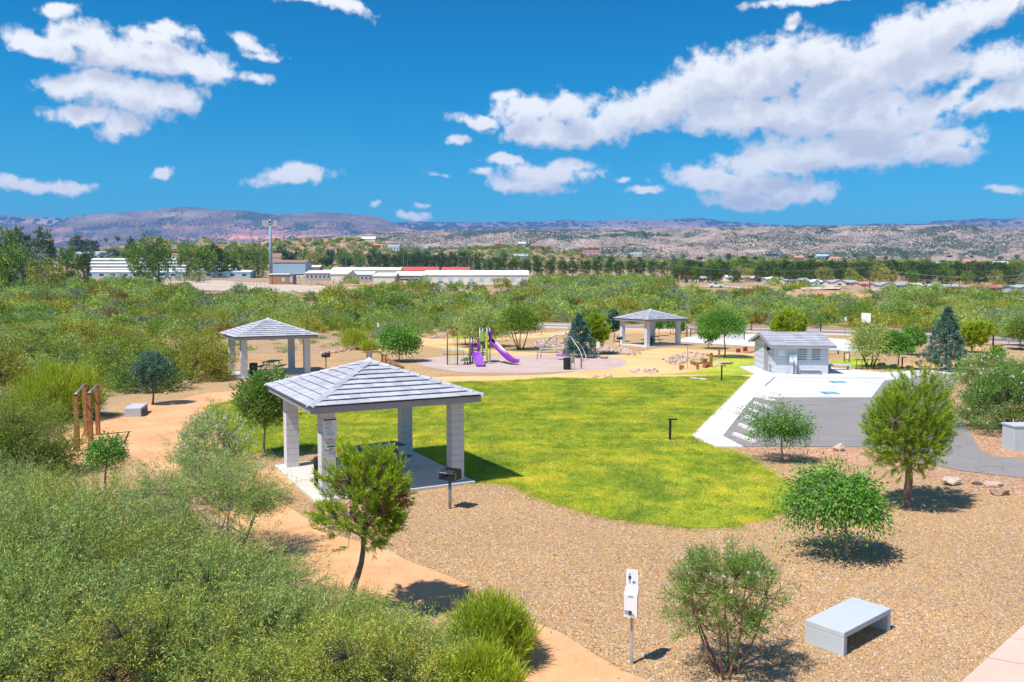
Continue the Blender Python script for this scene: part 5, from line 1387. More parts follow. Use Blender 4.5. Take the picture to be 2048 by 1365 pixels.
# ---------------------------------------------------------------- restroom building
Aw, Bw, Cw = G(1547.5, 749), G(1656, 749.5), G(1527.5, 734)
ex = (Bw-Aw).normalized(); ang = math.atan2(ex.y, ex.x); Wd = (Bw-Aw).length
dd = Cw-Aw; ey = Vector((-ex.y, ex.x, 0)); skew = dd.dot(ex); Dp_ = dd.dot(ey)
b = thing('restroom_building', 'small pale block restroom building with louvres and a drinking fountain', 'building', Aw, ang)
EH = at(1600, 689.5, Aw.y).z
def wall_mat():
    m, nt, bs, _ = nodes('painted_block_wall')
    tc = nt.nodes.new('ShaderNodeTexCoord'); mp = nt.nodes.new('ShaderNodeMapping'); nt.links.new(tc.outputs['Object'], mp.inputs[0]); mp.inputs['Rotation'].default_value = (math.pi/2, 0, 0)
    br = nt.nodes.new('ShaderNodeTexBrick'); nt.links.new(mp.outputs[0], br.inputs[0]); br.inputs['Scale'].default_value = 1; br.inputs['Brick Width'].default_value = .4; br.inputs['Row Height'].default_value = .2; br.inputs['Mortar Size'].default_value = .012
    br.inputs['Color1'].default_value = (.64,.65,.70,1); br.inputs['Color2'].default_value = (.62,.63,.68,1); br.inputs['Mortar'].default_value = (.50,.51,.56,1)
    nt.links.new(br.outputs[0], bs.inputs['Base Color']); bs.inputs['Roughness'].default_value = .8
    iv = nt.nodes.new('ShaderNodeMath'); iv.operation = 'SUBTRACT'; iv.inputs[0].default_value = 1; nt.links.new(br.outputs['Fac'], iv.inputs[1]); bump(nt, bs, iv.outputs[0], .5, .01); return m
M_wall = wall_mat()
Wl = Dp_                                                   # plan depth
x0 = 0
RH = .62
mb = MB(); tk = .2
mb.box((Wd/2, tk/2, EH/2), (Wd, tk, EH)).box((Wd/2, Wl-tk/2, EH/2), (Wd, tk, EH)).build('wall', M_wall, b)
for x in (tk/2, Wd-tk/2):
    mb = MB().box((x, Wl/2, EH/2), (tk-.004, Wl-2*tk, EH))
    mb.add([(x-tk/2+.002, .12, EH), (x+tk/2-.002, .12, EH), (x+tk/2-.002, Wl-.12, EH), (x-tk/2+.002, Wl-.12, EH), (x-tk/2+.002, Wl/2, EH+RH), (x+tk/2-.002, Wl/2, EH+RH)], [(0,1,5,4),(1,2,5),(2,3,4,5),(3,0,4)])
    mb.build('wall', M_wall, b)
ov = .42; ro = .34
zE = EH+.02; slope = RH/(Wl/2)
def RP(x, s, side, h=0):                                   # s from the eave up, in metres on plan
    y = -ov+s if side < 0 else Wl+ov-s
    return (x, y, zE+(s-ov)*slope+.0+h)
half = Wl/2+ov
for side in (-1, 1):
    q = [RP(-ro, 0, side), RP(Wd+ro, 0, side), RP(Wd+ro, half, side), RP(-ro, half, side)]
    if side > 0: q = q[::-1]
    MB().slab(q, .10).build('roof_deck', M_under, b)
    rows = 8
    if side < 0:
        for j in range(rows):
            s0, s1 = half*j/rows-.06, half*(j+1)/rows
            n = int((Wd+2*ro)/.6)+1; tw = (Wd+2*ro)/n
            row = MB()
            for i in range(n):
                xa, xb = -ro+i*tw+.004, -ro+(i+1)*tw-.004
                row.slab([RP(xa, s0, side, .075), RP(xb, s0, side, .075), RP(xb, s1, side, .03), RP(xa, s1, side, .03)], .02)
            row.build('tile_course', M_tile, b)
    else:
        row = MB()
        for j in range(rows):
            s0, s1 = half*j/rows-.03, half*(j+1)/rows
            row.slab([RP(-ro, s0, side, .055), RP(-ro, s1, side, .03), RP(Wd+ro, s1, side, .03), RP(Wd+ro, s0, side, .055)], .02)
        row.build('roof_tiles', M_tile, b)['kind'] = 'stuff'
zr = zE+(half-ov)*slope
MB().bar((-ro-.02, Wl/2, zr+.05), (Wd+ro+.02, Wl/2, zr+.05), .2, .07).build('ridge_cap', M_tile, b)
MB().box((Wd/2, -ov-.02, zE-ov*slope-.06), (Wd+2*ro, .035, .17)).build('fascia_board', M_fascia, b)
for x in (-ro-.02, Wd+ro+.02):
    for s in (-1, 1):
        a = Vector(RP(x, -.01, s, -.07)); c = Vector(RP(x, half, s, -.07)); MB().bar(a, c, .035, .17).build('barge_board', M_fascia, b)
def fx(px): return (px-1547.5)/(1656-1547.5)*Wd
def fz(py): return at(1600, py, Aw.y-.05).z
for k, (xa, xb) in enumerate(((1596, 1612), (1623.6, 1639.5))):
    u0, u1, v0, v1 = fx(xa), fx(xb), fz(723), fz(692)
    fr = MB().box(((u0+u1)/2, -.01, (v0+v1)/2), (u1-u0+.04, .02, v1-v0+.04)).build('louvre', M_block, b)
    MB().box(((u0+u1)/2, -.022, (v0+v1)/2), (u1-u0, .006, v1-v0)).build('louvre_opening', M_black, fr)
    n = 9
    for i in range(n):
        z = v0+(v1-v0)*(i+.5)/n; MB().box(((u0+u1)/2, -.05, z), (u1-u0, .055, .05), rx=-.5).build('slat', M_white, fr)
u0, u1, v0, v1 = fx(1557), fx(1568.6), fz(711.5), fz(698)
MB().box(((u0+u1)/2, -.01, (v0+v1)/2), (u1-u0, .016, v1-v0)).build('notice_panel', M_white, b)
lp = MB()
for k in range(6): lp.box(((u0+u1)/2, -.020, v1-.07-k*.055), ((u1-u0)*.75, .003, .014))
lp.build('small_print', paint('pale_blue_print', (.45,.52,.60), .7), b)['kind'] = 'stuff'
# drinking fountain stands by the wall
f = thing('drinking_fountain', 'steel drinking fountain with a square back panel in front of the restroom wall', 'fountain', Aw+ex*fx(1584)-ey*.30, ang)
MB().box((0, .1, (fz(709)+fz(728))/2), (.50, .03, fz(709)-fz(728))).build('back_panel', M_white, f, bevel=.006)
MB().box((-.10, 0, .40), (.13, .13, .80)).build('pedestal', M_block, f); MB().box((.14, .0, .32), (.10, .12, .64)).build('pedestal', M_galv, f)
MB().lathe([(.10, 0), (.17, .05), (.18, .09), (.15, .08), (.02, .05)], (-.10, -.02, .80), 14).build('basin', M_galv, f, smooth=True)
MB().lathe([(.08, 0), (.14, .05), (.15, .08), (.12, .07), (.02, .04)], (.16, -.02, .62), 14).build('basin', M_galv, f, smooth=True)
MB().tube([(-.05, .07, 1.12), (-.05, -.02, 1.16), (-.05, -.05, 1.12)], .022, 8).build('spout', M_steel, f, smooth=True)
for sx in (-.36, .33): MB().box((sx, .04, .13), (.22, .04, .05)).build('foot_rail', M_steel, f)
# bench fixed at the wall
wb = thing('wall_bench', 'grey bench under the two louvres of the restroom building', 'bench', Aw+ex*fx(1618.5)-ey*.06, ang)
MB().box((0, -.22, .36), (1.35, .42, .07)).build('seat', M_block, wb); MB().box((0, -.20, .165), (1.25, .30, .32)).build('base', M_joint, wb)
MB().box((-.13, 1.0, EH-.35), (.22, .16, .22)).build('wall_lamp', M_black, b)
MB().box((-.03, 1.9, .95), (.05, .95, 1.9)).build('door', M_fascia, b)
MB().box((-.02, .9, .35), (.03, .35, .45)).build('vent_cover', M_steel, b)

# ---------------------------------------------------------------- playground
M_lime = paint('lime_green_plastic', (.42,.60,.02), .4, wear=.06, coat=.3)
M_purple = paint('purple_plastic', (.215,.015,.34), .32, wear=.06, coat=.4)
M_plum = paint('violet_plastic', (.34,.09,.55), .32, wear=.05, coat=.4)
M_post = paint('brown_grey_coated_post', (.13,.10,.11), .5, wear=.1)
M_deck = paint('dark_grey_deck', (.10,.11,.115), .7, wear=.15)
def q(zx, zy, Y): return at(880+zx/11.378, 640+zy/11.378, Y)
Y0p = G(920, 730.5).y
pg = thing('climbing_frame', 'purple and lime green playground climbing frame with two slides', 'playground', G(950, 729))
def post(zx, zt, Y, r=.05, m=M_post, nm='post'):
    p = q(zx, 900, Y); z = q(zx, zt, Y).z
    MB().tube([(p.x, p.y, 0), (p.x, p.y, z)], r, 10).build(nm, m, pg, world=True, smooth=True)
    MB().lathe([(r*1.1, 0), (r*1.1, .03), (r*.5, .06)], (p.x, p.y, z), 10).build('post_cap', m, pg, world=True)
    return Vector((p.x, p.y, z))
YA, YB, YC, YD, YE, YF, YG = Y0p, Y0p-.2, Y0p+.1, Y0p+1.2, Y0p+2.9, Y0p+1.5, Y0p+1.9
pA, pB, pC, pD = post(170, 320, YA), post(398, 370, YB), post(680, 375, YC), post(742, 345, YD)
pE, pF, pG_, pH = post(910, 190, YE, m=M_steel), post(1073, 185, YF, m=M_steel), post(1137, 190, YG, m=M_steel), post(975, 200, YE+1.0, m=M_steel)
pI = post(890, 520, YC+1.4)
# overhead beam and grab wheel
MB().tube([q(300, 400, YB+.3), q(420, 385, YB), q(560, 378, YC), q(740, 385, YD)], .045, 8).build('overhead_beam', M_lime, pg, world=True, smooth=True)
MB().tube([q(200, 400, YA+.5), q(320, 395, YB+.8), q(520, 372, YC+.9), q(735, 372, YD+.3)], .035, 8).build('overhead_beam', M_lime, pg, world=True, smooth=True)
MB().tube([q(185, 310, YA), q(320, 300, YA+1.2)], .02, 6).build('top_bar', M_steel, pg, world=True)
ring = [q(350+42*math.cos(a), 445+42*math.sin(a), YB+.1) for a in [i*math.pi/8 for i in range(17)]]
MB().tube(ring, .03, 6).build('grab_wheel', M_lime, pg, world=True, smooth=True)
MB().tube([q(0, 575, YA-.4), q(90, 572, YA-.2), q(175, 570, YA)], .02, 6).build('step_bar', M_lime, pg, world=True)
# net ladder
for zx in (230, 342):
    a = q(zx, 560, YA-.05); MB().tube([(a.x, a.y, 0), a], .018, 6).build('ladder_rail', M_lime, pg, world=True)
for k in range(8):
    zy = 600+k*56; MB().tube([q(230, zy, YA-.05), q(342, zy, YA-.05)], .012, 5).build('rung', M_lime, pg, world=True)
MB().tube([q(170, 1000, YA), q(398, 1005, YB)], .012, 5).build('ground_rope', M_post, pg, world=True)
# steps and low decks
for zx0, zx1, zy, Y in ((470, 650, 925, YC-.2), (545, 690, 880, YC+.7), (620, 760, 800, YD+.2)):
    a, c = q(zx0, zy, Y), q(zx1, zy, Y); MB().box(((a.x+c.x)/2, Y+.35, a.z), (c.x-a.x, .7, .06)).build('step', M_deck, pg, world=True)
    MB().box(((a.x+c.x)/2, Y-.01, a.z-.06), (c.x-a.x, .02, .05)).build('step_edge', M_lime, pg, world=True)
    MB().box(((a.x+c.x)/2, Y+.35, a.z/2-.04), (.1, .1, a.z)).build('step_leg', M_post, pg, world=True)
MB().tube([q(500, 930, YC-.2), q(500, 750, YC-.2), q(515, 735, YC-.1), q(530, 750, YC), q(530, 900, YC)], .02, 6).build('hand_rail', M_lime, pg, world=True)
MB().tube([q(650, 900, YC+.5), q(650, 650, YC+.6), q(668, 630, YC+.6)], .025, 6).build('hand_rail', M_lime, pg, world=True)
a, c = q(700, 700, YD), q(900, 700, YD); MB().box(((a.x+c.x)/2, YD+.6, 1.0), (c.x-a.x+.1, 1.1, .06)).build('deck', M_deck, pg, world=True)
# tower decks, vertical steps and lime rails
for zz, Y in ((505, YE), (500, YF+.9)):
    pass
zt = q(1100, 470, YG).z
a, c = q(915, 470, YE), q(1135, 470, YG); MB().box(((a.x+c.x)/2, (YE+YF)/2+.2, zt-.1), (c.x-a.x, 1.5, .06)).build('deck', M_deck, pg, world=True)
for k in range(6):
    zy = 540+k*52; a, c = q(958, zy, YF+.4), q(1030, zy, YF+.4); MB().box(((a.x+c.x)/2, YF+.5, a.z), (c.x-a.x+.05, .28, .05)).build('rung_step', M_deck, pg, world=True)
for zx0, zx1, za, zb, Y in ((925, 980, 250, 560, YE-.6), (1030, 1085, 270, 720, YF-.05)):
    a, c = q(zx0, za, Y), q(zx1, zb, Y)
    MB().box(((a.x+c.x)/2, Y, (a.z+c.z)/2), (c.x-a.x, .05, a.z-c.z)).build('side_panel', M_lime, pg, world=True, bevel=.02)
MB().tube([q(980, 560, YF+.3), q(985, 450, YF+.3), q(1010, 380, YF+.2), q(1055, 345, YF), q(1095, 355, YF-.05)], .05, 8).build('arch_rail', M_lime, pg, world=True, smooth=True)
MB().tube([q(930, 480, YE-.6), q(950, 700, YE-.9), q(950, 800, YE-1.0)], .035, 7).build('side_rail', M_lime, pg, world=True, smooth=True)
bs = q(1068, 995, YF-.5); MB().tube([(bs.x, bs.y, 0), q(1060, 700, YF-.4), q(1050, 520, YF-.2)], .04, 8).build('climber_pole', M_lime, pg, world=True, smooth=True)
hel = []
for i in range(61):
    t_ = i/60; a = t_*5*2*math.pi; c = q(1098, 960-t_*290, YF-.6); hel.append(c+Vector((.17*math.cos(a), .17*math.sin(a), 0)))
MB().tube(hel, .02, 6).build('spiral_climber', M_lime, pg, world=True, smooth=True)
def chute(nm, C, w, d, mat, flare=1.0, side_mat=None):
    """a slide: thick U channel along centre points C"""
    C = [Vector(c) for c in C]; n = len(C)
    prof = [(-.5, 1), (-.56, 1), (-.60, .9), (-.56, .2), (-.4, -.28), (.4, -.28), (.56, .2), (.60, .9), (.56, 1), (.5, 1), (.46, .25), (.34, 0), (-.34, 0), (-.46, .25)]
    mb = MB(); m = len(prof)
    for i, c in enumerate(C):
        t_ = (C[min(i+1, n-1)]-C[max(i-1, 0)]).normalized(); s = t_.cross(Vector((0, 0, 1))).normalized(); u = s.cross(t_).normalized()
        k = i/(n-1); ww = w*(1+(flare-1)*k)
        mb.v += [tuple(c+s*ww*x+u*d*z) for x, z in prof]
    for i in range(n-1):
        for j in range(m):
            a = i*m+j; b_ = i*m+(j+1) % m; mb.f.append((a, a+m, b_+m, b_))
    mb.f.append(tuple(range(m))); mb.f.append(tuple((n-1)*m+j for j in reversed(range(m))))
    return mb.build(nm, mat, pg, world=True, smooth=True)
def bez(P, n=14):
    out = []; P = [Vector(p) for p in P]
    for i in range(len(P)-1):
        p0, p1, p2, p3 = P[max(i-1, 0)], P[i], P[i+1], P[min(i+2, len(P)-1)]
        for j in range(n):
            t_ = j/n; out.append(.5*((2*p1)+(p2-p0)*t_+(2*p0-5*p1+4*p2-p3)*t_*t_+(3*p1-p0-3*p2+p3)*t_**3))
    return out+[P[-1]]
chute('slide', bez([q(1120, 470, YG), q(1180, 520, YG-.1), q(1300, 640, YG-.5), (q(1450, 790, YG-1.0)), q(1590, 915, YG-1.6), q(1680, 955, YG-1.9), q(1760, 965, YG-2.1)], 8), .50, .20, M_purple)
e = q(1700, 990, YG-2.0); MB().box((e.x, e.y, .08), (.08, .2, .16)).build('slide_foot', M_walk, pg, world=True)
sc_ = q(815, 760, YC+.5)
s1 = q(910, 1015, YC-1.3)
chute('slide', bez([(q(815, 720, YC+.8)), q(818, 770, YC+.5), q(838, 860, YC-.1), q(868, 950, YC-.8), q(900, 1010, YC-1.3), q(912, 1030, YC-1.7)], 8), .52, .17, M_plum, 1.15)
# hoods
def hood(cx_, zt, zb, w, Y, nm='slide_hood', mat=M_purple, thick=.16):
    ps = []
    for i in range(13):
        a = math.pi*i/12; ps.append(q(cx_-w*math.cos(a), zb-(zb-zt)*min(1, math.sin(a)*1.0)**.55, Y))
    ps = [q(cx_-w, zb+150, Y)]+ps+[q(cx_+w, zb+150, Y)]
    return MB().tube(ps, thick*.5, 8).build(nm, mat, pg, world=True, smooth=True)
hood(797, 535, 640, 75, YC+.9)
a = q(800, 590, YC+.95); MB().box((a.x, a.y, q(800, 560, YC+.95).z), (.46, .06, .22)).build('hood_panel', M_purple, pg, world=True, bevel=.02)
for sx in (722, 872):
    a, c = q(sx, 640, YC+.9), q(sx, 800, YC+.8); MB().box((a.x, a.y, (a.z+c.z)/2), (.07, .12, a.z-c.z)).build('hood_side', M_purple, pg, world=True, bevel=.015)
a = q(1140, 330, YG-.1)
sp = MB(); sp.lathe([(.05, .30), (.15, .24), (.19, .12), (.19, 0), (.15, -.10), (.10, -.20), (.12, -.40), (.14, -.50)][::-1], (a.x, a.y, a.z), 14); sp.build('slide_hood', M_purple, pg, world=True, smooth=True)
MB().tube([q(780, 430, YD), q(800, 480, YD-.1), q(805, 500, YD-.1)], .05, 7).build('steering_horn', M_wood, pg, world=True, smooth=True)

# round swing on arched legs
def w3(zx, zy, Y): return at(1060+zx/11.37, 640+zy/11.37, Y)
Ya = G(1074, 719.6).y; Yb = G(1081, 717).y
sw = thing('arch_swing', 'round purple nest swing hanging between four arched grey legs', 'swing', G(1120, 719))
def arc(P, nm, r=.04, m=M_steel): return MB().tube(bez(P, 6), r, 8).build(nm, m, sw, world=True, smooth=True)
gz = lambda p: Vector((p.x, p.y, 0))
arc([gz(w3(158, 880, Ya)), w3(170, 800, Ya), w3(230, 640, Ya), w3(320, 520, Ya+.1), w3(480, 400, Ya+.4)], 'leg')
arc([gz(w3(240, 860, Yb)), w3(255, 760, Yb), w3(310, 620, Yb), w3(380, 510, Yb-.1), w3(480, 400, Ya+.4)], 'leg')
arc([w3(480, 400, Ya+.4), w3(560, 360, Ya+.4), w3(640, 343, Ya+.4), w3(760, 343, Ya+.3), w3(860, 370, Ya+.2), w3(950, 412, Ya+.1)], 'crossbeam', .055)
arc([w3(950, 412, Ya+.1), w3(1030, 545, Ya-.3), w3(1110, 660, Ya-.7), w3(1180, 820, Ya-1.1), gz(w3(1205, 920, Ya-1.5))], 'leg')
arc([w3(950, 412, Ya+.1), w3(1090, 510, Ya+.1), w3(1190, 640, Ya), w3(1260, 800, Ya-.3), gz(w3(1283, 920, Ya-.6))], 'leg')
for x, y in ((335, 515), (400, 480), (1025, 550), (1100, 515)): MB().lathe([(.07, -.05), (.08, 0), (.07, .05)], w3(x, y, Ya+.0), 10).build('collar', M_lime, sw, world=True)
dc = w3(718, 805, Ya-.2)
MB().lathe([(.30, -.06), (.42, -.05), (.475, 0), (.46, .06), (.40, .05), (.05, .01)], dc, 24).build('swing_disc', M_plum, sw, world=True, smooth=True)
for sx, tx in ((-.42, 590), (-.25, 590), (.25, 850), (.42, 850)):
    top = w3(tx, 360 if tx < 700 else 375, Ya+.38); MB().tube([dc+Vector((sx, .1 if abs(sx) < .3 else -.1, .03)), top], .014, 5).build('hanging_rope', M_steel, sw, world=True)
# loop stand and post beside the bin
Yh = G(1147, 740).y; ls = thing('loop_stand', 'tall narrow metal loop with a mesh head beside the big black bin', 'play panel', G(1146, 740))
lx0, lx1 = w3(942, 1140, Yh), w3(1010, 1140, Yh); tpz = w3(975, 770, Yh).z; r_ = (lx1.x-lx0.x)/2; cx_ = (lx0.x+lx1.x)/2
MB().tube([(lx0.x, Yh, 0), (lx0.x, Yh, tpz-r_)]+[(cx_-r_*math.cos(a), Yh, tpz-r_+r_*math.sin(a)) for a in [i*math.pi/8 for i in range(9)]]+[(lx1.x, Yh, tpz-r_), (lx1.x, Yh, 0)], .022, 7).build('loop', M_steel, ls, world=True, smooth=True)
MB().box((cx_, Yh, tpz-.36), (r_*1.8, .02, .62)).build('panel', paint('olive_grey_panel', (.23,.23,.19), .6), ls, world=True)
pp = G(1162.5, 738); hp = hgt(1162.5, 738, 715.5)
MB().box((pp.x, pp.y, hp/2), (.11, .11, hp)).build('marker_post', M_rust, None); tag(bpy.context.scene.objects['marker_post'], 'rusty square post at the front edge of the play surface', 'post')

# timber trail on the sand
def wp(px, py): return G(px, py)
TR = [((1361, 741), 730.5, .20, M_wood, 'short brown timber post at the left end of the sand patch'), ((1366, 738.5), 731, .16, M_wood, 'short pale timber post just behind the leftmost one'),
      ((1395, 740), 727, .22, M_wood, 'knee-high timber post under the level beam'), ((1422, 735), 706, .24, M_rust, 'tall rusty post in the sand patch'),
      ((1391.5, 741), 735.5, .10, M_walk, 'small white post stub in the sand patch')]
for (px, yt, w_, m_, lb) in TR:
    p = G(*px); h = hgt(px[0], px[1], yt); o = MB().box((0, 0, h/2), (w_*.75, w_*.75, h), .2).build('timber_post', m_, bevel=.01); o.location = p; tag(o, lb, 'post', 'timber trail posts')
a, c = at(1386, 727, G(1400, 734).y), at(1421, 726, G(1400, 734).y)
o = MB().bar((a.x, a.y, a.z), (c.x, c.y, c.z), .2, .14).build('balance_beam', M_wood); tag(o, 'level timber balance beam reaching to the tall rusty post', 'beam')
t = thing('t_post', 'tall post with a short crossbar on a white base, by the mesquite', 'post', G(1438, 731)); h = hgt(1438, 731, 700); tag(t)
MB().box((0, 0, h/2+.25), (.14, .12, h-.5)).build('post', M_rust, t); MB().box((0, 0, .25), (.16, .14, .5)).build('base', M_walk, t); MB().box((0, 0, h+.03), (.32, .12, .07)).build('crossbar', M_steel, t)
p = G(1374.5, 740); h = hgt(1374.5, 740, 690); t = thing('thin_pole', 'thin grey pole standing in the sand patch', 'pole', p)
MB().tube([(0, 0, 0), (0, 0, h)], .022, 8).build('pole', M_steel, t); MB().lathe([(.12, 0), (.12, .03)], (0, 0, 0), 10).build('base_plate', M_walk, t)
for k, (a, c) in enumerate((((1383, 729), (1393, 732)), ((1408, 737), (1416, 734.5)), ((1404, 725), (1412, 724)))):
    a, c = G(*a), G(*c); o = MB().tube([(a.x, a.y, .16), (c.x, c.y, .16)], .14, 9).build('log', M_wood); tag(o, ['brown log left of the balance beam', 'pale log lying right of the knee-high post', 'short log behind the balance beam'][k], 'log', 'logs in the sand patch')
# red boards
for k, (x, y, yt, w_) in enumerate(((1476.5, 707, 697.5, .42), (1490.5, 704.5, 694.5, .42))):
    p = G(x, y); h = hgt(x, y, yt); t = thing('toss_board', ['left red toss board beyond the small lawn', 'right red toss board with a metal loop beside it'][k], 'game board', p, .3, 'red toss boards')
    MB().box((0, 0, h*.58), (w_, .04, h*.84), rx=-.15).build('board', paint('dark_red_board', (.33,.03,.035), .5), t); MB().tube([(-w_/2, .02, 0), (-w_/2, .02, h)], .02, 6).build('leg', M_steel, t); MB().tube([(w_/2, .02, 0), (w_/2, .02, h)], .02, 6).build('leg', M_steel, t)
    MB().tube([(.3, -.3, .03), (1.2, -.4, .03), (1.4, -.1, .03), (.9, .1, .03)], .03, 6).build('ground_loop', M_wood, t)
# net on the ball court
a, c = G(1381, 674.5), G(1488.5, 680); ca_, cc_ = hgt(1381, 674.5, 663), hgt(1488, 680, 670)
t = thing('court_net', 'low black net stretched across the white ball court', 'net', a)
for p in (a, c): MB().tube([(p.x, p.y, 0), (p.x, p.y, .95)], .05, 8).build('post', M_black, t, world=True)
def netmat():
    m, nt, b, out = nodes('net_cord'); b.inputs['Base Color'].default_value = (.05, .05, .05, 1); return m
nm = MB(); n = 60
for k in range(n+1):
    p = a.lerp(c, k/n); nm.bar((p.x, p.y, .12), (p.x, p.y, .84), .02, .01)
for z in (.25, .4, .55, .7): nm.bar((a.x, a.y, z), (c.x, c.y, z), .01, .02)
nm.build('netting', netmat(), t, world=True)['kind'] = 'stuff'
MB().bar((a.x, a.y, .86), (c.x, c.y, .86), .02, .07).build('top_band', M_black, t, world=True)
MB().box((a.x-.45, a.y, .5), (.25, .15, 1.0)).build('winch_box', M_rust, t, world=True)
# basketball goal
p = G(1752, 690); t = thing('basketball_goal', 'basketball goal with white backboard rising behind the mesquites', 'basketball goal', p)
zt = at(1751, 657, p.y).z; MB().tube([(0, 0, 0), (0, 0, zt)], .07, 10).build('pole', M_galv, t)
bbp = at(1733, 636, p.y)-p; MB().bar((0, 0, zt), (bbp.x, 0, bbp.z), .10, .12).build('arm', M_galv, t); MB().bar((0, 0, zt-.5), (bbp.x+.05, 0, bbp.z-.25), .05, .05).build('brace', M_galv, t)
MB().box((bbp.x-.04, 0, bbp.z), (.04, 1.6, .95), rz=.15).build('backboard', M_white, t)
MB().tube([(bbp.x-.32+.22*math.cos(i*.524), .22*math.sin(i*.524), bbp.z-.30) for i in range(13)], .02, 6).build('rim', paint('orange_rim', (.7,.16,.05), .5), t)
nb = MB()
for i in range(8):
    a_ = i*.785; nb.bar((bbp.x-.32+.22*math.cos(a_), .22*math.sin(a_), bbp.z-.31), (bbp.x-.32+.12*math.cos(a_+.5), .12*math.sin(a_+.5), bbp.z-.70), .02)
nb.build('net', paint('faded_red_net', (.45,.20,.15), .8), t)

# black fence along the road
FN = [G(x, y) for x, y in ((1236,654.5),(1310,656.5),(1400,659.5),(1503,663.5),(1575,665.5),(1641,668),(1735,671.5),(1825,676.5),(1905,684),(1986,694.5),(2070,706),(2200,726))]
t = thing('metal_fence', 'black metal picket fence between the park and the road', 'fence', FN[0])
pk = MB()
for i, p in enumerate(FN):
    MB().box((p.x, p.y, .72), (.10, .10, 1.44)).build('post', M_black, t, world=True)
    if i:
        o_ = FN[i-1]
        for z in (.18, 1.12): MB().bar((o_.x, o_.y, z), (p.x, p.y, z), .035, .035).build('rail', M_black, t, world=True)
        n = int((p-o_).length/.16)
        for k in range(1, n): s = o_.lerp(p, k/n); pk.bar((s.x, s.y, .08), (s.x, s.y, 1.22), .016, .016)
pk.build('pickets', M_black, t, world=True)['kind'] = 'stuff'
# bike rack by the building
t = thing('bike_rack', 'low dark bike rack under the multi-trunk mesquite', 'rack', G(1735, 741))
for z in (.12, .75): MB().tube([(-.9, 0, z), (.9, 0, z)], .025, 7).build('rail', M_black, t)
for k in range(5): MB().tube([(-.8+k*.4, 0, 0), (-.8+k*.4, 0, .78)], .02, 6).build('upright', M_black, t)
# ---------------------------------------------------------------- one object holding very many small pieces
def gn_stuff(name, label, P, R, S, idx, variants, kind='stuff', extra=None):
    """P (n,3), R (n,3) euler, S (n,) scale, idx (n,) which variant; variants: meshes"""
    n = len(P)
    me = bpy.data.meshes.new(name); me.vertices.add(n); me.vertices.foreach_set('co', np.asarray(P, np.float32).ravel())
    a = me.attributes.new('rot', 'FLOAT_VECTOR', 'POINT'); a.data.foreach_set('vector', np.asarray(R, np.float32).ravel())
    a = me.attributes.new('scl', 'FLOAT', 'POINT'); a.data.foreach_set('value', np.asarray(S, np.float32))
    a = me.attributes.new('idx', 'INT', 'POINT'); a.data.foreach_set('value', np.asarray(idx, np.int32))
    me.update()
    o = link(name, me); tag(o, label, None, None, kind)
    col = bpy.data.collections.new(name+'_pieces')
    for i, v in enumerate(variants):
        p = bpy.data.objects.new('%s_piece_%02d' % (name, i), v); col.objects.link(p)
    ng = bpy.data.node_groups.new(name, 'GeometryNodeTree')
    ng.interface.new_socket('Geometry', in_out='INPUT', socket_type='NodeSocketGeometry'); ng.interface.new_socket('Geometry', in_out='OUTPUT', socket_type='NodeSocketGeometry')
    N, L = ng.nodes.new, ng.links.new
    gi, go = N('NodeGroupInput'), N('NodeGroupOutput')
    ci = N('GeometryNodeCollectionInfo'); ci.inputs['Collection'].default_value = col; ci.inputs['Separate Children'].default_value = True; ci.inputs['Reset Children'].default_value = True
    ip = N('GeometryNodeInstanceOnPoints'); ip.inputs['Pick Instance'].default_value = True
    def attr(nm, t):
        k = N('GeometryNodeInputNamedAttribute'); k.data_type = t; k.inputs[0].default_value = nm; return k.outputs[0]
    m2p = N('GeometryNodeMeshToPoints')
    L(gi.outputs[0], m2p.inputs[0]); L(m2p.outputs[0], ip.inputs['Points']); L(ci.outputs[0], ip.inputs['Instance'])
    L(attr('idx', 'INT'), ip.inputs['Instance Index'])
    L(attr('scl', 'FLOAT'), ip.inputs['Scale'])
    e2r = N('FunctionNodeEulerToRotation'); L(attr('rot', 'FLOAT_VECTOR'), e2r.inputs[0]); L(e2r.outputs[0], ip.inputs['Rotation'])
    L(ip.outputs[0], go.inputs[0])
    md = o.modifiers.new('pieces', 'NODES'); md.node_group = ng
    return o

# ---------------------------------------------------------------- wild scrub
def to_px(X, Y, Z):
    c, s = math.cos(PITCH), math.sin(PITCH)
    z = Z-CAMH; fw = Y*c-z*s; up = Y*s+z*c
    return 1024+FP*X/fw, 682.5-FP*up/fw
def inside(px, py, poly):
    r = np.zeros(px.shape, bool); n = len(poly)
    for i in range(n):
        ax, ay = poly[i][0], poly[i][1]; bx, by = poly[(i+1) % n][0], poly[(i+1) % n][1]
        if ay == by: continue
        r ^= ((ay > py) != (by > py)) & (px < (bx-ax)*(py-ay)/(by-ay)+ax)
    return r
TYPES = [(L_MESQ, 'feathery light green', 5), (L_MESQ_DK, 'dark green', 6), (L_GREY, 'silvery grey', 3), (L_OLIVE, 'yellowish olive', 4), (L_BROWN, 'rust brown', .7), (L_TOWN2, 'bright green', 2.6), (L_OLEA, 'pale green', 3)]
MIDV, FARV = [], []
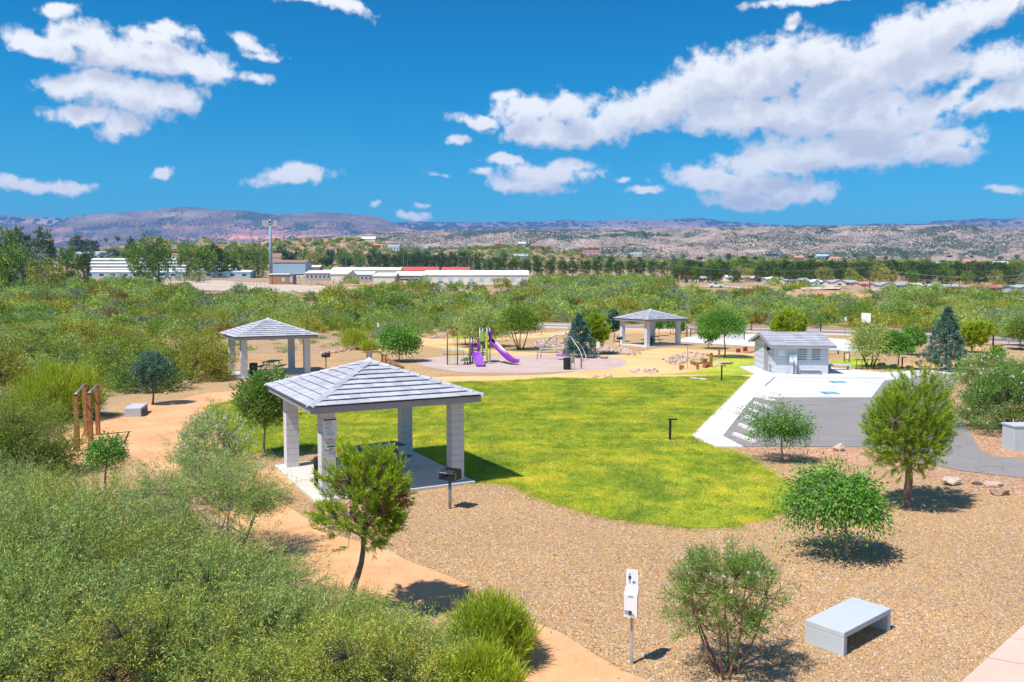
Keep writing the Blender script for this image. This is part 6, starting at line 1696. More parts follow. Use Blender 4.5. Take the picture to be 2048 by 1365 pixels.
for i, (lm, nm, w) in enumerate(TYPES):
    for v in range(2):
        MIDV.append(bush_meshes('wild_bush', 200+i*7+v, lm, H=1.8, base=.1, rx=1.5, ry=1.4, rz=1.5, cz=.2, n_limb=10, n_tip=190, per=24, ll=.17, lw=.05, tip=(.3, .7), spread=.3, up=.35, out=.9, lobe=.35, shape='dome', fill=.4, trunk_r=.03, twig=.012, stems=4, stem_spread=.9, gap=.25))
        FARV.append(bush_meshes('wild_bush', 300+i*7+v, lm, H=1.8, base=.1, rx=1.5, ry=1.4, rz=1.5, cz=.2, n_limb=6, n_tip=90, per=13, ll=.32, lw=.12, tip=(.3, .7), spread=.3, up=.35, out=.9, lobe=.35, shape='dome', fill=.4, wood=False, gap=.22)[0])
rng = np.random.RandomState(11)
pts = []
Yc = 24.0
while Yc < 345:
    st = 2.6+Yc*.0105
    xr = np.arange(-(.72*Yc+22), .72*Yc+22, st)
    xr = xr+rng.uniform(-.42, .42, len(xr))*st
    yr = Yc+rng.uniform(-.42, .42, len(xr))*st
    pts.append(np.stack([xr, yr], 1)); Yc += st*.88
pts = np.concatenate(pts)
Zt = terrain(pts[:, 0], pts[:, 1])
px, py = to_px(pts[:, 0], pts[:, 1], Zt)
PARKW = [(G(x, min(y, 1600)).x, G(x, min(y, 1600)).y) for x, y in PARK]
ok = ~inside(pts[:, 0], pts[:, 1], [(-40, -10), (-40, 21)]+[(a, b) for a, b in PARKW[1:-2]]+[(400, 21), (400, -10)])
ok &= ~inside(px, py, [(-900,1020),(60,992),(300,1000),(560,1100),(900,1300),(1300,1700),(-900,1700)])
ok &= ~inside(px, py, [(70,1000),(84,905),(130,858),(215,822),(340,775),(430,760),(430,1000)])
# the clearing and shelters, roads, yards
def near_line(px, py, line, tol):
    y = np.interp(px, [a for a, _ in line], [b for _, b in line], left=-999, right=-999); return np.abs(py-y) < tol
ok &= ~near_line(px, py, [(440,620),(600,629),(760,637.5),(880,643),(1060,653)], 3.8)
ok &= ~near_line(px, py, [(1060,652),(1250,656),(1400,659),(1560,662),(1700,666),(1860,673),(2048,684),(2500,712)], 8)
ok &= ~near_line(px, py, [(1640,574),(1780,578),(1900,587),(2000,594),(2090,601),(2300,620)], 2.6)
ok &= ~inside(px, py, [(300,562),(420,558),(700,569),(720,577),(700,588),(560,592),(420,587),(290,576)])
ok &= ~(inside(px, py, [(380,570),(720,570),(720,602),(400,602)]) & (rng.rand(len(pts)) < .75))
ok &= ~(inside(px, py, [(700,560),(720,588),(1060,591),(1090,540),(700,540)]) & ((rng.rand(len(pts)) < .72) | (py < 574)))
gapn = fbm(pts[:, 0]*.05+3, pts[:, 1]*.05, 4)
ok &= (gapn < .545) | (rng.rand(len(pts)) < .25)
ok &= ~((px > 1340) & (py < 592) & (rng.rand(len(pts)) < .96))
ok &= ~(inside(px, py, [(1590,592),(1650,589),(1720,592),(1765,600),(1700,603),(1600,602)]) & (rng.rand(len(pts)) < .93))
ok &= ~(inside(px, py, [(690,583),(900,586),(1020,596),(960,599),(700,592)]) & (rng.rand(len(pts)) < .75))
pts, Zt, px, py = pts[ok], Zt[ok], px[ok], py[ok]
W = np.array([t[2] for t in TYPES]); 
tn = fbm(pts[:, 0]*.03+50, pts[:, 1]*.03+9, 3)
ty = np.array([rng.choice(len(TYPES), p=(w_ := W*np.exp(-((np.arange(len(TYPES))/len(TYPES)-.2-(t-.5)*2.2))**2*1.2))/w_.sum()) for t in tn])
size = rng.uniform(.55, 1.35, len(pts))*(1+.25*(fbm(pts[:, 0]*.04, pts[:, 1]*.04+30, 3)-.5)*2)*np.clip(.82+pts[:, 1]*.0026, .85, 1.55)
order = np.argsort(pts[:, 1]/size); near = order[:300]; rest = order[300:]
BL = {}
for k in near:
    X, Y = pts[k]; v = ty[k]*2+rng.randint(2); me, st = MIDV[v]
    x_, y_ = px[k], py[k]
    where = ('left of the left-hand shelter' if x_ < 430 else 'between shelter and playground' if x_ < 880 else 'behind the playground' if x_ < 1230 else 'beyond the ball court' if x_ < 1700 else 'beyond the road at right')
    big = 'tall' if size[k] > 1.12 else 'low' if size[k] < .82 else 'rounded'
    t = thing('wild_bush', None, 'bush', (X, Y, float(Zt[k])-.05), rng.uniform(0, 6.28), '%s %s bushes %s' % (big, TYPES[ty[k]][1], where))
    BL.setdefault((big, TYPES[ty[k]][1], where), []).append((x_, t))
    s = size[k]; t.scale = (s*rng.uniform(.9, 1.15), s*rng.uniform(.9, 1.15), s*rng.uniform(.8, 1.1))
    link('foliage', me, t)
    if Y < 90: link('stems', st, t)
_ORD = ['first', 'second', 'third', 'fourth', 'fifth', 'sixth', 'seventh', 'eighth', 'ninth', 'tenth', 'eleventh', 'twelfth', 'thirteenth', 'fourteenth', 'fifteenth', 'sixteenth', 'seventeenth', 'eighteenth', 'nineteenth', 'twentieth']+['%s-%s' % (a_, b_) for a_ in ('twenty', 'thirty', 'forty', 'fifty') for b_ in ('first', 'second', 'third', 'fourth', 'fifth', 'sixth', 'seventh', 'eighth', 'ninth')]
for (big, cn, wh), L_ in BL.items():
    L_.sort(key=lambda q_: q_[0])
    for i, (_, t) in enumerate(L_):
        t['label'] = '%s from the left of the %s %s bushes %s' % (_ORD[i], big, cn, wh) if len(L_) > 1 else 'the only %s %s desert bush %s' % (big, cn, wh)
m = len(rest)
R3 = np.zeros((m, 3)); R3[:, 2] = rng.rand(m)*6.28
gn_stuff('wild_scrub', 'mixed green, grey and rusty desert scrub covering the land between the park and the town', np.stack([pts[rest, 0], pts[rest, 1], Zt[rest]-.05], 1), R3, size[rest], ty[rest]*2+rng.randint(0, 2, m), FARV)
print('bushes', len(pts))
# dry grass and low herbs between them
m = 5200
g1 = np.stack([rng.uniform(-1, 1, m), rng.rand(m)**.7], 1); Yg = 26+g1[:, 1]*230; Xg = g1[:, 0]*(.7*Yg+8)
Zg = terrain(Xg, Yg); pxg, pyg = to_px(Xg, Yg, Zg)
okg = ~inside(Xg, Yg, [(-40, -10), (-40, 21)]+PARKW[1:-2]+[(400, 21), (400, -10)]) & ~near_line(pxg, pyg, [(440,620),(600,629),(760,637.5),(880,643),(1060,653),(1250,656),(1400,659),(1560,662),(1700,666),(1860,673),(2048,684),(2500,712)], 7)
def tuft_mesh(nm, mat, n, h, w, r, seed, lean=.5):
    q_ = np.random.RandomState(seed); P = np.stack([q_.normal(size=n)*r, q_.normal(size=n)*r, np.zeros(n)], 1)
    D = unit(np.stack([q_.normal(size=n)*lean, q_.normal(size=n)*lean, np.ones(n)], 1)); V, F = leaf_quads(P, D, h*q_.uniform(.5, 1.2, n), np.full(n, w), q_)
    return npmesh(nm, V, F, mat)
HB = [tuft_mesh('herb', L_GRASS, 60, .42, .05, .28, 1), tuft_mesh('herb', L_GREY, 70, .45, .07, .3, 2, .8), tuft_mesh('herb', L_OLIVE, 70, .5, .06, .3, 3, .7), tuft_mesh('herb', L_MESQ, 70, .4, .07, .35, 4, .9)]
m = okg.sum(); R3 = np.zeros((m, 3)); R3[:, 2] = rng.rand(m)*6.28
gn_stuff('dry_grass', 'dry grass and low herbs on the soil between the wild bushes', np.stack([Xg[okg], Yg[okg], Zg[okg]], 1), R3, rng.uniform(.5, 1.5, m), rng.randint(0, 4, m), HB)

# dead grey snags in the scrub
def snag(label, px_, wpx, hpx, seed):
    p = T(*px_); r = random.Random(seed); S = hpx/FP*p.y; Wm = wpx/FP*p.y/2
    mb = MB()
    for i in range(9):
        a = r.uniform(0, 6.28); pts_ = [Vector((0, 0, 0))]; d = Vector((math.cos(a)*Wm, math.sin(a)*Wm*.7, S*r.uniform(.5, 1)))
        for k in range(1, 6):
            pts_.append(d*(k/5)+Vector((r.uniform(-.12, .12), r.uniform(-.1, .1), r.uniform(-.08, .1)))*Wm)
        mb.tube(pts_, [.09*(1-k/6.5) for k in range(6)], 5)
        for j in (2, 3, 4):
            e_ = pts_[j]+Vector((r.uniform(-.4, .4)*Wm, r.uniform(-.4, .4)*Wm, r.uniform(0, .35)*S)); mb.tube([pts_[j], (pts_[j]+e_)/2+Vector((0, 0, .1)), e_], [.045, .03, .012], 4)
    o = mb.build('dead_shrub', B_GREY, smooth=True); o.location = p; return tag(o, label, 'dead shrub', 'bare dead shrubs')
snag('bare grey dead shrub with spreading limbs left of the post sign', (762, 662), 60, 34, 1)
snag('bare grey branches in the scrub above the juniper', (255, 700), 50, 40, 2)
snag('bare dead shrub beyond the road above the ball court', (1400, 626), 34, 20, 3)
snag('bare grey dead shrub in the scrub at far right', (1665, 628), 30, 20, 4)
snag('small bare snag beside the left-hand shelter roof', (412, 662), 34, 24, 5)

# ---------------------------------------------------------------- town
from mathutils.bvhtree import BVHTree
def bvh_of(o): return BVHTree.FromPolygons([v.co[:] for v in o.data.vertices], [tuple(p.vertices) for p in o.data.polygons])
_hills = [bvh_of(o) for o in COL.objects if o.name.startswith('foothills') or o.name.startswith('plateau')]
def S(px_, py_):                                           # pixel -> nearest ground or hill surface
    best = T(px_, py_); r = pixel_ray(px_, py_); o_ = Vector((0, 0, CAMH))
    for b_ in _hills:
        h = b_.ray_cast(o_, r)
        if h[0] is not None and h[0].y < best.y: best = h[0]
    return best
TV = {}
def tv(kind, n=3):
    if kind in TV: return TV[kind]
    out = []
    for s in range(n):
        if kind == 'pine': kw = dict(H=1, base=.12, rx=.30, rz=.44, cz=.55, n_limb=8, n_tip=150, per=14, ll=.075, lw=.022, tip=(.04, .09), spread=.5, up=.6, out=.7, lobe=.35, shape='ball', fill=.4, trunk_r=.02, twig=.004, gap=.22); lm = L_TOWN
        elif kind == 'elm': kw = dict(H=1, base=.15, rx=.42, rz=.44, cz=.55, n_limb=9, n_tip=170, per=15, ll=.07, lw=.028, tip=(.05, .11), spread=.5, up=.2, out=.8, lobe=.35, shape='ball', fill=.4, trunk_r=.022, twig=.004, gap=.2); lm = L_TOWN2
        elif kind == 'olive': kw = dict(H=1, base=.1, rx=.55, rz=.45, cz=.52, n_limb=9, n_tip=150, per=14, ll=.07, lw=.03, tip=(.05, .12), spread=.5, up=.2, out=.8, lobe=.4, shape='ball', fill=.4, trunk_r=.02, twig=.004, gap=.25); lm = L_OLIVE
        elif kind == 'column': kw = dict(H=1, base=.05, rx=.085, rz=.50, cz=.5, n_limb=5, n_tip=90, per=12, ll=.06, lw=.02, tip=(.03, .05), spread=.5, up=1.2, out=.2, lobe=.1, shape='ball', fill=.4, trunk_r=.012, twig=.003); lm = L_TOWN
        elif kind == 'grey': kw = dict(H=1, base=.1, rx=.5, rz=.45, cz=.52, n_limb=9, n_tip=130, per=14, ll=.07, lw=.028, tip=(.05, .12), spread=.5, up=.2, out=.8, lobe=.4, shape='ball', fill=.35, trunk_r=.02, twig=.004, gap=.3); lm = L_GREY
        leaf, parts, _, _ = crown(500+s+len(kind)*11, **kw); V, F = cat_parts(parts)
        out.append((npmesh('crown', leaf[0], leaf[1], lm), npmesh('trunk', V, F, B_DARK)))
    TV[kind] = out; return out
tcount = [0]
def ttree(label, x, yb, yt, kind='pine', group=None, w=None, nm=None, surf=None):
    p = (surf or S)(x, yb); r = pixel_ray(x, yt); H = CAMH+r.z/r.y*p.y-p.z
    v = tv(kind); tcount[0] += 1; cr, tr = v[tcount[0] % len(v)]
    t = thing(nm or {'pine': 'pine_tree', 'elm': 'elm_tree', 'column': 'column_cypress', 'olive': 'yellow_tree', 'grey': 'grey_tree'}[kind], label, 'tree', p, tcount[0]*1.7, group)
    base_w = {'pine': .66, 'elm': .90, 'olive': 1.15, 'column': .19, 'grey': 1.05}[kind]
    sx = H if w is None else (w/FP*p.y)/base_w
    t.scale = (sx, sx, H); link('crown', cr, t); link('trunk', tr, t); return t
def palm(label, x, yb, yt, group='tall fan palms'):
    p = S(x, yb); r = pixel_ray(x, yt); H = CAMH+r.z/r.y*p.y-p.z
    t = thing('palm_tree', label, 'palm', p, 0, group)
    MB().tube([(0, 0, 0), (.1, 0, H*.5), (0, 0, H*.88)], [.32, .26, .24], 7).build('trunk', B_GREY, t, smooth=True)
    q_ = np.random.RandomState(int(x)); n = 120; D = unit(np.stack([q_.normal(size=n), q_.normal(size=n), q_.uniform(-.9, 1.0, n)], 1)); P = np.tile([0, 0, H*.88], (n, 1))+D*.2
    V, F = leaf_quads(P, D, np.full(n, H*.15)*q_.uniform(.7, 1.2, n), np.full(n, .38), q_); link('crown', npmesh('crown', V, F, L_TOWN2), t)
    n = 40; D = unit(np.stack([q_.normal(size=n)*.4, q_.normal(size=n)*.4, -np.ones(n)], 1)); V, F = leaf_quads(np.tile([0, 0, H*.86], (n, 1)), D, np.full(n, H*.12), np.full(n, .3), q_); link('dry_skirt', npmesh('dry_skirt', V, F, L_DRY), t)
_u = ['','first','second','third','fourth','fifth','sixth','seventh','eighth','ninth']
_t = {2:'twenty',3:'thirty',4:'forty',5:'fifty',6:'sixty',7:'seventy'}; _tt = {2:'twentieth',3:'thirtieth',4:'fortieth',5:'fiftieth',6:'sixtieth',7:'seventieth'}
ORD = ['first','second','third','fourth','fifth','sixth','seventh','eighth','ninth','tenth','eleventh','twelfth','thirteenth','fourteenth','fifteenth','sixteenth','seventeenth','eighteenth', 'nineteenth']+[(_tt[i//10] if i % 10 == 0 else _t[i//10]+'-'+_u[i % 10]) for i in range(20, 80)]
LT = [(8,566,462,62,'elm','huge dark green tree at the left border of the town'),(42,560,457,60,'pine','tall dark conifer clump next to the left border, highest of the town trees'),(85,556,464,56,'pine','tall dark pine third from the left border'),
      (22,586,497,60,'elm','bright green lower tree in front of the left border trees'),(62,582,492,66,'grey','grey-green loose tree in front of the tall dark pine'),(98,590,526,74,'olive','round yellow-green tree in front of the left town trees'),
      (134,572,497,38,'elm','slim green tree right of the yellow-green one'),(168,574,503,28,'pine','narrow dark pine at the left end of the striped roofs'),(160,512,474,44,'pine','dark pine far behind the striped roofs, left one'),(186,512,479,26,'pine','small dark pine right of the far one behind the striped roofs'),
      (262,520,474,20,'pine','narrow dark pine behind the large round pair of trees'),(278,566,482,62,'elm','left half of the large round pair of trees before the striped roofs'),(318,568,478,64,'elm','right half of the large round pair of trees before the striped roofs'),
      (374,562,494,40,'elm','round green tree left of the second clump in the school yard'),(400,560,487,56,'elm','tallest tree of the second clump in the school yard'),(428,556,486,46,'pine','dark pine behind the second clump'),(398,566,540,36,'grey','small grey shrub-like tree under the second clump'),
      (450,556,494,42,'elm','left tree of the third clump beside the cell tower'),(476,556,496,40,'elm','right tree of the third clump beside the cell tower'),(516,556,497,48,'elm','round green tree just left of the cell tower'),
      (563,535,494,30,'pine','dark tree behind the blue building'),(628,532,504,36,'olive','yellow-green tree right of the cell tower'),(648,532,512,26,'elm','green tree behind the left white building'),(690,536,506,28,'elm','green tree left of the tall grey pole'),
      (716,540,512,24,'elm','small green tree behind the white roofs'),(660,530,514,18,'pine','small dark pine beyond the yellow-green tree')]
for x, yb, yt, w, k, lb in LT: ttree(lb, x, yb, yt, k, 'big trees at the left of the town', w)
for i, (x, w) in enumerate(((748,34),(769,30),(789,24),(806,34),(822,22),(837,26),(853,26),(871,26),(885,28),(903,28),(929,28))):
    ttree('%s dark pine from the left in the group behind the red roofs' % ORD[i], x, 541, 501+(i*7 % 5)*2, 'pine', 'pines behind the red roofs', w)
for i, x in enumerate((977,1001,1025,1051,1076,1100,1124,1145,1171,1194,1217,1239,1263,1281,1305,1329,1350)):
    ttree('%s pine from the left in the even row right of the white buildings' % ORD[i], x, 553, 519+(i*5 % 4), 'pine', 'even row of pines', 21+(i*3 % 5))
for i, x in enumerate((952, 958)): ttree(['left', 'right'][i]+' tall thin column cypress behind the long white building', x, 548, 506, 'column', 'column cypresses', 6)
for i, x in enumerate((592,598,603,610,676,682,656)): ttree(ORD[i]+' slim column cypress from the left on the low slope by the cell tower', x, 516+(i % 2), 498, 'column', 'column cypresses on the slope', 5)
for i, (x, yb, yt) in enumerate(((213,512,475),(235,516,471),(238,516,473),(570,513,487),(610,512,489),(938,546,503),(965,546,515))):
    palm('%s fan palm from the left' % ORD[i], x, yb, yt)
rr = random.Random(5)
for i in range(66):
    x = 1352+i*10.6+rr.uniform(-4, 4); ttree(ORD[i]+' tree from the left in the back line of the right-hand tree belt', x, 553+rr.uniform(-3, 2), 520+rr.uniform(-2, 6)+max(0, x-1700)*.012, 'pine' if rr.random() < .75 else 'elm', 'back line of the tree belt', rr.uniform(22, 34))
for i in range(44):
    x = 1356+i*16+rr.uniform(-7, 7); ttree(ORD[i]+' tree from the left in the front line of the right-hand tree belt', x, 563+rr.uniform(-4, 5)+max(0, x-1700)*.02, 533+rr.uniform(-4, 8)+max(0, x-1700)*.02, 'pine' if rr.random() < .6 else rr.choice(['elm', 'olive', 'grey']), 'front line of the tree belt', rr.uniform(20, 34))
for i in range(26):
    x = 110+i*24+rr.uniform(-9, 9); ttree(ORD[i]+' small dark tree from the left on the skyline of the town', x, 520+rr.uniform(-4, 4), 502+rr.uniform(-5, 4), rr.choice(['pine', 'pine', 'elm']), 'skyline trees of the left part of the town', rr.uniform(16, 30))
for i in range(40):
    x = 640+i*11+rr.uniform(-6, 6); ttree(ORD[i]+' small dark tree from the left at the foot of the low hills', x, 528+rr.uniform(-5, 5), 515+rr.uniform(-4, 3), rr.choice(['pine', 'elm', 'grey']), 'trees at the foot of the low hills', rr.uniform(10, 22))
for i in range(34):
    x = 1080+i*29+rr.uniform(-9, 9); ttree(ORD[i]+' far small tree from the left on the slope beyond the tree belt', x, 522+rr.uniform(-8, 4), 512+rr.uniform(-6, 2), rr.choice(['pine', 'elm', 'grey']), 'far trees beyond the tree belt', rr.uniform(8, 16))

W_WHITE = paint('white_roof_coating', (.78,.78,.78), .6, wear=.04, scale=1)
W_CREAM = paint('cream_stucco', (.74,.69,.62), .85, wear=.05, scale=1); W_GREYW = paint('mauve_grey_wall', (.42,.37,.38), .85, wear=.05, scale=1)
W_TERRA = paint('terracotta_roof', (.58,.24,.14), .8, wear=.12, scale=2); W_REDR = paint('red_metal_roof', (.58,.10,.085), .6, wear=.08, scale=1); W_BLUE = paint('light_blue_wall', (.34,.50,.66), .8, wear=.05, scale=1)
W_GREYR = paint('grey_shingle_roof', (.36,.40,.44), .8, wear=.08, scale=1); W_BROWN = paint('brown_wall', (.30,.18,.12), .85, wear=.1, scale=1); W_PINK = paint('pink_stucco', (.66,.46,.42), .85, wear=.05, scale=1); W_DARK = paint('dark_window_glass', (.05,.06,.08), .15); W_LBLUE = paint('pale_blue_shutter', (.42,.55,.62), .6)
W_BRICK = paint('orange_brick', (.40,.19,.10), .9, wear=.15, scale=2); W_SOLAR = paint('navy_solar_panel', (.03,.06,.13), .25); W_CYAN = paint('cyan_wall', (.40,.66,.72), .8)
def building(label, x0, x1, yb, ywall, yroof, wall, roof, depth=9, win=0, wmat=None, name='house', cat='house', group=None, gable=False, door=True, rot=0.0, p=None, winh=(.35, .8)):
    """front wall between columns x0..x1 with its foot at row yb, wall top at ywall, roof top at yroof"""
    if p is None: p = S((x0+x1)/2, yb)
    Wd_ = (x1-x0)/FP*p.y; hw = (yb-ywall)/FP*p.y; hr = max(.1, (ywall-yroof)/FP*p.y)
    b_ = thing(name, label, cat, p, rot, group)
    MB().box((0, depth/2, hw/2-.6), (Wd_, depth, hw+1.2)).build('wall', wall, b_)
    o = .35
    if gable:                                            # gable end towards the viewer
        a = [(-Wd_/2, 0, hw), (Wd_/2, 0, hw), (0, 0, hw+hr)]; c = [(x, depth, z) for x, _, z in a]
        MB().add(a+c, [(0,1,2),(5,4,3),(0,2,5,3),(1,4,5,2)]).build('gable', wall, b_)
        for s in (-1, 1):
            e0 = Vector((s*(Wd_/2+o), -o, hw-o*hr/(Wd_/2))); e1 = Vector((0, -o, hw+hr)); up = Vector((0, 0, .14))
            q_ = [e0, e1, Vector((0, depth+o, hw+hr)), Vector((e0.x, depth+o, e0.z))]
            if s < 0: q_ = q_[::-1]
            MB().slab([v+up for v in q_][::-1], .12).build('roof', roof, b_)
    else:
        d1 = depth/2 if hr > .3 else depth
        z1 = hw+hr
        for s in (0, 1):
            q_ = [Vector((-Wd_/2-o, -o, hw+.10)), Vector((Wd_/2+o, -o, hw+.10)), Vector((Wd_/2+o, depth/2, z1+.1)), Vector((-Wd_/2-o, depth/2, z1+.1))]
            if s: q_ = [Vector((v.x, depth-v.y, v.z)) for v in q_][::-1]
            MB().slab(q_, .14).build('roof', roof, b_)
        ends = MB()
        for s in (-1, 1):
            x = s*(Wd_/2-.01); ends.add([(x, 0, hw), (x, depth, hw), (x, depth/2, z1)], [(0,1,2)])
        ends.build('gable', wall, b_)
    for k in range(win):
        x = -Wd_/2+Wd_*(k+.5)/win; ww = Wd_/win*.5
        fr = MB().box((x, -.03, hw*(winh[0]+winh[1])/2), (ww, .06, hw*(winh[1]-winh[0]))).build('window', W_WHITE, b_)
        MB().box((x, -.07, hw*(winh[0]+winh[1])/2), (ww*.84, .03, hw*(winh[1]-winh[0])*.84)).build('pane', wmat or W_DARK, fr)
    if door and win: MB().box((-Wd_/2+Wd_*.5/win+Wd_/win*.5, -.04, hw*.36), (min(1.0, Wd_/win*.35), .06, hw*.70)).build('door', W_BROWN, b_)
    return b_
# long white buildings
gW = 'long low white buildings in the middle distance'
building('long white building with a row of pale blue shutters, rightmost of the white ones', 849, 1056, 569, 551, 541, W_CREAM, W_WHITE, 16, 10, W_LBLUE, 'long_building', 'building', gW, door=False, winh=(.30, .80))
building('white blind end wall wing between the two grey window wings', 746, 789, 567, 553, 546, W_CREAM, W_WHITE, 22, 0, None, 'long_building', 'building', gW)
building('grey wing with dark windows just left of the row of shutters', 789, 848, 566, 552, 543, W_GREYW, W_WHITE, 20, 6, None, 'long_building', 'building', gW, door=False)
building('grey wing with dark windows in the middle of the white buildings', 695, 745, 565, 550, 543, W_GREYW, W_WHITE, 20, 6, None, 'long_building', 'building', gW, door=False)
building('white blind end wall wing right of the leftmost grey window wing', 662, 694, 566, 549, 541, W_CREAM, W_WHITE, 22, 0, None, 'long_building', 'building', gW)
building('leftmost grey wing with a row of six dark windows', 611, 661, 562, 547, 541, W_GREYW, W_WHITE, 20, 6, None, 'long_building', 'building', gW, door=False)
building('white hall behind the white wings carrying dark solar panels', 663, 800, 556, 541, 535, W_CREAM, W_WHITE, 16, 0, None, 'long_building', 'building', gW)
b_ = building('building with a low bright red roof, left of two', 801, 876, 553, 542, 534, W_CREAM, W_REDR, 16, 5, None, 'red_roofed_building', 'building', 'red roofed buildings')
b_ = building('building with a low bright red roof, right of two, with a small chimney', 883, 938, 553, 543, 534.5, W_CREAM, W_REDR, 16, 4, None, 'red_roofed_building', 'building', 'red roofed buildings')
MB().box((1.0, 6, 4.6), (1.2, 1.2, 2.2)).build('chimney', W_GREYW, b_)
b_ = building('small orange brick building in the fenced yard at the foot of the cell tower', 539, 578, 570, 549.5, 548, W_BRICK, W_WHITE, 5, 0, None, 'brick_building', 'building')
p_ = b_.location; hw = 20.5/FP*p_.y; wd = 39/FP*p_.y
MB().box((wd/2+.9, 2.5, hw/2), (1.8, 4.9, hw-.02)).build('porch', W_BROWN, b_); MB().box((wd/2+.9, -.0, hw*.5), (1.0, .08, hw*.55)).build('door', W_LBLUE, b_)
MB().box((wd*.22, -.04, hw*.5), (1.3, .06, hw*.35)).build('window', W_LBLUE, b_); MB().box((-wd*.35, -.04, hw*.5), (.08, .08, hw)).build('drain_pipe', W_DARK, b_)
building('large pale blue hall with a red-brown roof edge behind the cell tower', 547, 611, 553, 526, 520, W_BLUE, W_BROWN, 18, 0, None, 'blue_hall', 'building')
building('dark flat-roofed building directly behind the cell tower mast', 540, 562, 540, 516, 507, W_GREYW, W_BROWN, 8, 0, None, 'dark_building', 'building')
building('low brown building with a white canopy right of the blue hall', 613, 640, 550, 535, 531, W_BROWN, W_WHITE, 9, 0, None, 'canopy_building', 'building')
# striped roofs
for i in range(6):
    yb = 557-i*6.5; x0 = 168+i*3; x1 = 500-i*14
    building('%s long shed from the front with a white striped metal roof at left' % ORD[i], x0, x1, yb, yb-(12 if i == 0 else 4.5), yb-(16 if i == 0 else 7.5), W_BLUE if i == 0 else W_GREYW, W_WHITE, 11, 14 if i == 0 else 0, None, 'long_shed', 'shed', 'long sheds with striped white roofs', door=False)
building('white gabled house behind the striped roofs, left of the large round trees', 187, 232, 520, 510, 503, W_CREAM, W_GREYR, 12, 4, group='far houses at left')
building('low grey house behind the striped roofs near the left border trees', 150, 184, 516, 509, 504, W_GREYW, W_GREYR, 10, 3, group='far houses at left')
building('low white house behind the second clump of yard trees', 342, 362, 522, 512, 507, W_CREAM, W_TERRA, 10, 2, group='far houses at left')
building('white house with terracotta roof above the third clump of trees', 432, 447, 508, 500, 494, W_CREAM, W_TERRA, 8, 2, group='far houses at left')
building('wide white house with a terracotta roof right of the cell tower', 577, 607, 516, 508, 502, W_CREAM, W_TERRA, 10, 3, group='far houses at left')
# houses on the low hills
gH = 'houses on the low hills'
building('white house with a pinkish hipped roof on the crest of the low hill', 722, 750, 482, 478.5, 473.5, W_CREAM, W_WHITE, 12, 4, group=gH)
building('white two-storey house with blue-grey openings on the low hill slope', 775, 798, 503, 494, 490, W_WHITE, W_GREYR, 10, 4, W_DARK, group=gH)
building('pink stucco house cut into the red slope of the low hill', 744, 772, 496, 491, 488.5, W_PINK, W_TERRA, 10, 3, group=gH)
building('red roofed house at left on top of the round hill', 990, 1009, 493, 489, 486, W_BROWN, W_REDR, 9, 2, group=gH)
building('blue and white two-storey house on top of the round hill', 1036, 1051, 495, 487.5, 484.5, W_BLUE, W_WHITE, 9, 3, group=gH)
building('brown gabled house at right on top of the round hill', 1062, 1084, 499, 493, 487.5, W_BROWN, W_BROWN, 9, 2, group=gH)
building('wide grey flat-roofed house below the round hill top', 1028, 1056, 520, 513, 508, W_GREYW, W_GREYR, 10, 4, group=gH)
building('brown house on the slope left of the round hill', 898, 915, 510, 504, 499, W_BROWN, W_BROWN, 8, 2, group=gH)
building('long red flat house right of the round hill', 1166, 1201, 508, 504, 501, W_PINK, W_REDR, 8, 4, group=gH)
building('small red flat house left of the long red one', 1147, 1164, 510, 506.5, 504.5, W_BROWN, W_REDR, 7, 2, group=gH)
building('pale house behind the pines right of the round hill', 1262, 1284, 513, 508.5, 505.5, W_CREAM, W_GREYR, 8, 3, group=gH)
gF = 'far houses beyond the tree belt'
for x0, x1, yb, w_, r_, lb in ((1478,1492,512,W_CREAM,W_TERRA,'tan house on the rise above the left end of the tree belt'),(1532,1558,518,W_GREYW,W_DARK,'dark low house beyond the tree belt'),(1590,1608,522,W_BROWN,W_TERRA,'brown house beyond the middle of the tree belt'),
    (1634,1657,519,W_BLUE,W_BLUE,'blue low house beyond the tree belt'),(1662,1680,524,W_CREAM,W_TERRA,'cream house right of the blue low house'),(1752,1790,536,W_WHITE,W_GREYR,'big white gabled house rising above the tree belt'),(1862,1900,534,W_CREAM,W_GREYR,'pale long house beyond the right part of the tree belt'),
    (1930,1960,530,W_PINK,W_TERRA,'pinkish house beyond the right part of the tree belt'),(1985,2020,533,W_CREAM,W_WHITE,'white low house near the far right skyline')):
    building(lb, x0, x1, yb, yb-6, yb-10, w_, r_, 9, 3, group=gF, gable=(x0 == 1752))
# small houses before the tree belt
gM = 'small houses in front of the tree belt'
HM = [(1368,1395,562,W_CREAM,W_REDR,0,'white house with a red roof at the left end of the house row'),(1398,1428,564,W_CREAM,W_GREYR,0,'white house with a pale green-grey roof, second of the row'),(1454,1502,563,W_CREAM,W_WHITE,0,'long low white house left of the green shed'),
      (1504,1528,564,W_GREYW,W_WHITE,1,'small white carport house in the row'),(1536,1566,566,W_BLUE,W_WHITE,1,'blue-white gabled house in the middle of the row'),(1570,1618,568,W_CREAM,W_GREYR,0,'wide cream house with a grey roof in the row'),(1624,1647,571,W_CYAN,W_WHITE,1,'bright cyan gabled house'),
      (1662,1716,573,W_CREAM,W_GREYR,1,'white gabled house with a long grey roof left of the dark pole'),(1722,1752,575,W_PINK,W_TERRA,0,'low brown-roofed house just right of the dark pole'),(1756,1822,579,W_PINK,W_GREYR,1,'pink stucco house with a wide grey roof'),
      (1830,1848,577,W_BLUE,W_WHITE,0,'tiny pale house between the pink and the white one'),(1850,1924,583,W_WHITE,W_GREYR,1,'largest white house with a grey roof and green porch'),(1964,2002,583,W_BROWN,W_REDR,0,'dark red house near the right border'),(2034,2075,583,W_BLUE,W_GREYR,1,'blue-grey gabled house cut by the right border')]
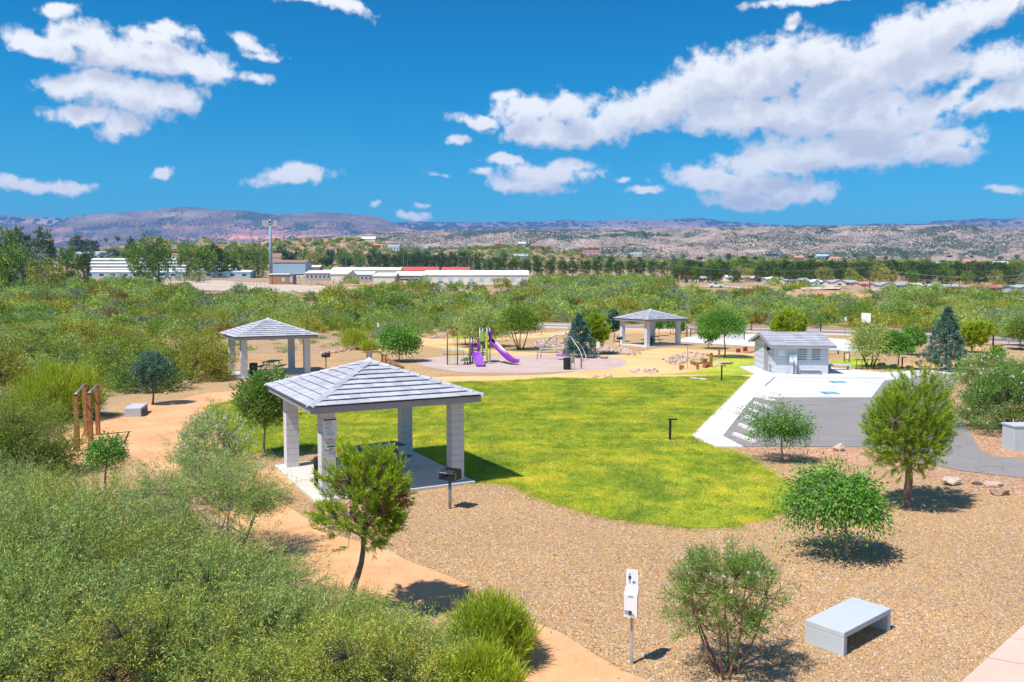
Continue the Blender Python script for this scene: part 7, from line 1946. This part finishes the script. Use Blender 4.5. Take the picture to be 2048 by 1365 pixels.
for x0, x1, yb, w_, r_, g_, lb in HM:
    hh = 9+(x1-x0)*.06
    if g_:                                               # gable wing in front of a long body
        m_ = x0+(x1-x0)*.45; t = building(lb, x0, x1, yb, yb-hh*.62, yb-hh, w_, r_, 9, 4, group=gM)
        Wd_ = (m_-x0)/FP*t.location.y; hz_ = hh*.62/FP*t.location.y; hr_ = hh*.42/FP*t.location.y; xo = -((x1-x0)/FP*t.location.y)/2+Wd_/2
        MB().box((xo, -1.2, hz_/2), (Wd_, 2.4, hz_)).add([(xo-Wd_/2, -2.4, hz_), (xo+Wd_/2, -2.4, hz_), (xo, -2.4, hz_+hr_), (xo-Wd_/2, 3, hz_), (xo+Wd_/2, 3, hz_), (xo, 3, hz_+hr_)], [(0,1,2),(0,2,5,3),(1,4,5,2)]).build('front_wing', w_, t)
        for s in (-1, 1):
            q_ = [Vector((xo+s*(Wd_/2+.3), -2.7, hz_)), Vector((xo, -2.7, hz_+hr_+.1)), Vector((xo, 3, hz_+hr_+.1)), Vector((xo+s*(Wd_/2+.3), 3, hz_))]
            MB().slab(q_ if s < 0 else q_[::-1], -.12).build('wing_roof', r_, t)
        MB().box((xo, -2.42, hz_*.5), (Wd_*.3, .05, hz_*.4)).build('window', W_DARK, t)
    else: building(lb, x0, x1, yb, yb-hh*.6, yb-hh, w_, r_, 9, 4, group=gM)
p_ = S(1915, 585); 
# cell tower
p_ = S(542.5, 561); p_ = Vector((at(542.5, 561, p_.y+10).x, p_.y+10, float(terrain(at(542.5, 561, p_.y+10).x, p_.y+10))))
Y_ = p_.y; Ht = at(542, 439, Y_).z-p_.z
t = thing('cell_tower', 'tall blue-grey cell tower mast with panel antennas', 'tower', p_)
M_mast = paint('blue_grey_mast', (.22,.38,.46), .6, wear=.08)
MB().tube([(0, 0, -1), (0, 0, Ht)], [1.0, .62], 14).build('mast', M_mast, t, smooth=True)
MB().tube([(0, 0, Ht), (0, 0, Ht+2.2)], .05, 5).build('lightning_rod', M_steel, t)
zc_ = at(542, 447, Y_).z-p_.z
MB().lathe([(.6, -1.4), (.7, -1), (.62, 0), (.75, .5), (.6, 1.6)], (0, 0, zc_), 10).build('mount_collar', M_black, t)
for z in (-.9, .7):
    MB().tube([(-3.9, -.6, zc_+z), (3.8, -.6, zc_+z)], .07, 6).build('arm', M_steel, t)
for x in (-3.8, -3.0, -2.0, -1.1, 2.7, 3.6): MB().box((x, -.95, zc_), (.42, .25, 3.3)).build('antenna', paint('antenna_beige', (.62,.60,.50), .6), t)
for x in (-3.4, 3.1): MB().box((x, -.5, zc_-1.8), (.4, .3, .7)).build('radio_unit', M_black, t)
for k in range(9): MB().box((.62-.03*k*.3, 0, 7+k*1.2), (.3, .12, .12)).build('step_peg', M_steel, t)
# chain-link fence of the yard
a, c, e_ = S(470, 573), S(536, 573.5), S(700, 574)
t = thing('chain_fence', 'low chain-link fence round the yard of the small brick building', 'fence', a)
fm = MB()
for A_, B_ in ((a, c), (S(590, 571), S(690, 570))):
    n = 9
    for k in range(n+1):
        p = A_.lerp(B_, k/n); z = float(terrain(p.x, p.y)); MB().tube([(p.x, p.y, z-.2), (p.x, p.y, z+2)], .07, 5).build('post', M_steel, t, world=True)
    for z in (1.0, 1.95): fm.bar((A_.x, A_.y, A_.z+z), (B_.x, B_.y, B_.z+z), .05, .05)
fm.build('rails', M_steel, t, world=True)['kind'] = 'stuff'
# poles and wires
def pole(label, x, yb, yt, arm=0, mat=B_DARK, r=.14, group='poles'):
    p = S(x, yb); H = at(x, yt, p.y).z-p.z
    t = thing('utility_pole', label, 'pole', p, 0, group); MB().tube([(0, 0, -.3), (0, 0, H)], [r, r*.7], 7).build('pole', mat, t)
    if arm: MB().box((0, 0, H-.8), (arm, .14, .16)).build('crossarm', mat, t)
    return Vector((p.x, p.y, p.z+H-.7))
pw = [pole('dark utility pole standing in front of the pink house', 1739, 584, 530, 2.4, r=.2), pole('dark utility pole right of the even row of pines', 1334, 566, 526, 2.2, r=.18)]
pole('tall grey pole among the trees left of the white roofs', 692, 545, 495, 0, M_steel, .18)
pole('left of two tall grey poles behind the white buildings', 807, 546, 497, 0, M_steel, .16); pole('right of two tall grey poles behind the white buildings', 815.5, 546, 504, 0, M_steel, .14)
pole('dark utility pole among the pines behind the red roofs', 990, 548, 508, 2.2, r=.14)
pw3 = pole('dark utility pole beyond the right border trees', 2085, 590, 540, 2.4, r=.2)
t = thing('power_line', 'pair of thin power lines sagging across the right half above the houses', 'wire', pw[1])
for off, zz in ((-.9, 0), (.9, 0), (0, -1.6)):
    for A_, B_ in ((pw[1], pw[0]), (pw[0], pw3)):
        P_ = [A_.lerp(B_, k/16)+Vector((off, 0, zz-2.2*4*(k/16)*(1-k/16))) for k in range(17)]
        MB().tube(P_, .035, 4).build('wire', M_steel, t, world=True)
# vehicles
def vehicle(label, x, y, L_, kind, mat, group, rz=0.0, Y=None):
    p = S(x, y) if Y is None else at(x, y, Y); p.z = float(terrain(p.x, p.y))+.18; t = thing({'suv': 'suv', 'pickup': 'pickup_truck', 'van': 'van', 'car': 'parked_car'}[kind], label, {'suv': 'car', 'car': 'car', 'pickup': 'truck', 'van': 'van'}[kind], p, rz, group)
    h = {'suv': 1.75, 'pickup': 1.8, 'van': 2.3, 'car': 1.45}[kind]; b0 = .35; bl = b0+h*.40; k = L_/2
    body = [(-k, b0), (k, b0), (k, bl-.08), (k-.25, bl), (-k+.15, bl), (-k, bl-.1)]
    def side(P, w): return [(x_, -w/2, z_) for x_, z_ in P]+[(x_, w/2, z_) for x_, z_ in P]
    def solid(P, w):
        n = len(P); return MB().add(side(P, w), [tuple(range(n)), tuple(range(2*n-1, n-1, -1))]+[(i, i+n, (i+1) % n+n, (i+1) % n) for i in range(n)])
    solid(body, 1.8).build('body', mat, t, bevel=.05)
    cab = {'suv': [(-k+.1, bl), (k*.50, bl), (k*.28, h), (-k+.35, h)], 'pickup': [(-.35, bl), (k*.55, bl), (k*.3, h), (-.2, h)], 'van': [(-k+.05, bl), (k*.85, bl), (k*.6, h), (-k+.1, h)], 'car': [(-k*.72, bl), (k*.42, bl), (k*.12, h), (-k*.5, h)]}[kind]
    solid(cab, 1.6).build('cabin', mat, t, bevel=.04)
    g_ = [(x_*.94+cab[0][0]*.03, bl+.06+(z_-bl)*.82) for x_, z_ in cab]; solid(g_, 1.63).build('windows', W_DARK, t)
    for sx in (-.62, .62):
        for sy in (-.82, .82): w = MB().tube([(sx*k, sy-.1, .36), (sx*k, sy+.1, .36)], .36, 12).build('wheel', M_black, t); MB().tube([(sx*k, sy-.11, .36), (sx*k, sy+.11, .36)], .18, 8).build('rim', M_steel, w)
    return t
P_W = paint('white_car_paint', (.78,.78,.78), .3, coat=.5, wear=.02); P_K = paint('black_car_paint', (.015,.015,.02), .25, coat=.6, wear=.02); P_S = paint('silver_blue_car_paint', (.42,.46,.56), .3, .2, coat=.5, wear=.02)
vehicle('black sport utility car driving on the far road near the right border', 1975, 594.5, 4.9, 'suv', P_K, 'cars on the far road', -.15)
vehicle('white pickup on the far road above the mesquite of the ball court', 1432, 576, 5.4, 'pickup', P_W, 'cars on the far road', 3.14)
vehicle('white car on the far road left of the dirt mound', 1610, 578.5, 4.8, 'suv', P_W, 'cars on the far road', Y=288)
vehicle('silver-blue car parked right of the long white building', 1076, 563, 5.0, 'car', P_S, 'parked cars by the white buildings')
for i, x in enumerate((580, 592, 604)): vehicle(['left','middle','right'][i]+' white van parked between the cell tower and the white buildings', x, 556, 5.2, 'van', P_W, 'parked cars by the white buildings')
for i, x in enumerate((812, 830)): vehicle(['left','right'][i]+' white van parked before the grey window wing', x, 568.5, 5.4, 'van', P_W, 'parked cars by the white buildings')
vehicle('silver car parked before the row of pale blue shutters', 884, 571, 4.8, 'car', P_S, 'parked cars by the white buildings')

# scrub on the hills, too far to be told apart
hp_, hs_, hi_ = [], [], []
for (X, Y, Z), n, s0 in ((FOOT, 1500, 1.5), (FOOT2, 1700, 1.4)):
    r_, c_ = X.shape; i = rng.randint(0, r_-8, n); j = rng.randint(0, c_, n); 
    hp_.append(np.stack([X[i, j]+rng.uniform(-2, 2, n), Y[i, j], Z[i, j]-.2], 1)); hs_.append(rng.uniform(.6, 1.7, n)*s0); hi_.append(rng.choice([1, 2, 3, 6, 7, 13, 12], n))
hp_ = np.concatenate(hp_); m = len(hp_); R3 = np.zeros((m, 3)); R3[:, 2] = rng.rand(m)*6.28
gn_stuff('hillside_scrub', 'scattered dark scrub on the low hills behind the town', hp_, R3, np.concatenate(hs_), np.concatenate(hi_), FARV)
# belt of growth in front of and among the town
m = 1500; xx = rng.uniform(-60, 2150, m); yy = rng.uniform(553, 573, m); bp_ = []
for a_, b_ in zip(xx, yy):
    if 160 < a_ < 1060 and b_ > 552: 
        continue
    if 280 < a_ < 720 or a_ > 1340: continue
    p = T(a_, b_); bp_.append((p.x, p.y, p.z-.1))
bp_ = np.array(bp_); m = len(bp_); R3 = np.zeros((m, 3)); R3[:, 2] = rng.rand(m)*6.28
gn_stuff('town_edge_scrub', 'green bushes along the near edge of the town', bp_, R3, rng.uniform(.8, 1.6, m), rng.choice([0, 1, 2, 3, 6, 7, 10, 11, 12], m), FARV)
# ---------------------------------------------------------------- loose stones, pebbles, grass: nobody could count them
def scatter_poly(poly, n, rs):
    x0, x1 = min(p[0] for p in poly), max(p[0] for p in poly); y0, y1 = min(p[1] for p in poly), max(p[1] for p in poly)
    X = rs.uniform(x0, x1, n*3); Y = rs.uniform(y0, y1, n*3); k = inside(X, Y, poly); return X[k][:n], Y[k][:n]
rs = np.random.RandomState(3)
RV = []
for i, m_ in enumerate((R_PINK, R_TAN, R_BROWN, R_PINK, R_TAN)):
    me = rock_mesh(40+i, 1, .7); me.materials.append(m_); RV.append(me)
RIP = [[(1062,688),(1090,680),(1125,681),(1180,690),(1240,697),(1286,708),(1270,712),(1200,706),(1120,701),(1070,695)], [(1325,721),(1345,711),(1380,706),(1425,711),(1432,715),(1380,721),(1370,729),(1340,731)],
       [(1262,746),(1282,741),(1318,741),(1322,746),(1300,750)], [(1176,753.5),(1192,752),(1225,754.5),(1222,758),(1180,758)], [(860,674),(940,668),(1060,664),(1062,667),(940,672),(862,678)], [(1700,676),(1830,684),(1900,696),(1896,699),(1820,688),(1700,680)], [(640,706),(700,697),(830,680),(832,684),(700,703),(644,711)], [(330,790),(400,750),(440,722),(448,727),(405,760),(340,796)]]
PP, SS = [], []
for pl_ in RIP:
    Wp = [(G(x, y).x, G(x, y).y) for x, y in pl_]
    A_ = abs(sum(Wp[i][0]*Wp[(i+1) % len(Wp)][1]-Wp[(i+1) % len(Wp)][0]*Wp[i][1] for i in range(len(Wp))))/2
    X, Y = scatter_poly(Wp, int(A_*9), rs); PP.append(np.stack([X, Y, np.full(len(X), .05)], 1)); SS.append(rs.uniform(.07, .22, len(X)))
PP, SS = np.concatenate(PP), np.concatenate(SS); m = len(PP)
gn_stuff('riprap_stones', 'beds of loose pink and white stones lining the washes', PP, rs.uniform(0, 6.28, (m, 3)), SS, rs.randint(0, 5, m), RV)
# pebbles on the near gravel
PM = [paint(n_, c_, .9, wear=.25, scale=60) for n_, c_ in (('tan_pebble', (.52,.36,.22)), ('orange_pebble', (.58,.32,.16)), ('grey_pebble', (.34,.30,.27)), ('pale_pebble', (.68,.60,.48)), ('brown_pebble', (.34,.20,.12)))]
PV = []
for i, m_ in enumerate(PM):
    me = rock_mesh(60+i, 1, .6); me.materials.append(m_); PV.append(me)
n = 150000; Yp = 11.0+rs.rand(n)**1.25*17; Xp = rs.uniform(-.35, .68, n)*Yp
lw = [(p.x, p.y) for p in LAWN]; pw_ = [(p.x, p.y) for p in PATH]
px_, py_ = to_px(Xp, Yp, np.zeros(n))
k = ~inside(Xp, Yp, lw) & (~inside(Xp, Yp, pw_) | (rs.rand(n) < .015)) & ~inside(px_, py_, [(1446,873),(1505,796),(1900,750),(1950,886),(2048,920),(2400,945),(2400,1010),(2048,958),(1829,925),(1500,895),(1383,880)]) & ~inside(px_, py_, [(2150,1160),(2048,1255),(1928,1365),(1790,1500),(2400,1500)])
left_edge = np.interp(py_, [980,1046,1132,1193,1265,1345,1500], [560,600,790,940,1080,1250,1500]); k &= px_ > left_edge-30
k &= ~inside(px_, py_, [(560,935),(800,905),(900,985),(650,1010)])
Xp, Yp = Xp[k], Yp[k]; m = len(Xp)
gn_stuff('pebbles', 'loose tan and orange pebbles of the gravel bed', np.stack([Xp, Yp, np.full(m, .008)], 1), rs.uniform(0, 6.28, (m, 3)), rs.uniform(.008, .021, m), rs.choice(5, m, p=[.36, .24, .15, .10, .15]), PV)
# a few loose stones and twigs on the path and verge
n = 2600; Yp = 11+rs.rand(n)*30; Xp = rs.uniform(-.62, .3, n)*Yp; k = inside(Xp, Yp, pw_) | (rs.rand(n) < .25); k &= ~inside(Xp, Yp, lw)
Xp, Yp = Xp[k], Yp[k]; m = len(Xp)
gn_stuff('loose_stones', 'small stones scattered on the orange path and bare verge', np.stack([Xp, Yp, np.full(m, .015)], 1), rs.uniform(0, 6.28, (m, 3)), rs.uniform(.008, .03, m), rs.randint(0, 5, m), PV)
# lawn blades
GV = []
for i in range(4): GV.append(tuft_mesh('grass_tuft', M_tuft, 26, .055, .012, .085, 80+i, .7))
n = 70000; X, Y = scatter_poly(lw, n, rs); keep = rs.rand(len(X)) < np.clip(34/Y, .35, 1); X, Y = X[keep], Y[keep]
# ragged edge: tufts that crept over the border
E_ = []
L_ = [Vector((a, b)) for a, b in lw]
for i in range(len(L_)):
    a, b = L_[i], L_[(i+1) % len(L_)]; d = b-a
    if d.length < 1e-4: continue
    q_ = int(d.length*34)
    for _ in range(q_):
        t_ = rs.rand(); p = a+d*t_; E_.append((p.x+rs.normal()*.20, p.y+rs.normal()*.20))
E_ = np.array(E_); X = np.concatenate([X, E_[:, 0]]); Y = np.concatenate([Y, E_[:, 1]]); m = len(X)
px_, py_ = to_px(X, Y, np.zeros(m)); bad = ((px_ > np.interp(py_, [740, 756, 873, 896], [1510, 1496, 1379, 1424])) & (py_ < 898) & (px_ > 1370))
X, Y = X[~bad], Y[~bad]; m = len(X); R3 = np.zeros((m, 3)); R3[:, 2] = rs.rand(m)*6.28
gn_stuff('lawn_grass', 'short yellow-green grass blades of the lawn', np.stack([X, Y, np.full(m, .018)], 1), R3, rs.uniform(.6, 1.35, m)*np.clip(.75+Y*.012, 1, 1.5), rs.randint(0, 4, m), GV)
# weeds and dry tufts on the verge and at the path sides
n = 900; Yp = 12+rs.rand(n)*26; Xp = -rs.uniform(.18, .66, n)*Yp; k = ~inside(Xp, Yp, pw_) & ~inside(Xp, Yp, lw)
a_ = SH[0]; k &= ~((np.abs(Xp+4.44) < 3.6) & (np.abs(Yp-25.3) < 3.8)); Xp, Yp = Xp[k], Yp[k]; m = len(Xp); R3 = np.zeros((m, 3)); R3[:, 2] = rs.rand(m)*6.28
gn_stuff('verge_weeds', 'dry tufts and small weeds on the bare verge', np.stack([Xp, Yp, np.zeros(m)], 1), R3, rs.uniform(.25, .8, m), rs.randint(0, 4, m), [tuft_mesh('weed', L_GRASS, 60, .30, .016, .16, 91, .7), tuft_mesh('weed', L_MESQ, 90, .30, .018, .2, 92, .9), tuft_mesh('weed', L_OLIVE, 70, .30, .016, .18, 93, .8), tuft_mesh('weed', L_GRASS, 40, .2, .014, .2, 94, .9)])
